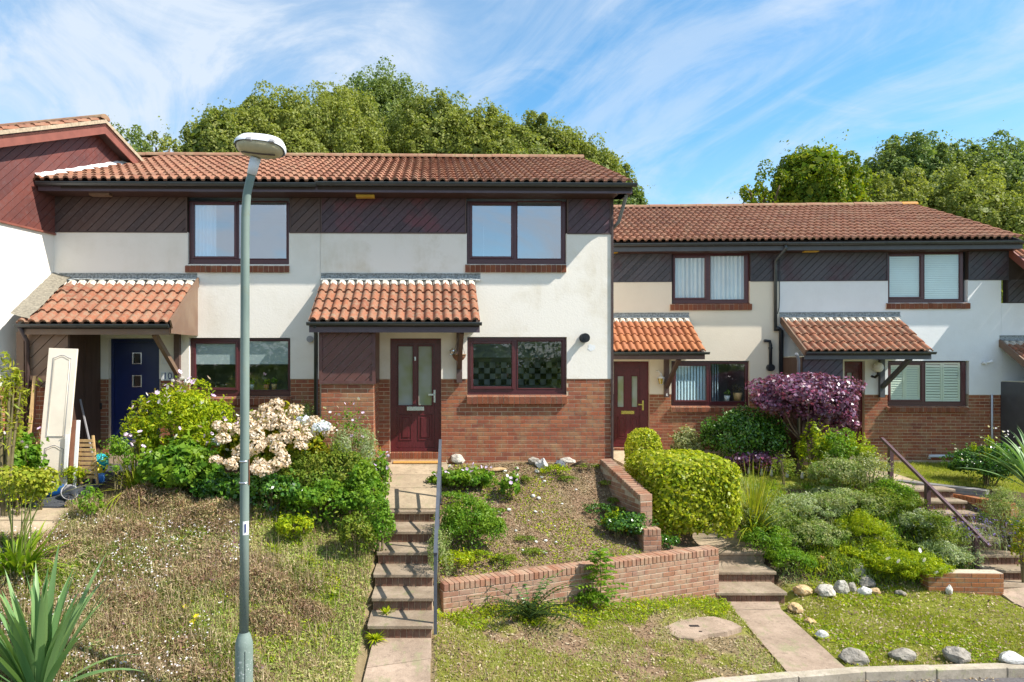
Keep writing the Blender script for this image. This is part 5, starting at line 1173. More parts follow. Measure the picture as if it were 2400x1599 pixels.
for y0, y1, a, b in ((13.61, 14.25, 8.75, 9.9), (14.26, 15.0, 8.6, 9.8), (15.01, 15.8, 8.5, 9.6)): drape('paving_slab', [(a, y0), (b, y0), (b - .1, y1), (a - .1, y1)], 'slab_stone', .02, pth, .08)
drape('paving_slab', [(9.0, 10.2), (9.95, 10.2), (9.95, 11.12), (9.0, 11.12)], 'concrete_path', .02, pth, .08)
rp = [gp(*q)[:2] for q in ((64, 1192), (182, 1190), (250, 1132), (345, 1083), (288, 1078), (228, 1095), (135, 1146))]
tag(drape('pavement', rp, 'asphalt_ramp', .03, None, .08), kind='structure')
for q in (((-40, 1194), (70, 1194), (58, 1222), (-50, 1222)), ((73, 1194), (170, 1194), (150, 1224), (61, 1222)), ((-52, 1225), (57, 1225), (45, 1262), (-66, 1262)), ((60, 1225), (146, 1227), (122, 1262), (48, 1262)), ((125, 1140), (225, 1092), (205, 1084), (105, 1128))):
    drape('paving_slab', [gp(*p)[:2] for p in q], 'slab_stone', .02, pth, .06)
mt = tag(MB().box(-.92, -.10, 12.36, 12.56, -.19, -.168, .004).build('doormat', 'coir'), 'orange coir doormat on the slab below the dark red middle door', 'doormat')
# inspection slab
q = [gp(*p)[:2] for p in ((1556, 1470), (1590, 1457), (1628, 1450), (1672, 1455), (1712, 1468), (1738, 1482), (1705, 1492), (1660, 1497), (1625, 1505), (1592, 1500), (1570, 1488))]
cx, cy = sum(p[0] for p in q) / len(q), sum(p[1] for p in q) / len(q)
ic = thing('drain_cover', 'pinkish concrete slab with a small metal plate set in the front lawn', 'drain cover', (cx, cy, gz(cx, cy)))
s_ = drape('slab', q, 'concrete_path', .035, None, .08, flatz=lambda x, y: gz(cx, cy)); s_.parent = ic; s_.location = (-cx, -cy, -gz(cx, cy))
MB().box(-.13, .0, .02, .08, .036, .041).build('plate', 'pipe_black', ic); MB().box(-.07, -.03, -.16, -.13, .036, .04).build('lifting_eye', 'black_plastic', ic)

# handrails
h = thing('handrail', 'grey metal handrail along the steps to the dark red middle door', 'handrail', (-.10, 8.2, -1.55))
P = lambda y, z: (0.0 + (y - 8.2) * .016, y - 8.2, z + 1.55)
MB().beam(P(8.17, -.65), P(11.05, .385), .045, .03).build('top_rail', 'rail_grey', h); MB().beam(P(8.2, -1.08), P(11.0, -.06), .03, .03).build('mid_rail', 'rail_grey', h)
for y, zt, zb in ((8.2, -.65, -1.62), (9.6, -.14, -1.15), (10.98, .35, -.62)): MB().beam(P(y, zb), P(y, zt), .04, .04, (0, 1, 0)).build('post', 'rail_grey', h)
h = thing('handrail', 'brown handrail slanting beside the right-hand steps', 'handrail', (8.95, 11.35, -1.7))
MB().beam((.13, .0, .28), (.0, 2.6, 1.79), .055, .05).build('top_rail', 'rail_brown', h)
for y, zt, zb in ((11.55, -1.29, -2.0), (12.7, -.64, -1.35), (13.75, -.03, -.95)): MB().beam((.05, y - 11.35, zb + 1.7), (.05, y - 11.35, zt + 1.7), .075, .075, (0, 1, 0)).build('post', 'rail_brown', h)

# lamp post
lx, ly = (572 - PX0) / F * 6.6, 6.6
lb = gz(lx, ly)
lp = thing('street_lamp', 'tall grey-green lamp post with a white lantern and number 1 sticker', 'street lamp', (lx, ly, lb))
zz = lambda py: ZC - (py - PY0) / F * 6.6 - lb
MB().lathe([(.085, -.3), (.085, zz(1512)), (.082, zz(1505)), (.062, zz(1488)), (.046, zz(1482)), (.046, zz(1481))], 24).build('base_section', 'lamp_green', lp)
MB().tube([(0, 0, zz(1481)), (.004, 0, zz(1200)), (.008, 0, zz(900)), (.010, 0, zz(600)), (.014, 0, zz(500)), (.028, 0, zz(455)), (.055, 0, zz(425)), (.085, -.01, zz(402))], [.0445, .044, .043, .042, .041, .040, .040, .039], 20).build('column', 'lamp_green', lp)
MB().tube([(.075, -.008, zz(410)), (.12, -.03, zz(372))], [.046, .052], 18).build('collar', 'lamp_white', lp)
def lantern():
    me = MB(); n = 28; rings = []
    prof = [(.0, .115, .0), (.6, .11, 0), (.88, .09, 0), (1.0, .05, 0), (1.03, .02, 0), (1.0, 0.0, 0)]
    vs = []
    for f_, zz_, _ in prof:
        for k in range(n):
            an = 2 * math.pi * k / n; c, s2 = math.cos(an), math.sin(an)
            x = .245 * f_ * math.copysign(abs(c) ** .75, c); y = .125 * f_ * math.copysign(abs(s2) ** .75, s2); vs.append((x, y, zz_ + .0))
    fs = [(i * n + k, (i + 1) * n + k, (i + 1) * n + (k + 1) % n, i * n + (k + 1) % n) for i in range(len(prof) - 1) for k in range(n)] 
    me.add(vs, fs, True); return me
root = link('lantern', lantern().mesh('lantern', 'lamp_white'), lp, (.175, -.09, zz(356)), (R(-24), R(7), R(-4)))
m = MB(); n = 28; vs = []
for f_, z_ in ((.95, .0), (.92, -.018), (.75, -.045), (.4, -.06), (.0, -.062)):
    for k in range(n):
        an = 2 * math.pi * k / n; c, s2 = math.cos(an), math.sin(an); vs.append((.24 * f_ * math.copysign(abs(c) ** .8, c), .12 * f_ * math.copysign(abs(s2) ** .8, s2), z_))
m.add(vs, [(i * n + k, i * n + (k + 1) % n, (i + 1) * n + (k + 1) % n, (i + 1) * n + k) for i in range(4) for k in range(n)], True); m.build('bowl', 'lamp_bowl', root)
MB().tube([(-.16, -.01, -.063), (.0, -.01, -.068), (.17, -.01, -.063)], .007, 6).build('bowl_groove', 'wood_dark', root)
for x in (-.07, .15): MB().box(x - .025, x + .025, -.135, -.11, -.012, .02, .004).build('clip', 'bucket_grey', root)
for py in (1081, 1131): MB().lathe([(.0455, zz(py + 2)), (.048, zz(py + 2)), (.048, zz(py - 2)), (.0455, zz(py - 2))], 20).build('band_clamp', 'silver', lp)
MB().box(.05, .058, -.02, -.01, zz(1136), zz(1076)).build('clamp_bar', 'sill_brick', lp)
m = MB(); vs = []
for k in range(7):
    an = R(-95 + k * 13); 
    for z in (zz(1252), zz(1220)): vs.append((.0452 * math.cos(an) + .0055, .0452 * math.sin(an), z))
m.add(vs, [(2 * i, 2 * i + 2, 2 * i + 3, 2 * i + 1) for i in range(6)]); st_ = m.build('sticker', 'white_gloss', lp)
text(lp, '1', (.026, -.044, zz(1237)), .12, 'navy_ink', (R(90), 0, R(22)))
MB().box(.030, .034, -.082, -.078, -.2, zz(1520)).build('door_seam', 'pipe_black', lp)

# stones
def stone(name, label, x, y, z, sx, sy, sz, mat, seed, rotz=0.0, group=None, cat='stone', ang=0.35, tilt=0.0):
    import bmesh
    bm = bmesh.new(); bmesh.ops.create_icosphere(bm, subdivisions=3, radius=.5)
    r = random.Random(seed); ax = [Vector((r.uniform(-1, 1), r.uniform(-1, 1), r.uniform(-1, 1))).normalized() for _ in range(11)]; cut = [r.uniform(.30, .46) for _ in ax]
    for v in bm.verts:
        for a, c in zip(ax, cut):
            dd = v.co.dot(a)
            if dd > c: v.co -= a * (dd - c) * (ang * 2.2)
        q_ = v.co * 3 + Vector((seed * 3.1, 0, 0)); v.co *= 1 + .16 * mnoise.noise(q_) + .10 * mnoise.noise(q_ * 2.3) + .05 * mnoise.noise(q_ * 5)
    me = bpy.data.meshes.new(name); bm.to_mesh(me); bm.free(); me.materials.append(MATS[mat])
    if ang < .28: me.polygons.foreach_set('use_smooth', [True] * len(me.polygons))
    o = link(name, me, None, (x, y, z), (tilt, tilt * .5, rotz), (sx, sy, sz)); return tag(o, label, cat, group)
def pstone(px, py, w, hgt, mat, label, seed, ang=.3, rz=0.0, tilt=0.0, cat='stone', group='rocks in the gardens'):
    x, y, z = gp(px, py + hgt * .35); s = w / F * y * .98; h_ = hgt / F * y * 1.08
    return stone('stone', label, x, y, z + h_ * .28, s, s * .8, h_, mat, seed, rz, group, cat, ang, tilt)
pstone(1880, 1384, 48, 26, 'stone_tan', 'flat buff stone just right of the three wide steps', 1)
pstone(1934, 1385, 47, 30, 'stone_pale', 'broad grey-white boulder second in the row right of the wide steps', 2)
pstone(1972, 1376, 38, 38, 'stone_pale', 'tall rounded pale boulder in the middle of the stone row', 3)
pstone(1997, 1378, 22, 28, 'stone_grey', 'narrow brown-grey stone wedged in the stone row', 4)
pstone(2027, 1387, 33, 22, 'stone_white', 'small bluish-white stone in front of the yellow-green cushion plant', 5)
pstone(2031, 1364, 41, 27, 'stone_grey', 'grey-buff boulder resting behind the small bluish-white stone', 6)
pstone(2009, 1338, 46, 40, 'stone_pale', 'largest pale angular boulder at the top of the stone heap', 7, .42)
pstone(2052, 1387, 26, 20, 'stone_tan', 'small tan stone half under the yellow-green cushion plant', 8)
pstone(2112, 1390, 28, 14, 'stone_grey', 'low dark stone under the front of the yellow-green cushion plant', 9)
pstone(2225, 1384, 18, 26, 'stone_white', 'upright white stone against the low orange brick wall', 10)
pstone(1864, 1426, 42, 26, 'stone_tan', 'split yellow-brown rock on the lawn corner beside the path', 11, .45, .5, .3)
pstone(1898, 1457, 30, 17, 'stone_tan', 'small brown wedge stone beside the lawn path', 12, .42, -.3)
pstone(1927, 1487, 33, 21, 'stone_white', 'small round whitish stone beside the lawn path', 13, .25)
pstone(2003, 1541, 72, 36, 'stone_grey', 'large grey-green rock on the grass nearest the path end by the kerb', 14, .38, -.2, .1)
pstone(2118, 1535, 68, 28, 'stone_grey', 'dark oval rock second along the kerb', 15, .3, .1)
pstone(2242, 1537, 66, 38, 'stone_grey', 'long slanting grey rock third along the kerb', 16, .3, -.45, .12)
pstone(2370, 1541, 70, 26, 'stone_white', 'flat white rock last along the kerb at the right', 17, .42)
pstone(1072, 1076, 43, 25, 'stone_pale', 'blocky grey-white rock at the foot of the wall beside the doormat slab', 18, .42)
pstone(1250, 1080, 36, 22, 'stone_grey', 'rough grey rock left in the cluster below the kitchen window', 19, .42)
pstone(1272, 1089, 36, 28, 'stone_white', 'cream pyramid-shaped rock in the cluster below the kitchen window', 20, .5)
pstone(1312, 1089, 30, 20, 'stone_dark', 'dark slate-blue rock in the cluster below the kitchen window', 21, .45)
pstone(1270, 1068, 16, 14, 'stone_white', 'small white stone balanced behind the cream pyramid rock', 22)
pstone(1294, 1074, 24, 12, 'stone_pale', 'small pale stone behind the dark slate-blue rock', 23)
pstone(1330, 1079, 40, 14, 'stone_pale', 'long thin pale rock at the right of the cluster below the kitchen window', 24, .42, -.5, .15)
pstone(1165, 1100, 50, 9, 'stone_tan', 'flat thin slate lying on the soil below the kitchen window', 25, .4)
for i, (px, py, w) in enumerate(((1183, 1106, 10), (1212, 1100, 11), (1258, 1108, 13), (1269, 1121, 9), (1276, 1131, 10), (1249, 1166, 13), (1262, 1171, 12), (1192, 1198, 13), (1255, 1202, 10), (1271, 1203, 6), (1317, 1183, 7), (1209, 1246, 9),
                                 (1256, 1272, 10), (1279, 1270, 10), (1303, 1273, 9), (1277, 1299, 14), (1225, 1291, 7), (1124, 1076, 11), (1168, 1202, 8), (1350, 1150, 7), (1300, 1235, 6), (1238, 1222, 6))):
    x, y, z = gp(px, py); s = w / F * y; stone('pebble', 'small white pebble lying on the bare soil bed', x, y, z + s * .2, s, s * .8, s * .65, 'stone_white', 40 + i, i, 'white pebbles on the bare bed', 'pebble', .25)

# bits standing by the store of number 10
def at(px, py, d): return pt(px, py, d)
p = at(126, 1092, 11.0); zb = gz(p[0], 11.0)
dr = thing('cupboard_door', 'tall cream panelled cupboard door leaning against the timber store', 'door', (p[0] - .02, 10.95, zb), 0)
dw, dh = .47, ZC - (815 - PY0) / F * 11.2 - zb
bd = MB().box(-dw / 2, dw / 2, 0, .03, 0, dh, .004).build('door_leaf', 'cream_paint', dr, (0, 0, 0), (R(-6), R(1.8), 0))
def arch(w, z0, z1, up=True, inv=False):
    n = 10; pts = [(-w, z0), (w, z0)]
    for k in range(n + 1): t = k / n; x = w - 2 * w * t; pts.append((x, z1 + .05 * math.sin(math.pi * t) ** 2))
    return pts
for w_, z0, z1 in ((.15, .78, dh - .16), (.15, .14, .60)):
    for q, off in ((0, 0), (.022, 1)):
        pts = arch(w_ - q, z0 + q, z1 - q); pp = [(x, -.002 - off * .001, z) for x, z in pts]; MB().tube(pp + [pp[0]], .005, 5, False).build('moulding', 'bucket_grey' if not off else 'cream_paint', bd)
MB().tube([(.13, -.03, .80), (.17, -.03, .82)], .006, 6).build('handle', 'silver', bd)
def lean(name, label, cat, px0, py0, px1, py1, d0, d1, w, t, mat):
    a = at(px0, py0, d0); b = at(px1, py1, d1); z0 = gz(a[0], a[1]); a = (a[0], a[1], z0)
    o = MB().beam((0, 0, 0), tuple(b[i] - a[i] for i in range(3)), w, t, (0, 1, 0)).build(name, mat, None, a); return tag(o, label, cat)
lean('timber_plank', 'long pale plank leaning left of the cream cupboard door', 'plank', 57, 1050, 82, 882, 10.9, 11.3, .05, .03, 'wood_pale')
lean('timber_plank', 'brown plank leaning behind the long pale plank', 'plank', 66, 1050, 85, 900, 11.0, 11.32, .035, .03, 'panel_brown')
lean('board_strip', 'short white strip of board right of the cream cupboard door', 'board', 152, 1095, 158, 1018, 10.9, 11.0, .055, .02, 'white_gloss')
lean('wide_board', 'brown laminate board leaning in the porch of number 10', 'board', 166, 1092, 172, 985, 11.0, 11.2, .16, .02, 'panel_brown')
lean('board_strip', 'long white edged board between the brown board and the folding chair', 'board', 174, 1095, 184, 985, 10.9, 11.05, .05, .03, 'white_gloss')
lean('broom_handle', 'grey metal broom pole leaning on the wooden store door', 'pole', 232, 1080, 188, 936, 11.2, 11.7, .022, .022, 'bucket_grey')
ch = thing('folding_chair', 'folded pale wooden slatted chair leaning beside the white boards', 'chair', (at(205, 1090, 11.1)[0], 11.05, gz(at(205, 1090, 11.1)[0], 11.05)), 0)
for s_ in (-1, 1):
    MB().beam((s_ * .13 + .06, .0, 0), (s_ * .13 - .09, .15, .80), .03, .035, (0, 1, 0)).build('leg', 'wood_pale', ch); MB().beam((s_ * .11 - .06, .06, 0), (s_ * .11 - .02, .1, .55), .028, .03, (0, 1, 0)).build('leg', 'wood_pale', ch)
for k in range(9): z = .12 + k * .072; MB().box(-.13 + .05 - z * .17, .13 + .05 - z * .17, .0 + z * .17 - .02, .0 + z * .17, z, z + .045).build('slat', 'wood_pale', ch)
def pot(name, label, cat, px, py, d, prof, mat, rot=(0, 0, 0), fill=None):
    p = at(px, py, d); z = gz(p[0], d); o = MB().lathe(prof, 18).build(name, mat, None, (p[0], d, z), rot); tag(o, label, cat)
    if fill: MB().lathe([(0, fill[1]), (fill[0], fill[1])], 14).build('soil', fill[2], o)
    return o
pot('bowl', 'blue glazed bowl planter on the ground in front of the cream door', 'planter', 115, 1108, 10.5, [(.10, 0), (.17, .05), (.20, .14), (.205, .16), (.185, .16), (.17, .13), (0, .12)], 'blue_glaze', fill=(.175, .135, 'stem'))
pot('bucket', 'grey plastic bucket tipped over in front of the white boards', 'bucket', 155, 1110, 10.5, [(.0, 0), (.085, 0), (.12, .20), (.125, .21), (.115, .21), (.08, .01)], 'bucket_grey', (R(38), R(50), 0))
pot('pot', 'terracotta pot low beside the blue bowl', 'flowerpot', 83, 1115, 10.5, [(0, 0), (.08, 0), (.10, .10), (.11, .10), (.11, .13), (.09, .13), (0, .11)], 'terracotta')
pot('paint_tin', 'blue and white tub on the doorstep path of number 10', 'tub', 234, 1085, 11.2, [(0, 0), (.075, 0), (.08, .16), (.07, .16), (0, .15)], 'blue_label')
sk = MB(); sk.lathe([(0, 0), (.12, .0), (.14, .10), (.11, .22), (.03, .26), (0, .26)], 9); o = sk.build('plastic_bag', 'teal', None, (at(232, 1050, 11.6)[0], 11.6, gz(at(232, 1050, 11.6)[0], 11.6) + .12), (0, R(12), 0)); tag(o, 'turquoise plastic bag by the brick beside the navy door', 'bag')
wc = thing('watering_can', 'yellow plastic watering can behind the folding chair', 'watering can', (at(228, 1060, 11.4)[0], 11.4, gz(at(228, 1060, 11.4)[0], 11.4) + .02))
MB().lathe([(0, 0), (.085, 0), (.08, .16), (.05, .19), (0, .19)], 12).build('body', 'yellow', wc); MB().tube([(.05, 0, .04), (.14, 0, .14), (.17, 0, .22)], [.02, .015, .02], 8).build('spout', 'yellow', wc); MB().tube([(-.07, 0, .15), (-.10, 0, .22), (0, 0, .26), (.05, 0, .2)], .012, 6).build('handle', 'yellow', wc)
# white wire plant stand at the far left
ws = thing('plant_stand', 'white painted openwork plant stand among the flowers at the left edge', 'plant stand', (at(35, 1040, 10.6)[0], 10.6, gz(at(35, 1040, 10.6)[0], 10.6)))
for x in (-.18, .18): MB().beam((x, 0, 0), (x, 0, .42), .03, .03).build('leg', 'white_gloss', ws)
for k in range(7): MB().box(-.16 + k * .05, -.14 + k * .05, -.01, .01, .12, .36).build('bar', 'white_gloss', ws)
MB().box(-.2, .2, -.06, .06, .36, .39).build('shelf', 'white_gloss', ws); MB().box(-.2, .2, -.015, .015, .09, .12).build('rail', 'white_gloss', ws)
for k in range(4):
    a = at(10 + 24 * k, 1040, 10.9); MB().tube([(0, 0, 0), (.05 * (1 if k % 2 else -1), 0, .45)], .008, 5).build('cane', 'wood_pale', ws, (-.22 + k * .13, .2, .30))
# pot plants on the window ledges of number 10 and number 6
def ledge_pot(fr, px, py, h_, mat, lmat, label):
    u, z = fr.uv(px, py, -.1); w = fr.world(u, -.16, z); t = thing('pot_plant', label, 'pot plant', w, 0, 'pot plants on window ledges')
    MB().lathe([(0, 0), (h_ * .42, 0), (h_ * .55, h_), (h_ * .45, h_), (0, h_ * .9)], 12).build('pot', mat, t); return t, lmat, h_
LEDGE = [ledge_pot(FA, 588, 913, .09, 'stone_white', 'shrub_green', 'leftmost pot plant on the lower ledge right of the lamp post'), ledge_pot(FA, 623, 913, .09, 'terracotta', 'shrub_lime', 'orange pot plant in the middle of the lower ledge of number 10'), ledge_pot(FA, 641, 913, .10, 'wood_pale', 'shrub_green', 'pale pot plant second from the right on the lower ledge of number 10'),
         ledge_pot(FB, 1706, 940, .13, 'white_gloss', 'shrub_green', 'white pot plant inside the lower window of number 6'), ledge_pot(FB, 1731, 940, .20, 'wood_pale', 'stem', 'large tan pot inside the lower window of number 6')]
# ------------------------------------------------------------------ plants
def unit(v): return v / np.maximum(np.linalg.norm(v, axis=1, keepdims=True), 1e-9)
def leaves(name, parent, mat, P, N, size, aspect=.55, spread=.6, droop=.15, off=None, fold=.25):
    """one folded two-triangle leaf per point, normals about N"""
    n = len(P); nn = unit(N + rng.normal(0, spread, (n, 3))); r = unit(rng.normal(0, 1, (n, 3)))
    t = unit(r - nn * (r * nn).sum(1, keepdims=True)); t[:, 2] -= droop; t = unit(t); b = np.cross(nn, t)
    s = (size * rng.uniform(.6, 1.3, n))[:, None]; w = s * aspect
    base = P - t * s * .5; tip = P + t * s * .5; l = P + b * w * .5 + nn * s * fold * .3; rr = P - b * w * .5 + nn * s * fold * .3
    V = np.stack([base, l, tip, rr], 1); me = numesh(name, V, 4, mat); o = link(name, me, parent)
    if off is not None: o.location = off
    return o
def lumps(c, r, K, lr, n, hemi=-.25, jit=1.0, shell=(.72, 1.06), seed=None, zmin=None, fill=.12):
    """points on a crown made of K round clumps spread over an ellipsoid"""
    lr = lr * .92; c = np.array(c); r = np.array(r); q = unit(rng.normal(0, 1, (K * 4, 3))); q = q[q[:, 2] > hemi][:K]; K = len(q)
    L = c + q * r * (1 - lr * .75) * rng.uniform(.82, 1.06, (K, 1)); lrad = lr * rng.uniform(.45, 1.4, K)
    k = rng.integers(0, K, n); d = unit(rng.normal(0, 1, (n, 3))); rad = rng.uniform(shell[0], shell[1], n)
    P = L[k] + d * (lrad[k] * rad)[:, None] * r * .95
    nf = int(n * fill); P[:nf] = c + unit(rng.normal(0, 1, (nf, 3))) * r * (rng.uniform(0.2, .85, nf) ** .6)[:, None]
    N = unit(d * .7 + unit((P - c) / r) * .6 + np.array([0, 0, .25]))
    if zmin is not None: m = P[:, 2] > zmin; P, N = P[m], N[m]
    return P, N
def stems(parent, n, h, spread, mat='stem', r=.008, base=(0, 0), bend=.1):
    m = MB()
    for i in range(n):
        an = random.uniform(0, 6.28); q = random.uniform(.2, 1) * spread; x, y = base[0] + .15 * q * math.cos(an), base[1] + .15 * q * math.sin(an)
        m.tube([(x, y, -.05), (x + q * .4 * math.cos(an), y + q * .4 * math.sin(an), h * .5), (x + q * math.cos(an + bend), y + q * math.sin(an + bend), h * random.uniform(.8, 1))], [r, r * .8, r * .4], 5, False)
    return m.build('stem', mat, parent)
def shrub(name, label, cat, px, d, ytop, wpx, dep, mat, n, size, K=26, lr=.33, aspect=.55, group=None, nst=7, hemi=-.35, spread=.6, base=None, ctr=.5, yb=None, droop=.15):
    X = (px - PX0) / F * d; zb = gz(X, d) if yb is None else ZC - (yb - PY0) / F * d
    zt = ZC - (ytop - PY0) / F * d; rx = wpx / 2 / F * d; H_ = zt - zb
    t = thing(name, label, cat, (X, d, zb), 0, group); rz = H_ * (1 - ctr)
    P, N = lumps((0, 0, H_ * ctr), (rx, dep / 2, rz), K, lr, n, hemi, zmin=.0 if hemi < 0 else H_ * .1)
    stems(t, nst, H_ * .75, rx * .6, r=max(.004, H_ * .012))
    ns = max(5, n // 160); q = unit(rng.normal(0, 1, (ns, 3))); q = q[q[:, 2] > -.1]; ns = len(q)      # shoots beyond the outline
    b0 = np.array([0, 0, H_ * ctr]) + q * np.array([rx, dep / 2, rz]) * .93; ln = rng.uniform(.5, 1.6, (ns, 1)) * min(.13, H_ * .22); u_ = unit(q + np.array([0, 0, .7]) + rng.normal(0, .3, (ns, 3)))
    S = np.concatenate([b0 + u_ * ln * k / 6 + rng.normal(0, size * .25, (ns, 3)) for k in range(7)]); S = S[S[:, 2] > .02]
    P = np.concatenate([P, S]); N = np.concatenate([N, np.tile([0, -.3, 1.0], (len(S), 1))]); leaves('foliage', t, mat, P, N, size, aspect, spread, droop)
    t['rx'] = rx; return t, rx, dep / 2, H_
# flower meshes
def flower_mesh(mat, petals=6, r=.035, name='flower', cup=.2):
    V = []
    for k in range(petals):
        a = 2 * math.pi * k / petals; c, s = math.cos(a), math.sin(a); tx, ty = -s, c; w = r * .42
        V.append([(0, 0, 0), (c * r * .6 + tx * w, s * r * .6 + ty * w, r * cup), (c * r, s * r, r * cup * 1.3), (c * r * .6 - tx * w, s * r * .6 - ty * w, r * cup)])
    return numesh(name, np.array(V), 4, mat)
def head_mesh(mat, r=.08, n=110, name='flower_head', flat=.8, ps=.024):
    d = unit(rng.normal(0, 1, (n, 3))); d = d[d[:, 2] > -.35]; P = d * r * rng.uniform(.82, 1.05, (len(d), 1)); P[:, 2] *= flat
    nn = unit(d + rng.normal(0, .35, d.shape)); rr = unit(rng.normal(0, 1, d.shape)); t = unit(rr - nn * (rr * nn).sum(1, keepdims=True)); b = np.cross(nn, t); s = ps * rng.uniform(.7, 1.2, (len(d), 1))
    return numesh(name, np.stack([P - t * s, P + b * s, P + t * s, P - b * s], 1), 4, mat)
FL_W, FL_L = flower_mesh('petal_white'), flower_mesh('petal_lilac'); FY = flower_mesh('petal_yellow', 6, .03)
HC, HB = [head_mesh('petal_cream', .115, 190, ps=.021) for _ in range(3)], head_mesh('petal_blue', .11, 170, ps=.021)
def bloom(par, mesh, name, x, y, z, s=1.0, tilt=None):
    t = tilt if tilt is not None else (R(random.uniform(20, 75)), R(random.uniform(-35, 35)), random.uniform(0, 6))
    return link(name, mesh, par, (x, y, z), t, (s, s, s))
def blooms_on(par, meshes, name, n, rx, ry, H_, s=(.8, 1.2), zlo=.35, front=True, stalk=0, zmul=1.0):
    for i in range(n):
        an = random.uniform(-math.pi, 0) if front else random.uniform(0, 6.28); q = random.uniform(0, 1) ** .5; z = random.uniform(zlo, 1.0); k = math.sqrt(max(.05, 1 - max(0, (z - .5) * 2) ** 2))
        bloom(par, random.choice(meshes), name, rx * k * math.cos(an) * (1.0 if z < .8 else q), ry * k * math.sin(an) * 1.02, H_ * z * zmul + stalk, random.uniform(*s))
def blades(name, parent, mat, P, h, w, lean=.35, curve=.5, seg=1, kind=None, az=None, leanv=None):
    """grass blades: tapering bent strips"""
    n = len(P); a = rng.uniform(0, 2 * np.pi, n) if az is None else az; hh = h * rng.uniform(.55, 1.25, n); le = (np.abs(rng.normal(0, lean, n)) if leanv is None else leanv)
    dx, dy = np.cos(a), np.sin(a); side = np.stack([-dy, dx, np.zeros(n)], 1)
    def p(t): 
        th = le + curve * t * le * 2; r_ = hh * t * np.sin(np.minimum(th, 2.4)); z_ = hh * t * np.cos(np.minimum(th, 2.4)) ; return P + np.stack([dx * r_, dy * r_, z_], 1)
    quads = []
    if seg == 1:
        b0, m_, t_ = p(0.0), p(.55), p(1.0); ww = (w * rng.uniform(.7, 1.2, n))[:, None] * side
        quads.append(np.stack([b0 - ww * .5, m_ - ww * .35, t_, m_ + ww * .35], 1))
    else:
        for j in range(seg):
            t0, t1 = j / seg, (j + 1) / seg; w0 = w * (1 - t0 ** 2) * (.6 + .4 * min(1, t0 * 4)); w1 = w * (1 - t1 ** 2) * (.6 + .4 * min(1, t1 * 4)) + w * .02
            q0, q1 = p(t0), p(t1); quads.append(np.stack([q0 - side * w0 * .5, q1 - side * w1 * .5, q1 + side * w1 * .5, q0 + side * w0 * .5], 1))
    V = np.concatenate(quads); o = link(name, numesh(name, V, 4, mat), parent)
    if kind: o['kind'] = kind
    return o
def strap_leaf(L, W, mat, up=1.2, sag=.8, fold=.25, name='leaf'):
    m = MB(); n = 9; vs = []; x = z = 0.0; th = up
    for i in range(n + 1):
        t = i / n; w = W * (.55 + .45 * min(1, t * 3)) * (1 - t ** 2.6) + .001; vs += [(x, -w / 2, z + w * fold), (x, 0, z), (x, w / 2, z + w * fold)]
        x += L / n * math.cos(th); z += L / n * math.sin(th); th -= sag / n * (0.4 + 1.4 * t)
    m.add(vs, [(3 * i + a, 3 * i + a + 1, 3 * i + a + 4, 3 * i + a + 3) for i in range(n) for a in (0, 1)], True); return m.mesh(name, mat)
def tussock(name, label, cat, px, py, wpx, hpx, mat, n, w=.012, group=None, spread=.06, lean=.5, curve=.35):
    x, y, z = gp(px, py); h_ = hpx / F * y; t = thing(name, label, cat, (x, y, z), 0, group)
    an = rng.uniform(0, 6.28, n); q = rng.uniform(0, spread, n); P = np.stack([q * np.cos(an), q * np.sin(an), np.zeros(n) - .02], 1)
    lv = np.abs(rng.normal(0, lean, n)).clip(0, 1.2); blades('foliage', t, mat, P, h_ * 1.1, w, seg=5, az=an + rng.normal(0, .4, n), leanv=lv, curve=curve); return t

# --- spiky plant bottom left: every leaf its own part
x0, y0 = (90 - PX0) / F * 6.75, 6.75; z0 = gz(x0, y0) - .02
yc = thing('spiky_plant', 'big blue-green sword-leaved plant in the bottom left corner', 'plant', (x0, y0, z0))
YM = [strap_leaf(L, W, 'yucca_leaf', u, s) for L, W, u, s in ((1.15, .085, 1.5, .35), (1.1, .09, 1.42, .6), (1.1, .08, 1.3, .5), (.95, .085, 1.2, .9), (1.25, .08, 1.45, .25), (.95, .07, 1.0, .8))]
for i in range(84):
    ring = i / 84; me = YM[0 if ring < .2 else random.choice((0, 1, 2, 4)) if ring < .6 else random.choice((2, 3, 5))]
    a = i * 2.399; link('leaf', me, yc, (.05 * math.cos(a), .05 * math.sin(a), .02), (random.uniform(-.15, .15), (ring ** 1.1) * .80 - .05 + random.uniform(-.06, .06), a), (random.uniform(.95, 1.22),) * 3)
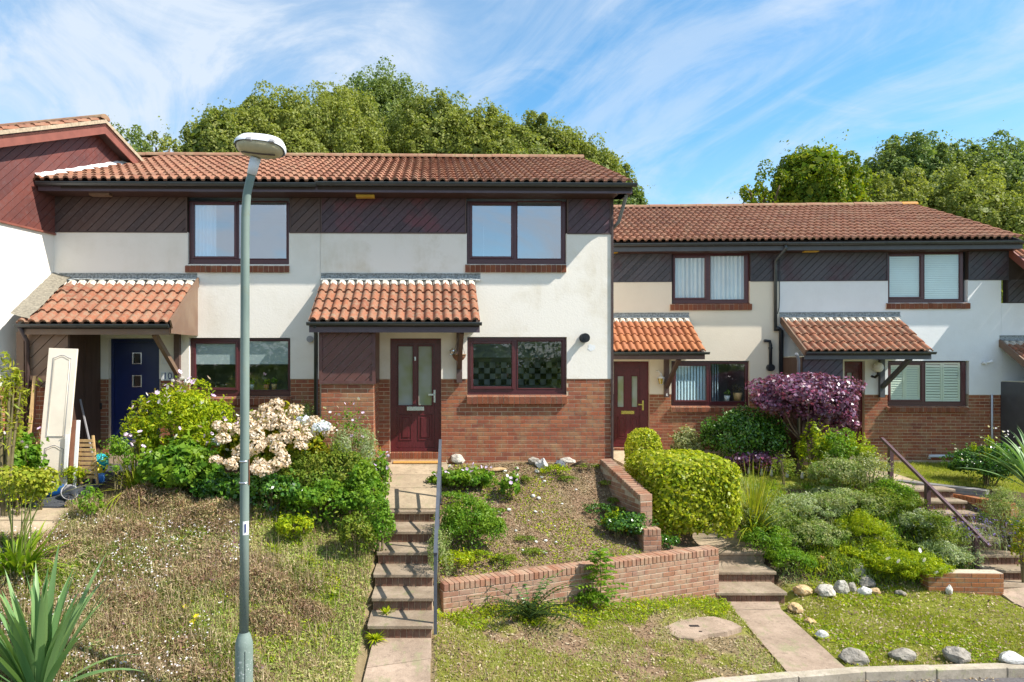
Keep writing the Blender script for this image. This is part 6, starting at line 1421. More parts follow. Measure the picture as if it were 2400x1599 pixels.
# --- agapanthus
x0, y0, z0 = gp(40, 1345); z0 -= .03
ag = thing('strap_leaved_plant', 'arching bright green strap-leaved clump above the sword-leaved plant', 'plant', (x0, y0, z0))
AM = [strap_leaf(L * 1.12, .052, 'strap_leaf', u, s) for L, u, s in ((.62, 1.35, 1.3), (.6, 1.2, 1.5), (.52, 1.1, 1.7), (.48, .9, 1.5), (.66, 1.3, .9))]
for i in range(120): a = random.uniform(0, 6.28); q = random.uniform(0, .18); link('leaf', random.choice(AM), ag, (q * math.cos(a) * 1.6, q * math.sin(a), 0), (random.uniform(-.2, .2), random.uniform(-.1, .45), a + random.uniform(-.5, .5)), (random.uniform(.8, 1.1),) * 3)
SH = head_mesh('grass_lime', .14, 170, 'seed_head', .9, .026)
for i, (hx, hy) in enumerate(((6, 1135), (30, 1140), (52, 1150), (70, 1142), (92, 1125), (108, 1120), (62, 1120), (20, 1115), (118, 1140), (80, 1160), (100, 1155))):
    q = pt(hx, hy, y0 + random.uniform(-.3, .3)); bx = random.uniform(-.1, .2); e = (q[0] - x0, q[1] - y0, q[2] - z0)
    MB().tube([(bx, 0, 0), (bx * .6 + e[0] * .4, e[1] * .5, e[2] * .55), e], [.008, .007, .005], 6, False).build('flower_stalk', 'stalk_green', ag); link('seed_head', SH, ag, e, (0, 0, i), (random.uniform(.75, 1.05),) * 3)
# --- left border
def anemone(label, px, d, ytop, wpx, dep, n, nf, mat='shrub_green', size=.075, group='pink-flowered anemones', fl=None, **k):
    t, rx, ry, H_ = shrub('anemone', label, 'flowering plant', px, d, ytop, wpx, dep, mat, n, size, aspect=.8, group=group, **k)
    for i in range(nf):
        an = random.uniform(-math.pi, .2); z = random.uniform(.45, 1.0); q = random.uniform(.3, 1)
        x, y, zz_ = rx * math.cos(an) * q, ry * math.sin(an) * q - .03, H_ * z + random.uniform(.03, .16)
        MB().tube([(x * .8, y * .8, zz_ - .25), (x, y, zz_)], .003, 4, False).build('flower_stalk', 'stalk_green', t); bloom(t, FL_L if i % 3 else FL_W, 'flower', x, y, zz_, random.uniform(.6, 1.05))
    return t
t, rx, ry, H_ = shrub('red_tipped_shrub', 'open shrub with pointed red-tipped leaves at the left edge', 'shrub', 12, 9.6, 800, 100, .7, 'grass_lime', 900, .11, K=26, lr=.24, aspect=.22, hemi=-.5, nst=9, ctr=.62)
anemone('pale pink anemones round the white plant stand', 45, 10.2, 1020, 120, .7, 2200, 22)
t, rx, ry, H_ = shrub('yellow_green_shrub', 'low yellow-green foliage along the left path edge below the blue bowl', 'shrub', 40, 10.1, 1085, 140, .5, 'shrub_lime', 2600, .05, hemi=-.1)
for i, (px, d, ytp, w_) in enumerate(((40, 9.6, 1110, 80), (95, 9.9, 1112, 60))): shrub('ground_plant', ('leafy lime ground plant nearest the left patio slabs', 'leafy lime ground plant left of the dark ramp')[i], 'plant', px, d, ytp, w_, .4, 'shrub_lime', 900, .045, hemi=-.1)
shrub('ground_plant', 'small lime plants at the foot of the folding chair', 'plant', 170, 10.9, 1092, 70, .3, 'shrub_lime', 700, .04, hemi=-.1)
# choisya-like lime shrub with pink flowers
t, rx, ry, H_ = shrub('lime_shrub', 'large lime-green shrub with pale lilac flowers left of the lamp post', 'shrub', 432, 11.0, 898, 262, 1.4, 'shrub_lime', 15000, .075, K=44, lr=.27, aspect=.35, ctr=.52)
blooms_on(t, [FL_L, FL_L, FL_W], 'flower', 74, rx, ry, H_, (.8, 1.4), .25, stalk=.05)
for i in range(9): bloom(t, random.choice((FL_L, FL_W)), 'flower', random.uniform(-.1, .5), -ry * .3, H_ + random.uniform(.0, .2), 1.3)
shrub('yellow_shrub', 'yellow-leaved sprig in front of the navy door', 'shrub', 338, 10.9, 925, 46, .3, 'hydrangea_leaf', 260, .10, K=9, aspect=.35, nst=4)
sp = shrub('sapling', 'small leafy sapling on a thin bare stem beside the dark ramp', 'sapling', 272, 10.2, 1022, 84, .5, 'shrub_green', 620, .055, K=13, ctr=.68, hemi=-.6, nst=3)
shrub('sapling', 'low rose-like sprigs at the ramp edge under the small sapling', 'sapling', 215, 9.6, 1135, 60, .4, 'shrub_green', 420, .05, K=12, hemi=-.2)
shrub('variegated_shrub', 'cream-variegated sprigs in front of the navy door', 'shrub', 342, 10.7, 1000, 70, .3, 'variegated', 500, .06, K=10, aspect=.4)
tussock('sword_grass', 'arching yellowed sword-leaf clump between the ramp and the lime shrub', 'grass', 320, 1165, 120, 130, 'grass_lime', 110, .028, lean=.6, curve=.8, spread=.12)
tussock('sword_grass', 'second arching sword-leaf clump under the lime shrub', 'grass', 362, 1170, 90, 110, 'strap_leaf', 70, .026, lean=.55, curve=.8, spread=.12)
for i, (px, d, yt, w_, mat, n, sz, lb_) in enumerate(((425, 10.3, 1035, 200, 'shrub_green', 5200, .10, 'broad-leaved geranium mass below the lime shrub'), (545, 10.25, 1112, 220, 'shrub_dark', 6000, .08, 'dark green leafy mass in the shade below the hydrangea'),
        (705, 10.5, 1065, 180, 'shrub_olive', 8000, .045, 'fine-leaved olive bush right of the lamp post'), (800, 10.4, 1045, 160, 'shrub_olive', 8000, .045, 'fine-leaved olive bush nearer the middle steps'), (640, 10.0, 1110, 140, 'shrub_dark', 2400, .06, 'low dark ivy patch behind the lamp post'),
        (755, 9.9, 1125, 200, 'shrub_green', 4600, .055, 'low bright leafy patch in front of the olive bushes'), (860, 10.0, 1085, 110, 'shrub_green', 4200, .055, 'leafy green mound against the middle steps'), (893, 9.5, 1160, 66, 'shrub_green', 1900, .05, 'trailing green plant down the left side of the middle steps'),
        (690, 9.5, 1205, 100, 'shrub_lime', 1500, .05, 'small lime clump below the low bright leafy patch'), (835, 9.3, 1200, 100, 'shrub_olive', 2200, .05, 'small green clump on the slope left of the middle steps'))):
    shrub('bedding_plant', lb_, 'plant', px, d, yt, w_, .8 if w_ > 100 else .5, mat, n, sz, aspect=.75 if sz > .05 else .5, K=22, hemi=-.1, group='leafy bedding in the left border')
anemone('white anemones spilling over the left edge of the middle steps', 890, 10.55, 1072, 60, .6, 1300, 20, size=.05)
anemone('pink anemones on tall stems in front of the brick store', 812, 11.0, 950, 120, .3, 300, 22, 'shrub_green', .05)
shrub('bedding_plant', 'yellow-leaved vine trailing right of the grey lavender', 'plant', 885, 11.2, 1040, 32, .3, 'hydrangea_leaf', 260, .09, K=8, aspect=.8, group='leafy bedding in the left border')
# hydrangea
t, rx, ry, H_ = shrub('hydrangea', 'hydrangea with faded cream flower heads behind the lamp post', 'flowering shrub', 640, 11.0, 955, 250, 1.1, 'hydrangea_leaf', 5200, .11, K=30, aspect=.7, ctr=.5)
heads = [(515, 1000), (522, 1030), (560, 1010), (575, 985), (600, 975), (545, 1085), (600, 1045), (560, 1060), (625, 960), (650, 965), (680, 975), (615, 1000), (640, 1000), (665, 995), (690, 1000), (712, 990), (735, 990), (758, 1002), (770, 1010), (640, 1030), (665, 1030), (690, 1022), (705, 1035), (720, 1030),
         (618, 1045), (650, 1050), (660, 1065), (705, 1048), (610, 1085), (638, 1095), (615, 1105), (600, 1100), (662, 1080), (648, 948), (590, 1000), (535, 1010), (580, 1030), (630, 980), (695, 960), (505, 1080), (540, 1090), (672, 1010), (655, 985), (745, 1005), (725, 1012), (600, 1020), (575, 1055)]
for i, (hx, hy) in enumerate(heads):
    d_ = 10.85 - 1.25 * max(0, (hy - 940) / 170) + random.uniform(-.08, .08); q = pt(hx, hy, d_); link('flower_head', HB if hx > 700 and hy < 1012 and i % 2 else random.choice(HC), t, (q[0] - t.location.x, q[1] - t.location.y, q[2] - t.location.z), (R(random.uniform(0, 50)), R(random.uniform(-25, 25)), i), (random.uniform(.85, 1.2),) * 3)
q = pt(508, 1035, 10.6); link('flower_head', HB, t, (q[0] - t.location.x, q[1] - t.location.y, q[2] - t.location.z), (R(30), 0, 0), (.8,) * 3)
shrub('grey_shrub', 'silvery grey lavender bush in front of the brick store', 'shrub', 832, 10.85, 978, 110, .8, 'shrub_silver', 8000, .045, K=26, aspect=.22, spread=.8, ctr=.5)
shrub('bedding_plant', 'feathery grey-green plant behind the right of the hydrangea', 'plant', 725, 11.6, 930, 70, .4, 'shrub_grey', 1600, .04, K=12, aspect=.3, group='leafy bedding in the left border')
for i, (px, py) in enumerate(((1012 - 370 + 0, 1300), (720, 1320), (640, 1290), (700, 1345), (905, 1440), (880, 1500), (780, 1400))):
    x, y, z = gp(px, py)
    t = thing('weed', ('lime weed rosette right of the lamp post sticker', 'lime weed clump on the dry slope', 'small weed rosette beside the lamp post', 'largest lime weed clump on the dry slope', 'green weed at the foot of the middle steps', 'weed beside the lower middle path', 'small weed on the dry slope left of the bottom steps')[i], 'weed', (x, y, z - .01), 0, 'weeds on the dry slope')
    n = 60; an = rng.uniform(0, 6.28, n); blades('foliage', t, 'shrub_lime', np.zeros((n, 3)), .15, .028, seg=3, az=an, leanv=rng.uniform(.4, 1.1, n), curve=.3)
# --- middle bed
anemone('anemones with pale pink flowers right of the grey handrail', 1085, 11.6, 1100, 150, .9, 2200, 26)
anemone('scattered pink-flowered anemone in the middle of the bare bed', 1195, 11.3, 1112, 50, .5, 260, 9)
shrub('green_shrub', 'bright green ferny shrub right of the grey handrail', 'shrub', 1100, 10.0, 1165, 165, .9, 'shrub_green', 9000, .045, K=34, aspect=.4, ctr=.48)
shrub('small_leaved_shrub', 'grey-green small-leaved creeper over the right end of the middle steps', 'shrub', 1030, 9.2, 1230, 60, .7, 'shrub_grey', 2600, .025, K=20)
shrub('low_plant', 'yellow-green low plants along the left end of the retaining wall top', 'plant', 1065, 9.55, 1290, 105, .4, 'shrub_lime', 1500, .035, hemi=0)
shrub('rose_bush', 'dark glossy rose bush behind the right half of the retaining wall', 'shrub', 1470, 11.05, 1200, 135, .7, 'shrub_dark', 3600, .055, K=26, aspect=.6, ctr=.5)
shrub('rose_bush', 'young yellow-green tips of the rose bush above the retaining wall', 'shrub', 1445, 10.95, 1195, 70, .3, 'shrub_lime', 380, .05, K=12, aspect=.6)
shrub('ivy_patch', 'dark ivy under the hedge at the retaining wall corner', 'plant', 1560, 11.0, 1255, 70, .4, 'shrub_dark', 1200, .045)
for i, (px, py, w_) in enumerate(((1230, 1270, 60), (1160, 1205, 60), (1235, 1130, 26), (1380, 1100, 60), (1420, 1140, 40), (1440, 1180, 40), (1330, 1130, 50), (1250, 1300, 70))):
    x, y, z = gp(px, py); shrub('weed', ('weed patch low in the bare bed', 'weed patch beside the ferny shrub', 'tiny dark weed in the bare bed', 'weedy growth by the top of the sloping wall', 'weeds along the sloping wall, middle', 'weeds along the sloping wall, lower', 'thin weeds right of the rock cluster', 'flat weed patch just above the retaining wall')[i], 'weed', px, y, py - 14, w_, .35, 'shrub_olive', 420, .03, K=14, hemi=0, nst=2, group='weeds in the bare bed')
for i, (px, py, w_, mt_) in enumerate(((1060, 1180, 90, 'shrub_green'), (1120, 1320, 110, 'shrub_lime'), (1180, 1330, 70, 'shrub_olive'), (1400, 1210, 90, 'shrub_dark'), (1450, 1215, 70, 'shrub_olive'), (1300, 1120, 80, 'shrub_lime'), (1150, 1150, 60, 'shrub_green'), (1085, 1255, 120, 'shrub_green'))):
    x, y, z = gp(px, py); shrub('weed', ('weeds beside the handrail under the pale anemones', 'lime weeds along the retaining wall left end', 'olive weeds just above the retaining wall', 'dark weeds in the shade left of the sloping wall', 'olive weeds under the lower sloping wall', 'lime weeds right of the cream pyramid rock', 'weeds below the anemones in the bare bed', 'bright weeds around the foot of the ferny shrub')[i], 'weed', px, y, py - 30, w_, .4, mt_, 700, .035, K=18, hemi=0, nst=2, group='weeds in the bare bed')
# dead branch by the rocks
db = thing('dead_branch', 'bare dead branch lying right of the dark slate-blue rock', 'branch', gp(1335, 1100))
for i in range(7): a = random.uniform(-.5, .9); MB().tube([(0, 0, .05), (.2 * math.cos(a), -.05, .1 + .1 * math.sin(a)), (.45 * math.cos(a), -.1 + random.uniform(-.1, .1), .1 + .25 * math.sin(a))], [.010, .006, .003], 5).build('twig', 'bark', db)
# fern and sapling in front of the retaining wall
x, y, z = gp(1240, 1445); y -= .05
fn = thing('fern', 'dark arching fern at the foot of the retaining wall', 'fern', (x, y - .1, z))
fn.scale = (1.1, 1.1, 1.15)
for i in range(44):
    a = random.uniform(-math.pi - .3, .3) if i % 4 else random.uniform(0, 3.1); L = random.uniform(.48, .85); up = random.uniform(.6, 1.45); P = []; m = MB(); pts = []
    for k in range(13):
        t_ = k / 12; th = up - 1.1 * t_; rr_ = L * t_ * math.cos(up - .5 * t_); zz_ = L * t_ * math.sin(up - .55 * t_); pts.append((rr_ * math.cos(a), rr_ * math.sin(a), zz_))
    sd = Vector((-math.sin(a), math.cos(a), 0)); vs = []; fs = []
    for k in range(1, 13):
        p_ = Vector(pts[k]); dr_ = (Vector(pts[k]) - Vector(pts[k - 1])).normalized(); l_ = .085 * math.sin(math.pi * min(1, (k / 12) * .85 + .15)) + .01
        for s_ in (-1, 1):
            q = len(vs); vs += [tuple(p_ - dr_ * .012), tuple(p_ + sd * s_ * l_ * .5 + dr_ * .004 + Vector((0, 0, -.004))), tuple(p_ + sd * s_ * l_ + Vector((0, 0, -.02))), tuple(p_ + dr_ * .012)]; fs.append((q, q + 1, q + 2, q + 3))
    m.add(vs, fs); m.tube(pts, .003, 4, False); m.build('frond', 'fern_leaf' if i % 4 else 'shrub_dark', fn)
x, y, z = gp(1402, 1425)
sp = thing('sapling', 'upright green sapling with toothed leaves in front of the retaining wall', 'sapling', (x, y - .1, z)); hh_ = (1428 - 1285) / F * y
MB().tube([(0, 0, -.05), (.02, .0, hh_ * .5), (.0, .0, hh_)], [.009, .007, .003], 6).build('stem', 'stem', sp)
V = []
for i in range(38):
    zc = hh_ * (.10 + .88 * (i / 38) ** .9); a = i * 2.4; L = (.42 if i < 16 else .28) * (1.1 - .5 * i / 30); dx_, dy_ = math.cos(a), math.sin(a) * .7
    for k in range(6):
        t_ = (k + 1) / 6; cx_ = dx_ * L * t_; cy_ = dy_ * L * t_; cz_ = zc + .05 * math.sin(t_ * 2) - .04 * t_
        for s_ in (-1, 1): l_ = .10 * (1.15 - .5 * t_); V.append([(cx_ - dx_ * .02, cy_ - dy_ * .02, cz_), (cx_ + dx_ * .035 - dy_ * s_ * l_ * .5, cy_ + dy_ * .035 + dx_ * s_ * l_ * .5, cz_ + .012), (cx_ + dx_ * .03 - dy_ * s_ * l_, cy_ + dy_ * .03 + dx_ * s_ * l_, cz_ - .012), (cx_ - dx_ * .012 - dy_ * s_ * l_ * .5, cy_ - dy_ * .012 + dx_ * s_ * l_ * .5, cz_ - .004)])
link('foliage', numesh('foliage', np.array(V), 4, 'shrub_green'), sp)
shrub('low_plant', 'small green growth at the base of the sapling by the retaining wall', 'plant', 1385, gp(1385, 1430)[1], 1385, 90, .35, 'shrub_green', 700, .05, hemi=0)
# --- hedges
def box_hedge(label, cx, cy, zb, rx, ry, H_, ang, mat, n, size, name='hedge', pw=3.0):
    t = thing(name, label, 'hedge', (cx, cy, zb), ang)
    d = unit(rng.normal(0, 1, (n, 3))); d = d[(d[:, 2] > -.55)]; k = (np.abs(d) ** pw).sum(1) ** (-1 / pw); P = d * k[:, None] * rng.uniform(.84, 1.03, (len(d), 1))
    wob = 1 + .015 * np.sin(P[:, :1] * 9) * np.cos(P[:, 1:2] * 8) + .012 * np.sin(P[:, 2:] * 11 + P[:, :1] * 6); P = P * wob * np.array([rx, ry, H_ / 2]); P[:, 2] += H_ / 2
    zf_ = (P[:, 2] / H_).clip(0, 1)[:, None]; P[:, :2] *= .84 + .16 * np.minimum(1, zf_ * 3)
    leaves('foliage', t, mat, P, d, size, .7, .65, .1); stems(t, 16, H_ * .7, rx * .8, 'bark', .012); return t
box_hedge('big rounded yellow-green hedge above the retaining wall corner', 4.14, 12.0, -1.42, .77, .86, 1.44, R(3), 'hedge_leaf', 32000, .07, pw=6.0)
box_hedge('small ball-clipped hedge against the path to door number 6', 4.36, 14.9, -.85, .38, .38, 1.05, 0, 'hedge_leaf', 6500, .06, pw=2.4)
# --- border right of the hedge
shrub('variegated_shrub', 'cream-variegated shrub under the lower window of number 6', 'shrub', 1610, 16.0, 1005, 85, .8, 'variegated', 2600, .06, K=20, ctr=.5)
shrub('green_shrub', 'dark glossy green shrub left of the purple bush', 'shrub', 1745, 15.4, 958, 200, 1.6, 'shrub_dark', 14000, .07, K=40, ctr=.48)
shrub('heuchera', 'dark purple low plants in the shade under the purple bush', 'plant', 1780, 14.8, 1058, 150, .7, 'purple_leaf', 2400, .075, K=20, aspect=.8, hemi=0)
# purple bush on a bare trunk
X = (1885 - PX0) / F * 15.0; zb = gz(X, 15.0); pb_ = thing('purple_bush', 'purple-leaved bush on a bare twisted trunk before the white house', 'shrub', (X, 15.0, zb)); zt_ = ZC - (880 - PY0) / F * 15.0 - zb
P, N = lumps((.0, 0, zt_ - .48), (1.24, .85, .56), 50, .30, 17000, -.7); leaves('foliage', pb_, 'purple_leaf', P, N, .085, .65, .6)
P, N = lumps((.55, -.1, zt_ - .95), (.62, .5, .45), 20, .35, 4200, -.7); leaves('foliage', pb_, 'purple_leaf', P, N, .08, .65, .6)
MB().tube([(-.28, -.25, -.05), (-.22, -.25, .25), (-.10, -.22, .45), (-.10, -.15, .75), (0, 0, 1.1)], [.055, .05, .05, .045, .03], 9).build('trunk', 'bark', pb_)
for k in range(7): a = k * .9; MB().tube([(-.1, -.18, .6), (.4 * math.cos(a), .3 * math.sin(a), 1.0), (.75 * math.cos(a), .5 * math.sin(a), zt_ - .5)], [.025, .018, .008], 6).build('branch', 'bark', pb_)
for i, (px, d, yt, w_, mat, n, sz, asp, lb_) in enumerate(((1905, 14.5, 985, 70, 'shrub_lime', 1500, .06, .7, 'lime leafy shrub right of the purple bush trunk'), (1965, 14.3, 1000, 110, 'shrub_green', 3600, .05, .6, 'bright green shrub in front of the brick of the white house'),
        (2010, 14.2, 1015, 80, 'shrub_lime', 2600, .045, .6, 'yellow-green shrub left of the brown handrail top'), (1960, 13.7, 1070, 150, 'shrub_grey', 6500, .04, .5, 'grey-green shrub below the yellow-green one'), (2040, 13.6, 1060, 100, 'variegated', 2200, .04, .5, 'buff and green straggly shrub left of the brown handrail'),
        (1838, 14.1, 1060, 50, 'shrub_olive', 800, .04, .5, 'thin olive plant at the purple bush trunk foot'))):
    shrub('border_shrub', lb_, 'shrub', px, d, yt, w_, .9, mat, n, sz, aspect=asp, K=24, group='shrubs in the border before the white house')
tussock('spiky_grass', 'tall yellow-green phormium clump right of the big hedge', 'grass', 1765, 1262, 120, 150, 'grass_lime', 190, .024, lean=.42, curve=.35, spread=.10)
tussock('spiky_grass', 'small golden tussock on the upper lawn edge', 'grass', 1935, 1142, 90, 50, 'grass_lime', 170, .014, lean=.6, curve=.3, spread=.08)
tussock('spiky_grass', 'few long arching leaves left of the golden tussock', 'grass', 1900, 1120, 60, 75, 'strap_leaf', 16, .03, lean=.7, curve=.5, spread=.05)
for i, px in enumerate((1755, 1785, 1808, 1845, 1880)):
    p_ = gp(px, 1112 + (px - 1755) * .09); o = MB().lathe([(0, 0), (.03, .0), (.035, .06), (.02, .10), (.03, .13), (0, .16)], 10).build('ornament', 'stone_white' if i != 3 else 'petal_blue', None, p_); tag(o, ('leftmost tiny white ornament on the upper lawn edge', 'second tiny white ornament on the upper lawn edge', 'middle white ornament on the upper lawn edge below the purple bush', 'pale blue ornament on the upper lawn edge', 'rightmost white ornament by the arching leaves')[i], 'garden ornament', 'small ornaments along the upper lawn')
# bank of low cover shrubs
bank = [(1800, 12.4, 1172, 150, 'shrub_grey', 'grey cotoneaster mound beside the phormium clump'), (1790, 12.0, 1222, 120, 'shrub_green', 'green mound right of the wide steps above the lower mound'), (1885, 12.9, 1160, 190, 'shrub_silver', 'silvery carpet shrub on the upper bank'), (1990, 12.9, 1150, 200, 'shrub_grey', 'grey-green carpet shrub below the golden tussock'),
        (2090, 12.9, 1140, 150, 'shrub_olive', 'olive carpet shrub under the brown handrail'), (1900, 12.2, 1218, 170, 'shrub_grey', 'mid-bank grey mound above the boulders'), (1850, 11.6, 1285, 110, 'shrub_green', 'green mound spilling over the side of the wide steps'), (1945, 11.7, 1290, 120, 'shrub_olive', 'olive mound just behind the row of boulders'),
        (1930, 12.4, 1235, 110, 'shrub_green', 'bright green carpet plant in the middle of the bank'), (2010, 12.5, 1215, 110, 'shrub_lime', 'lime heather patch upper right of the bank'), (2020, 12.0, 1265, 120, 'shrub_lime', 'lime heather patch in the middle of the bank'), (2170, 12.3, 1195, 110, 'shrub_silver', 'blue-grey lavender mound under the handrail middle post'),
        (2205, 12.0, 1200, 110, 'shrub_olive', 'brownish green bush under the handrail'), (2215, 11.7, 1265, 120, 'shrub_silver', 'blue-green feathery plant at the lower handrail post'), (2120, 11.9, 1270, 100, 'shrub_olive', 'small olive mound between lime cushions'), (2150, 12.6, 1210, 90, 'shrub_green', 'green mound beside the right-hand steps'),
        (2090, 13.2, 1120, 90, 'shrub_green', 'leafy green plant under the handrail top post'), (1960, 13.4, 1140, 100, 'shrub_silver', 'pale cover plant along the upper lawn edge')]
for i, (px, d, yt, w_, mat, lb_) in enumerate(bank):
    shrub('cover_shrub', lb_, 'shrub', px, d, yt, w_, 1.0, mat, int(w_ * 40), .045, K=26, lr=.3, aspect=.4, hemi=-.05, ctr=.38, nst=4, group='cover shrubs on the bank', spread=.8)
t, rx, ry, H_ = shrub('cushion_plant', 'large yellow-green cushion plant spilling over the boulders by the lawn', 'plant', 2120, 11.45, 1290, 195, 1.1, 'shrub_lime', 16000, .06, K=34, aspect=.2, hemi=-.05, ctr=.4, droop=-.4)
for q in ((2082, 1310), (2107, 1316), (2168, 1313), (2195, 1344), (2155, 1290)):
    p_ = pt(q[0], q[1], 10.95); bloom(t, FL_W, 'flower', p_[0] - t.location.x, p_[1] - t.location.y, p_[2] - t.location.z, 1.3)
shrub('cushion_plant', 'narrow yellow-green cushion plant running up the bank', 'plant', 2030, 12.2, 1195, 80, 1.4, 'shrub_lime', 4200, .05, K=22, aspect=.2, hemi=-.05, ctr=.4, droop=-.4)
PK = head_mesh('petal_pink', .05, 50, 'flower_head', .8, .02)
for i, q in enumerate(((1918, 1328), (2002, 1186))): p_ = gp(*q); o = link('rose_bloom', PK, None, (p_[0], p_[1] - .1, p_[2] + .16)); tag(o, ('coral pink bloom low in the olive mound behind the boulders', 'pale pink bloom high on the silvery carpet shrub')[i], 'flower')
# lavender spilling over the right-hand steps
x, y, z = gp(2300, 1290); lv = thing('lavender', 'lavender with purple flower spikes spilling over the right-hand steps', 'plant', (9.25, 12.1, -1.35))
n = 700; P = np.stack([rng.normal(0, .25, n), rng.normal(0, .35, n), rng.uniform(-.25, .1, n)], 1); blades('foliage', lv, 'shrub_silver', P, .30, .008, seg=2, leanv=rng.uniform(.2, 1.1, n))
Q = P[:420] + np.stack([rng.normal(.08, .12, 420), rng.normal(-.1, .1, 420), rng.uniform(.12, .32, 420)], 1); leaves('flower_spike', lv, 'petal_purple', Q, np.tile([0, -.3, 1.0], (420, 1)), .05, .28, .8)
shrub('lavender', 'green and grey lavender bush in the right-hand brick planter', 'plant', 2362, 12.0, 1140, 130, .9, 'shrub_grey', 5600, .05, K=24, aspect=.2, spread=.8, ctr=.45)
shrub('white_flowered_shrub', 'dense shrub dotted with white flowers at the right edge', 'shrub', 2320, 14.2, 1040, 170, 1.3, 'shrub_dark', 9000, .055, K=36, ctr=.5)
t = bpy.data.objects['white_flowered_shrub']; t0 = t['rx']; blooms_on(t, [FL_W], 'flower', 40, t0, .65, 1.25, (.5, .8), .3)
sk_ = shrub('white_flowered_shrub', 'upright pale-green stems rising from the shrub at the right edge', 'shrub', 2310, 14.1, 1015, 80, .4, 'shrub_lime', 900, .04, K=10, lr=.2, aspect=.5)
x0, y0 = (2420 - PX0) / F * 13.2, 13.2; z0 = gz(x0, y0)
ph = thing('spiky_plant', 'large arching green and cream sword-leaved plant at the right edge', 'plant', (x0, y0, z0 + .3)); PM = [strap_leaf(1.35, .07, 'yucca_leaf', u, s) for u, s in ((1.3, .7), (1.1, .9), (.9, .8))]
for i in range(34): link('leaf', random.choice(PM), ph, (0, 0, 0), (random.uniform(-.2, .2), random.uniform(-.35, .35), math.pi + random.uniform(-1.9, 1.9)), (random.uniform(.8, 1.05),) * 3)
shrub('border_shrub', 'orange-tinged leafy plant at the lower right edge', 'shrub', 2398, 11.3, 1215, 40, .5, 'hydrangea_leaf', 700, .05, K=10, group='shrubs in the border before the white house')
for t, lm, h_ in LEDGE:
    P, N = lumps((0, 0, h_ * 1.5), (h_ * .7, h_ * .6, h_ * .7), 8, .4, 130, -.6); leaves('foliage', t, lm, P, N, .035, .6)
# --- turf and ground cover
def scatter(x0, x1, y0, y1, dens, mask):
    n = int((x1 - x0) * (y1 - y0) * dens); X = rng.uniform(x0, x1, n); Y = rng.uniform(y0, y1, n); m = mask(X, Y) & (rng.random(n) < 1.0)
    X, Y = X[m], Y[m]; return np.stack([X, Y, ground_z(X, Y) - .006], 1)
def clear(X, Y):
    """true where turf may grow: not on paths, steps, walls, kerb"""
    m = (Y > kerb_y(X) + .01)
    m &= ~((X > -.97 + (Y < 8.3) * .05) & (X < -.10) & (Y > 6.8)); w = wall_y(X); m &= ~((X > -.05) & (X < 4.42) & (Y > w - .01) & (Y < w + .24))
    pl = 4.20 + (Y - 8.33) * .11; m &= ~((X > pl) & (X < pl + .80) & (Y < 10.85)); m &= ~((X > 4.28) & (X < 5.6) & (Y > 10.7) & (Y < 12.9)); m &= ~((X > 4.5) & (X < 5.5) & (Y > 12.9))
    m &= ~((X > 8.95) & (X < 9.98) & (Y > 10.2)); m &= ~(((X - 3.73) / .56) ** 2 + ((Y - 9.55) / .24) ** 2 < 1)
    return m
# paint the drain slab clear using its own corners
cl = scatter(4.9, 14, 8.4, 11.3, 5200, lambda X, Y: clear(X, Y) & (Y < 11.2)); o = blades('lawn_grass', None, 'lawn_blade', cl, .036, .010, lean=.7); tag(o, kind='stuff')
cl = scatter(4.9, 14, 8.4, 11.3, 3800, lambda X, Y: clear(X, Y) & (Y < 11.2) & (fbm(X, Y, 1.6, 51) > .52)); tag(blades('lawn_grass', None, 'grass_lime', cl, .06, .011, lean=.6), kind='stuff')
cl = scatter(4.9, 14, 8.4, 11.4, 2200, lambda X, Y: clear(X, Y) & (fbm(X, Y, 1.1, 57) > .56)); tag(leaves('clover', None, 'shrub_lime', cl + np.array([0, 0, .035]), np.tile([0, -.1, 1.0], (len(cl), 1)), .028, .7, .5), kind='stuff')
cl = scatter(4.9, 14, 8.4, 11.4, 2600, lambda X, Y: clear(X, Y) & (vnoise(X, Y, 1.9, 59) > .62)); tag(blades('dry_grass', None, 'dry_blade', cl, .05, .009, lean=1.0), kind='stuff')
cl = scatter(4.9, 14, 8.4, 11.4, 260, lambda X, Y: clear(X, Y)); tag(leaves('leaf_litter', None, 'litter', cl + np.array([0, 0, .04]), np.tile([0, -.1, 1.0], (len(cl), 1)), .045, .5, .5), kind='stuff')
cl = scatter(-.1, 4.6, 6.8, 10.8, 5200, lambda X, Y: clear(X, Y) & (Y < wall_y(X)) & (fbm(X, Y, 1.4, 11) + .25 * vnoise(X, Y, 5, 5) > .56 + .10 * (Y > 8.6))); tag(blades('lawn_grass', None, 'lawn_blade', cl, .05, .010, lean=.65), kind='stuff')
cl = scatter(-.1, 4.6, 6.8, 10.8, 3000, lambda X, Y: clear(X, Y) & (Y < wall_y(X)) & (vnoise(X, Y, 3, 8) > .45)); tag(blades('rough_grass', None, 'weed_blade', cl, .055, .011, lean=.9), kind='stuff')
cl = scatter(-.1, 4.4, 7.2, 10.8, 2600, lambda X, Y: clear(X, Y) & (Y < wall_y(X) - .02) & (wall_y(X) - Y < .55 * vnoise(X, Y, 2.5, 6) + .15)); tag(leaves('low_weeds', None, 'shrub_lime', cl + np.stack([np.zeros(len(cl))] * 2 + [rng.uniform(.0, .10, len(cl))], 1), np.tile([0, -.15, 1.0], (len(cl), 1)), .045, .4, .8), kind='stuff')
cl = scatter(-.1, 4.6, 7.0, 10.4, 700, lambda X, Y: clear(X, Y) & (Y < wall_y(X))); tag(leaves('leaf_litter', None, 'litter', cl + np.array([0, 0, .02]), np.tile([0, 0, 1.0], (len(cl), 1)), .045, .4, .5), kind='stuff')
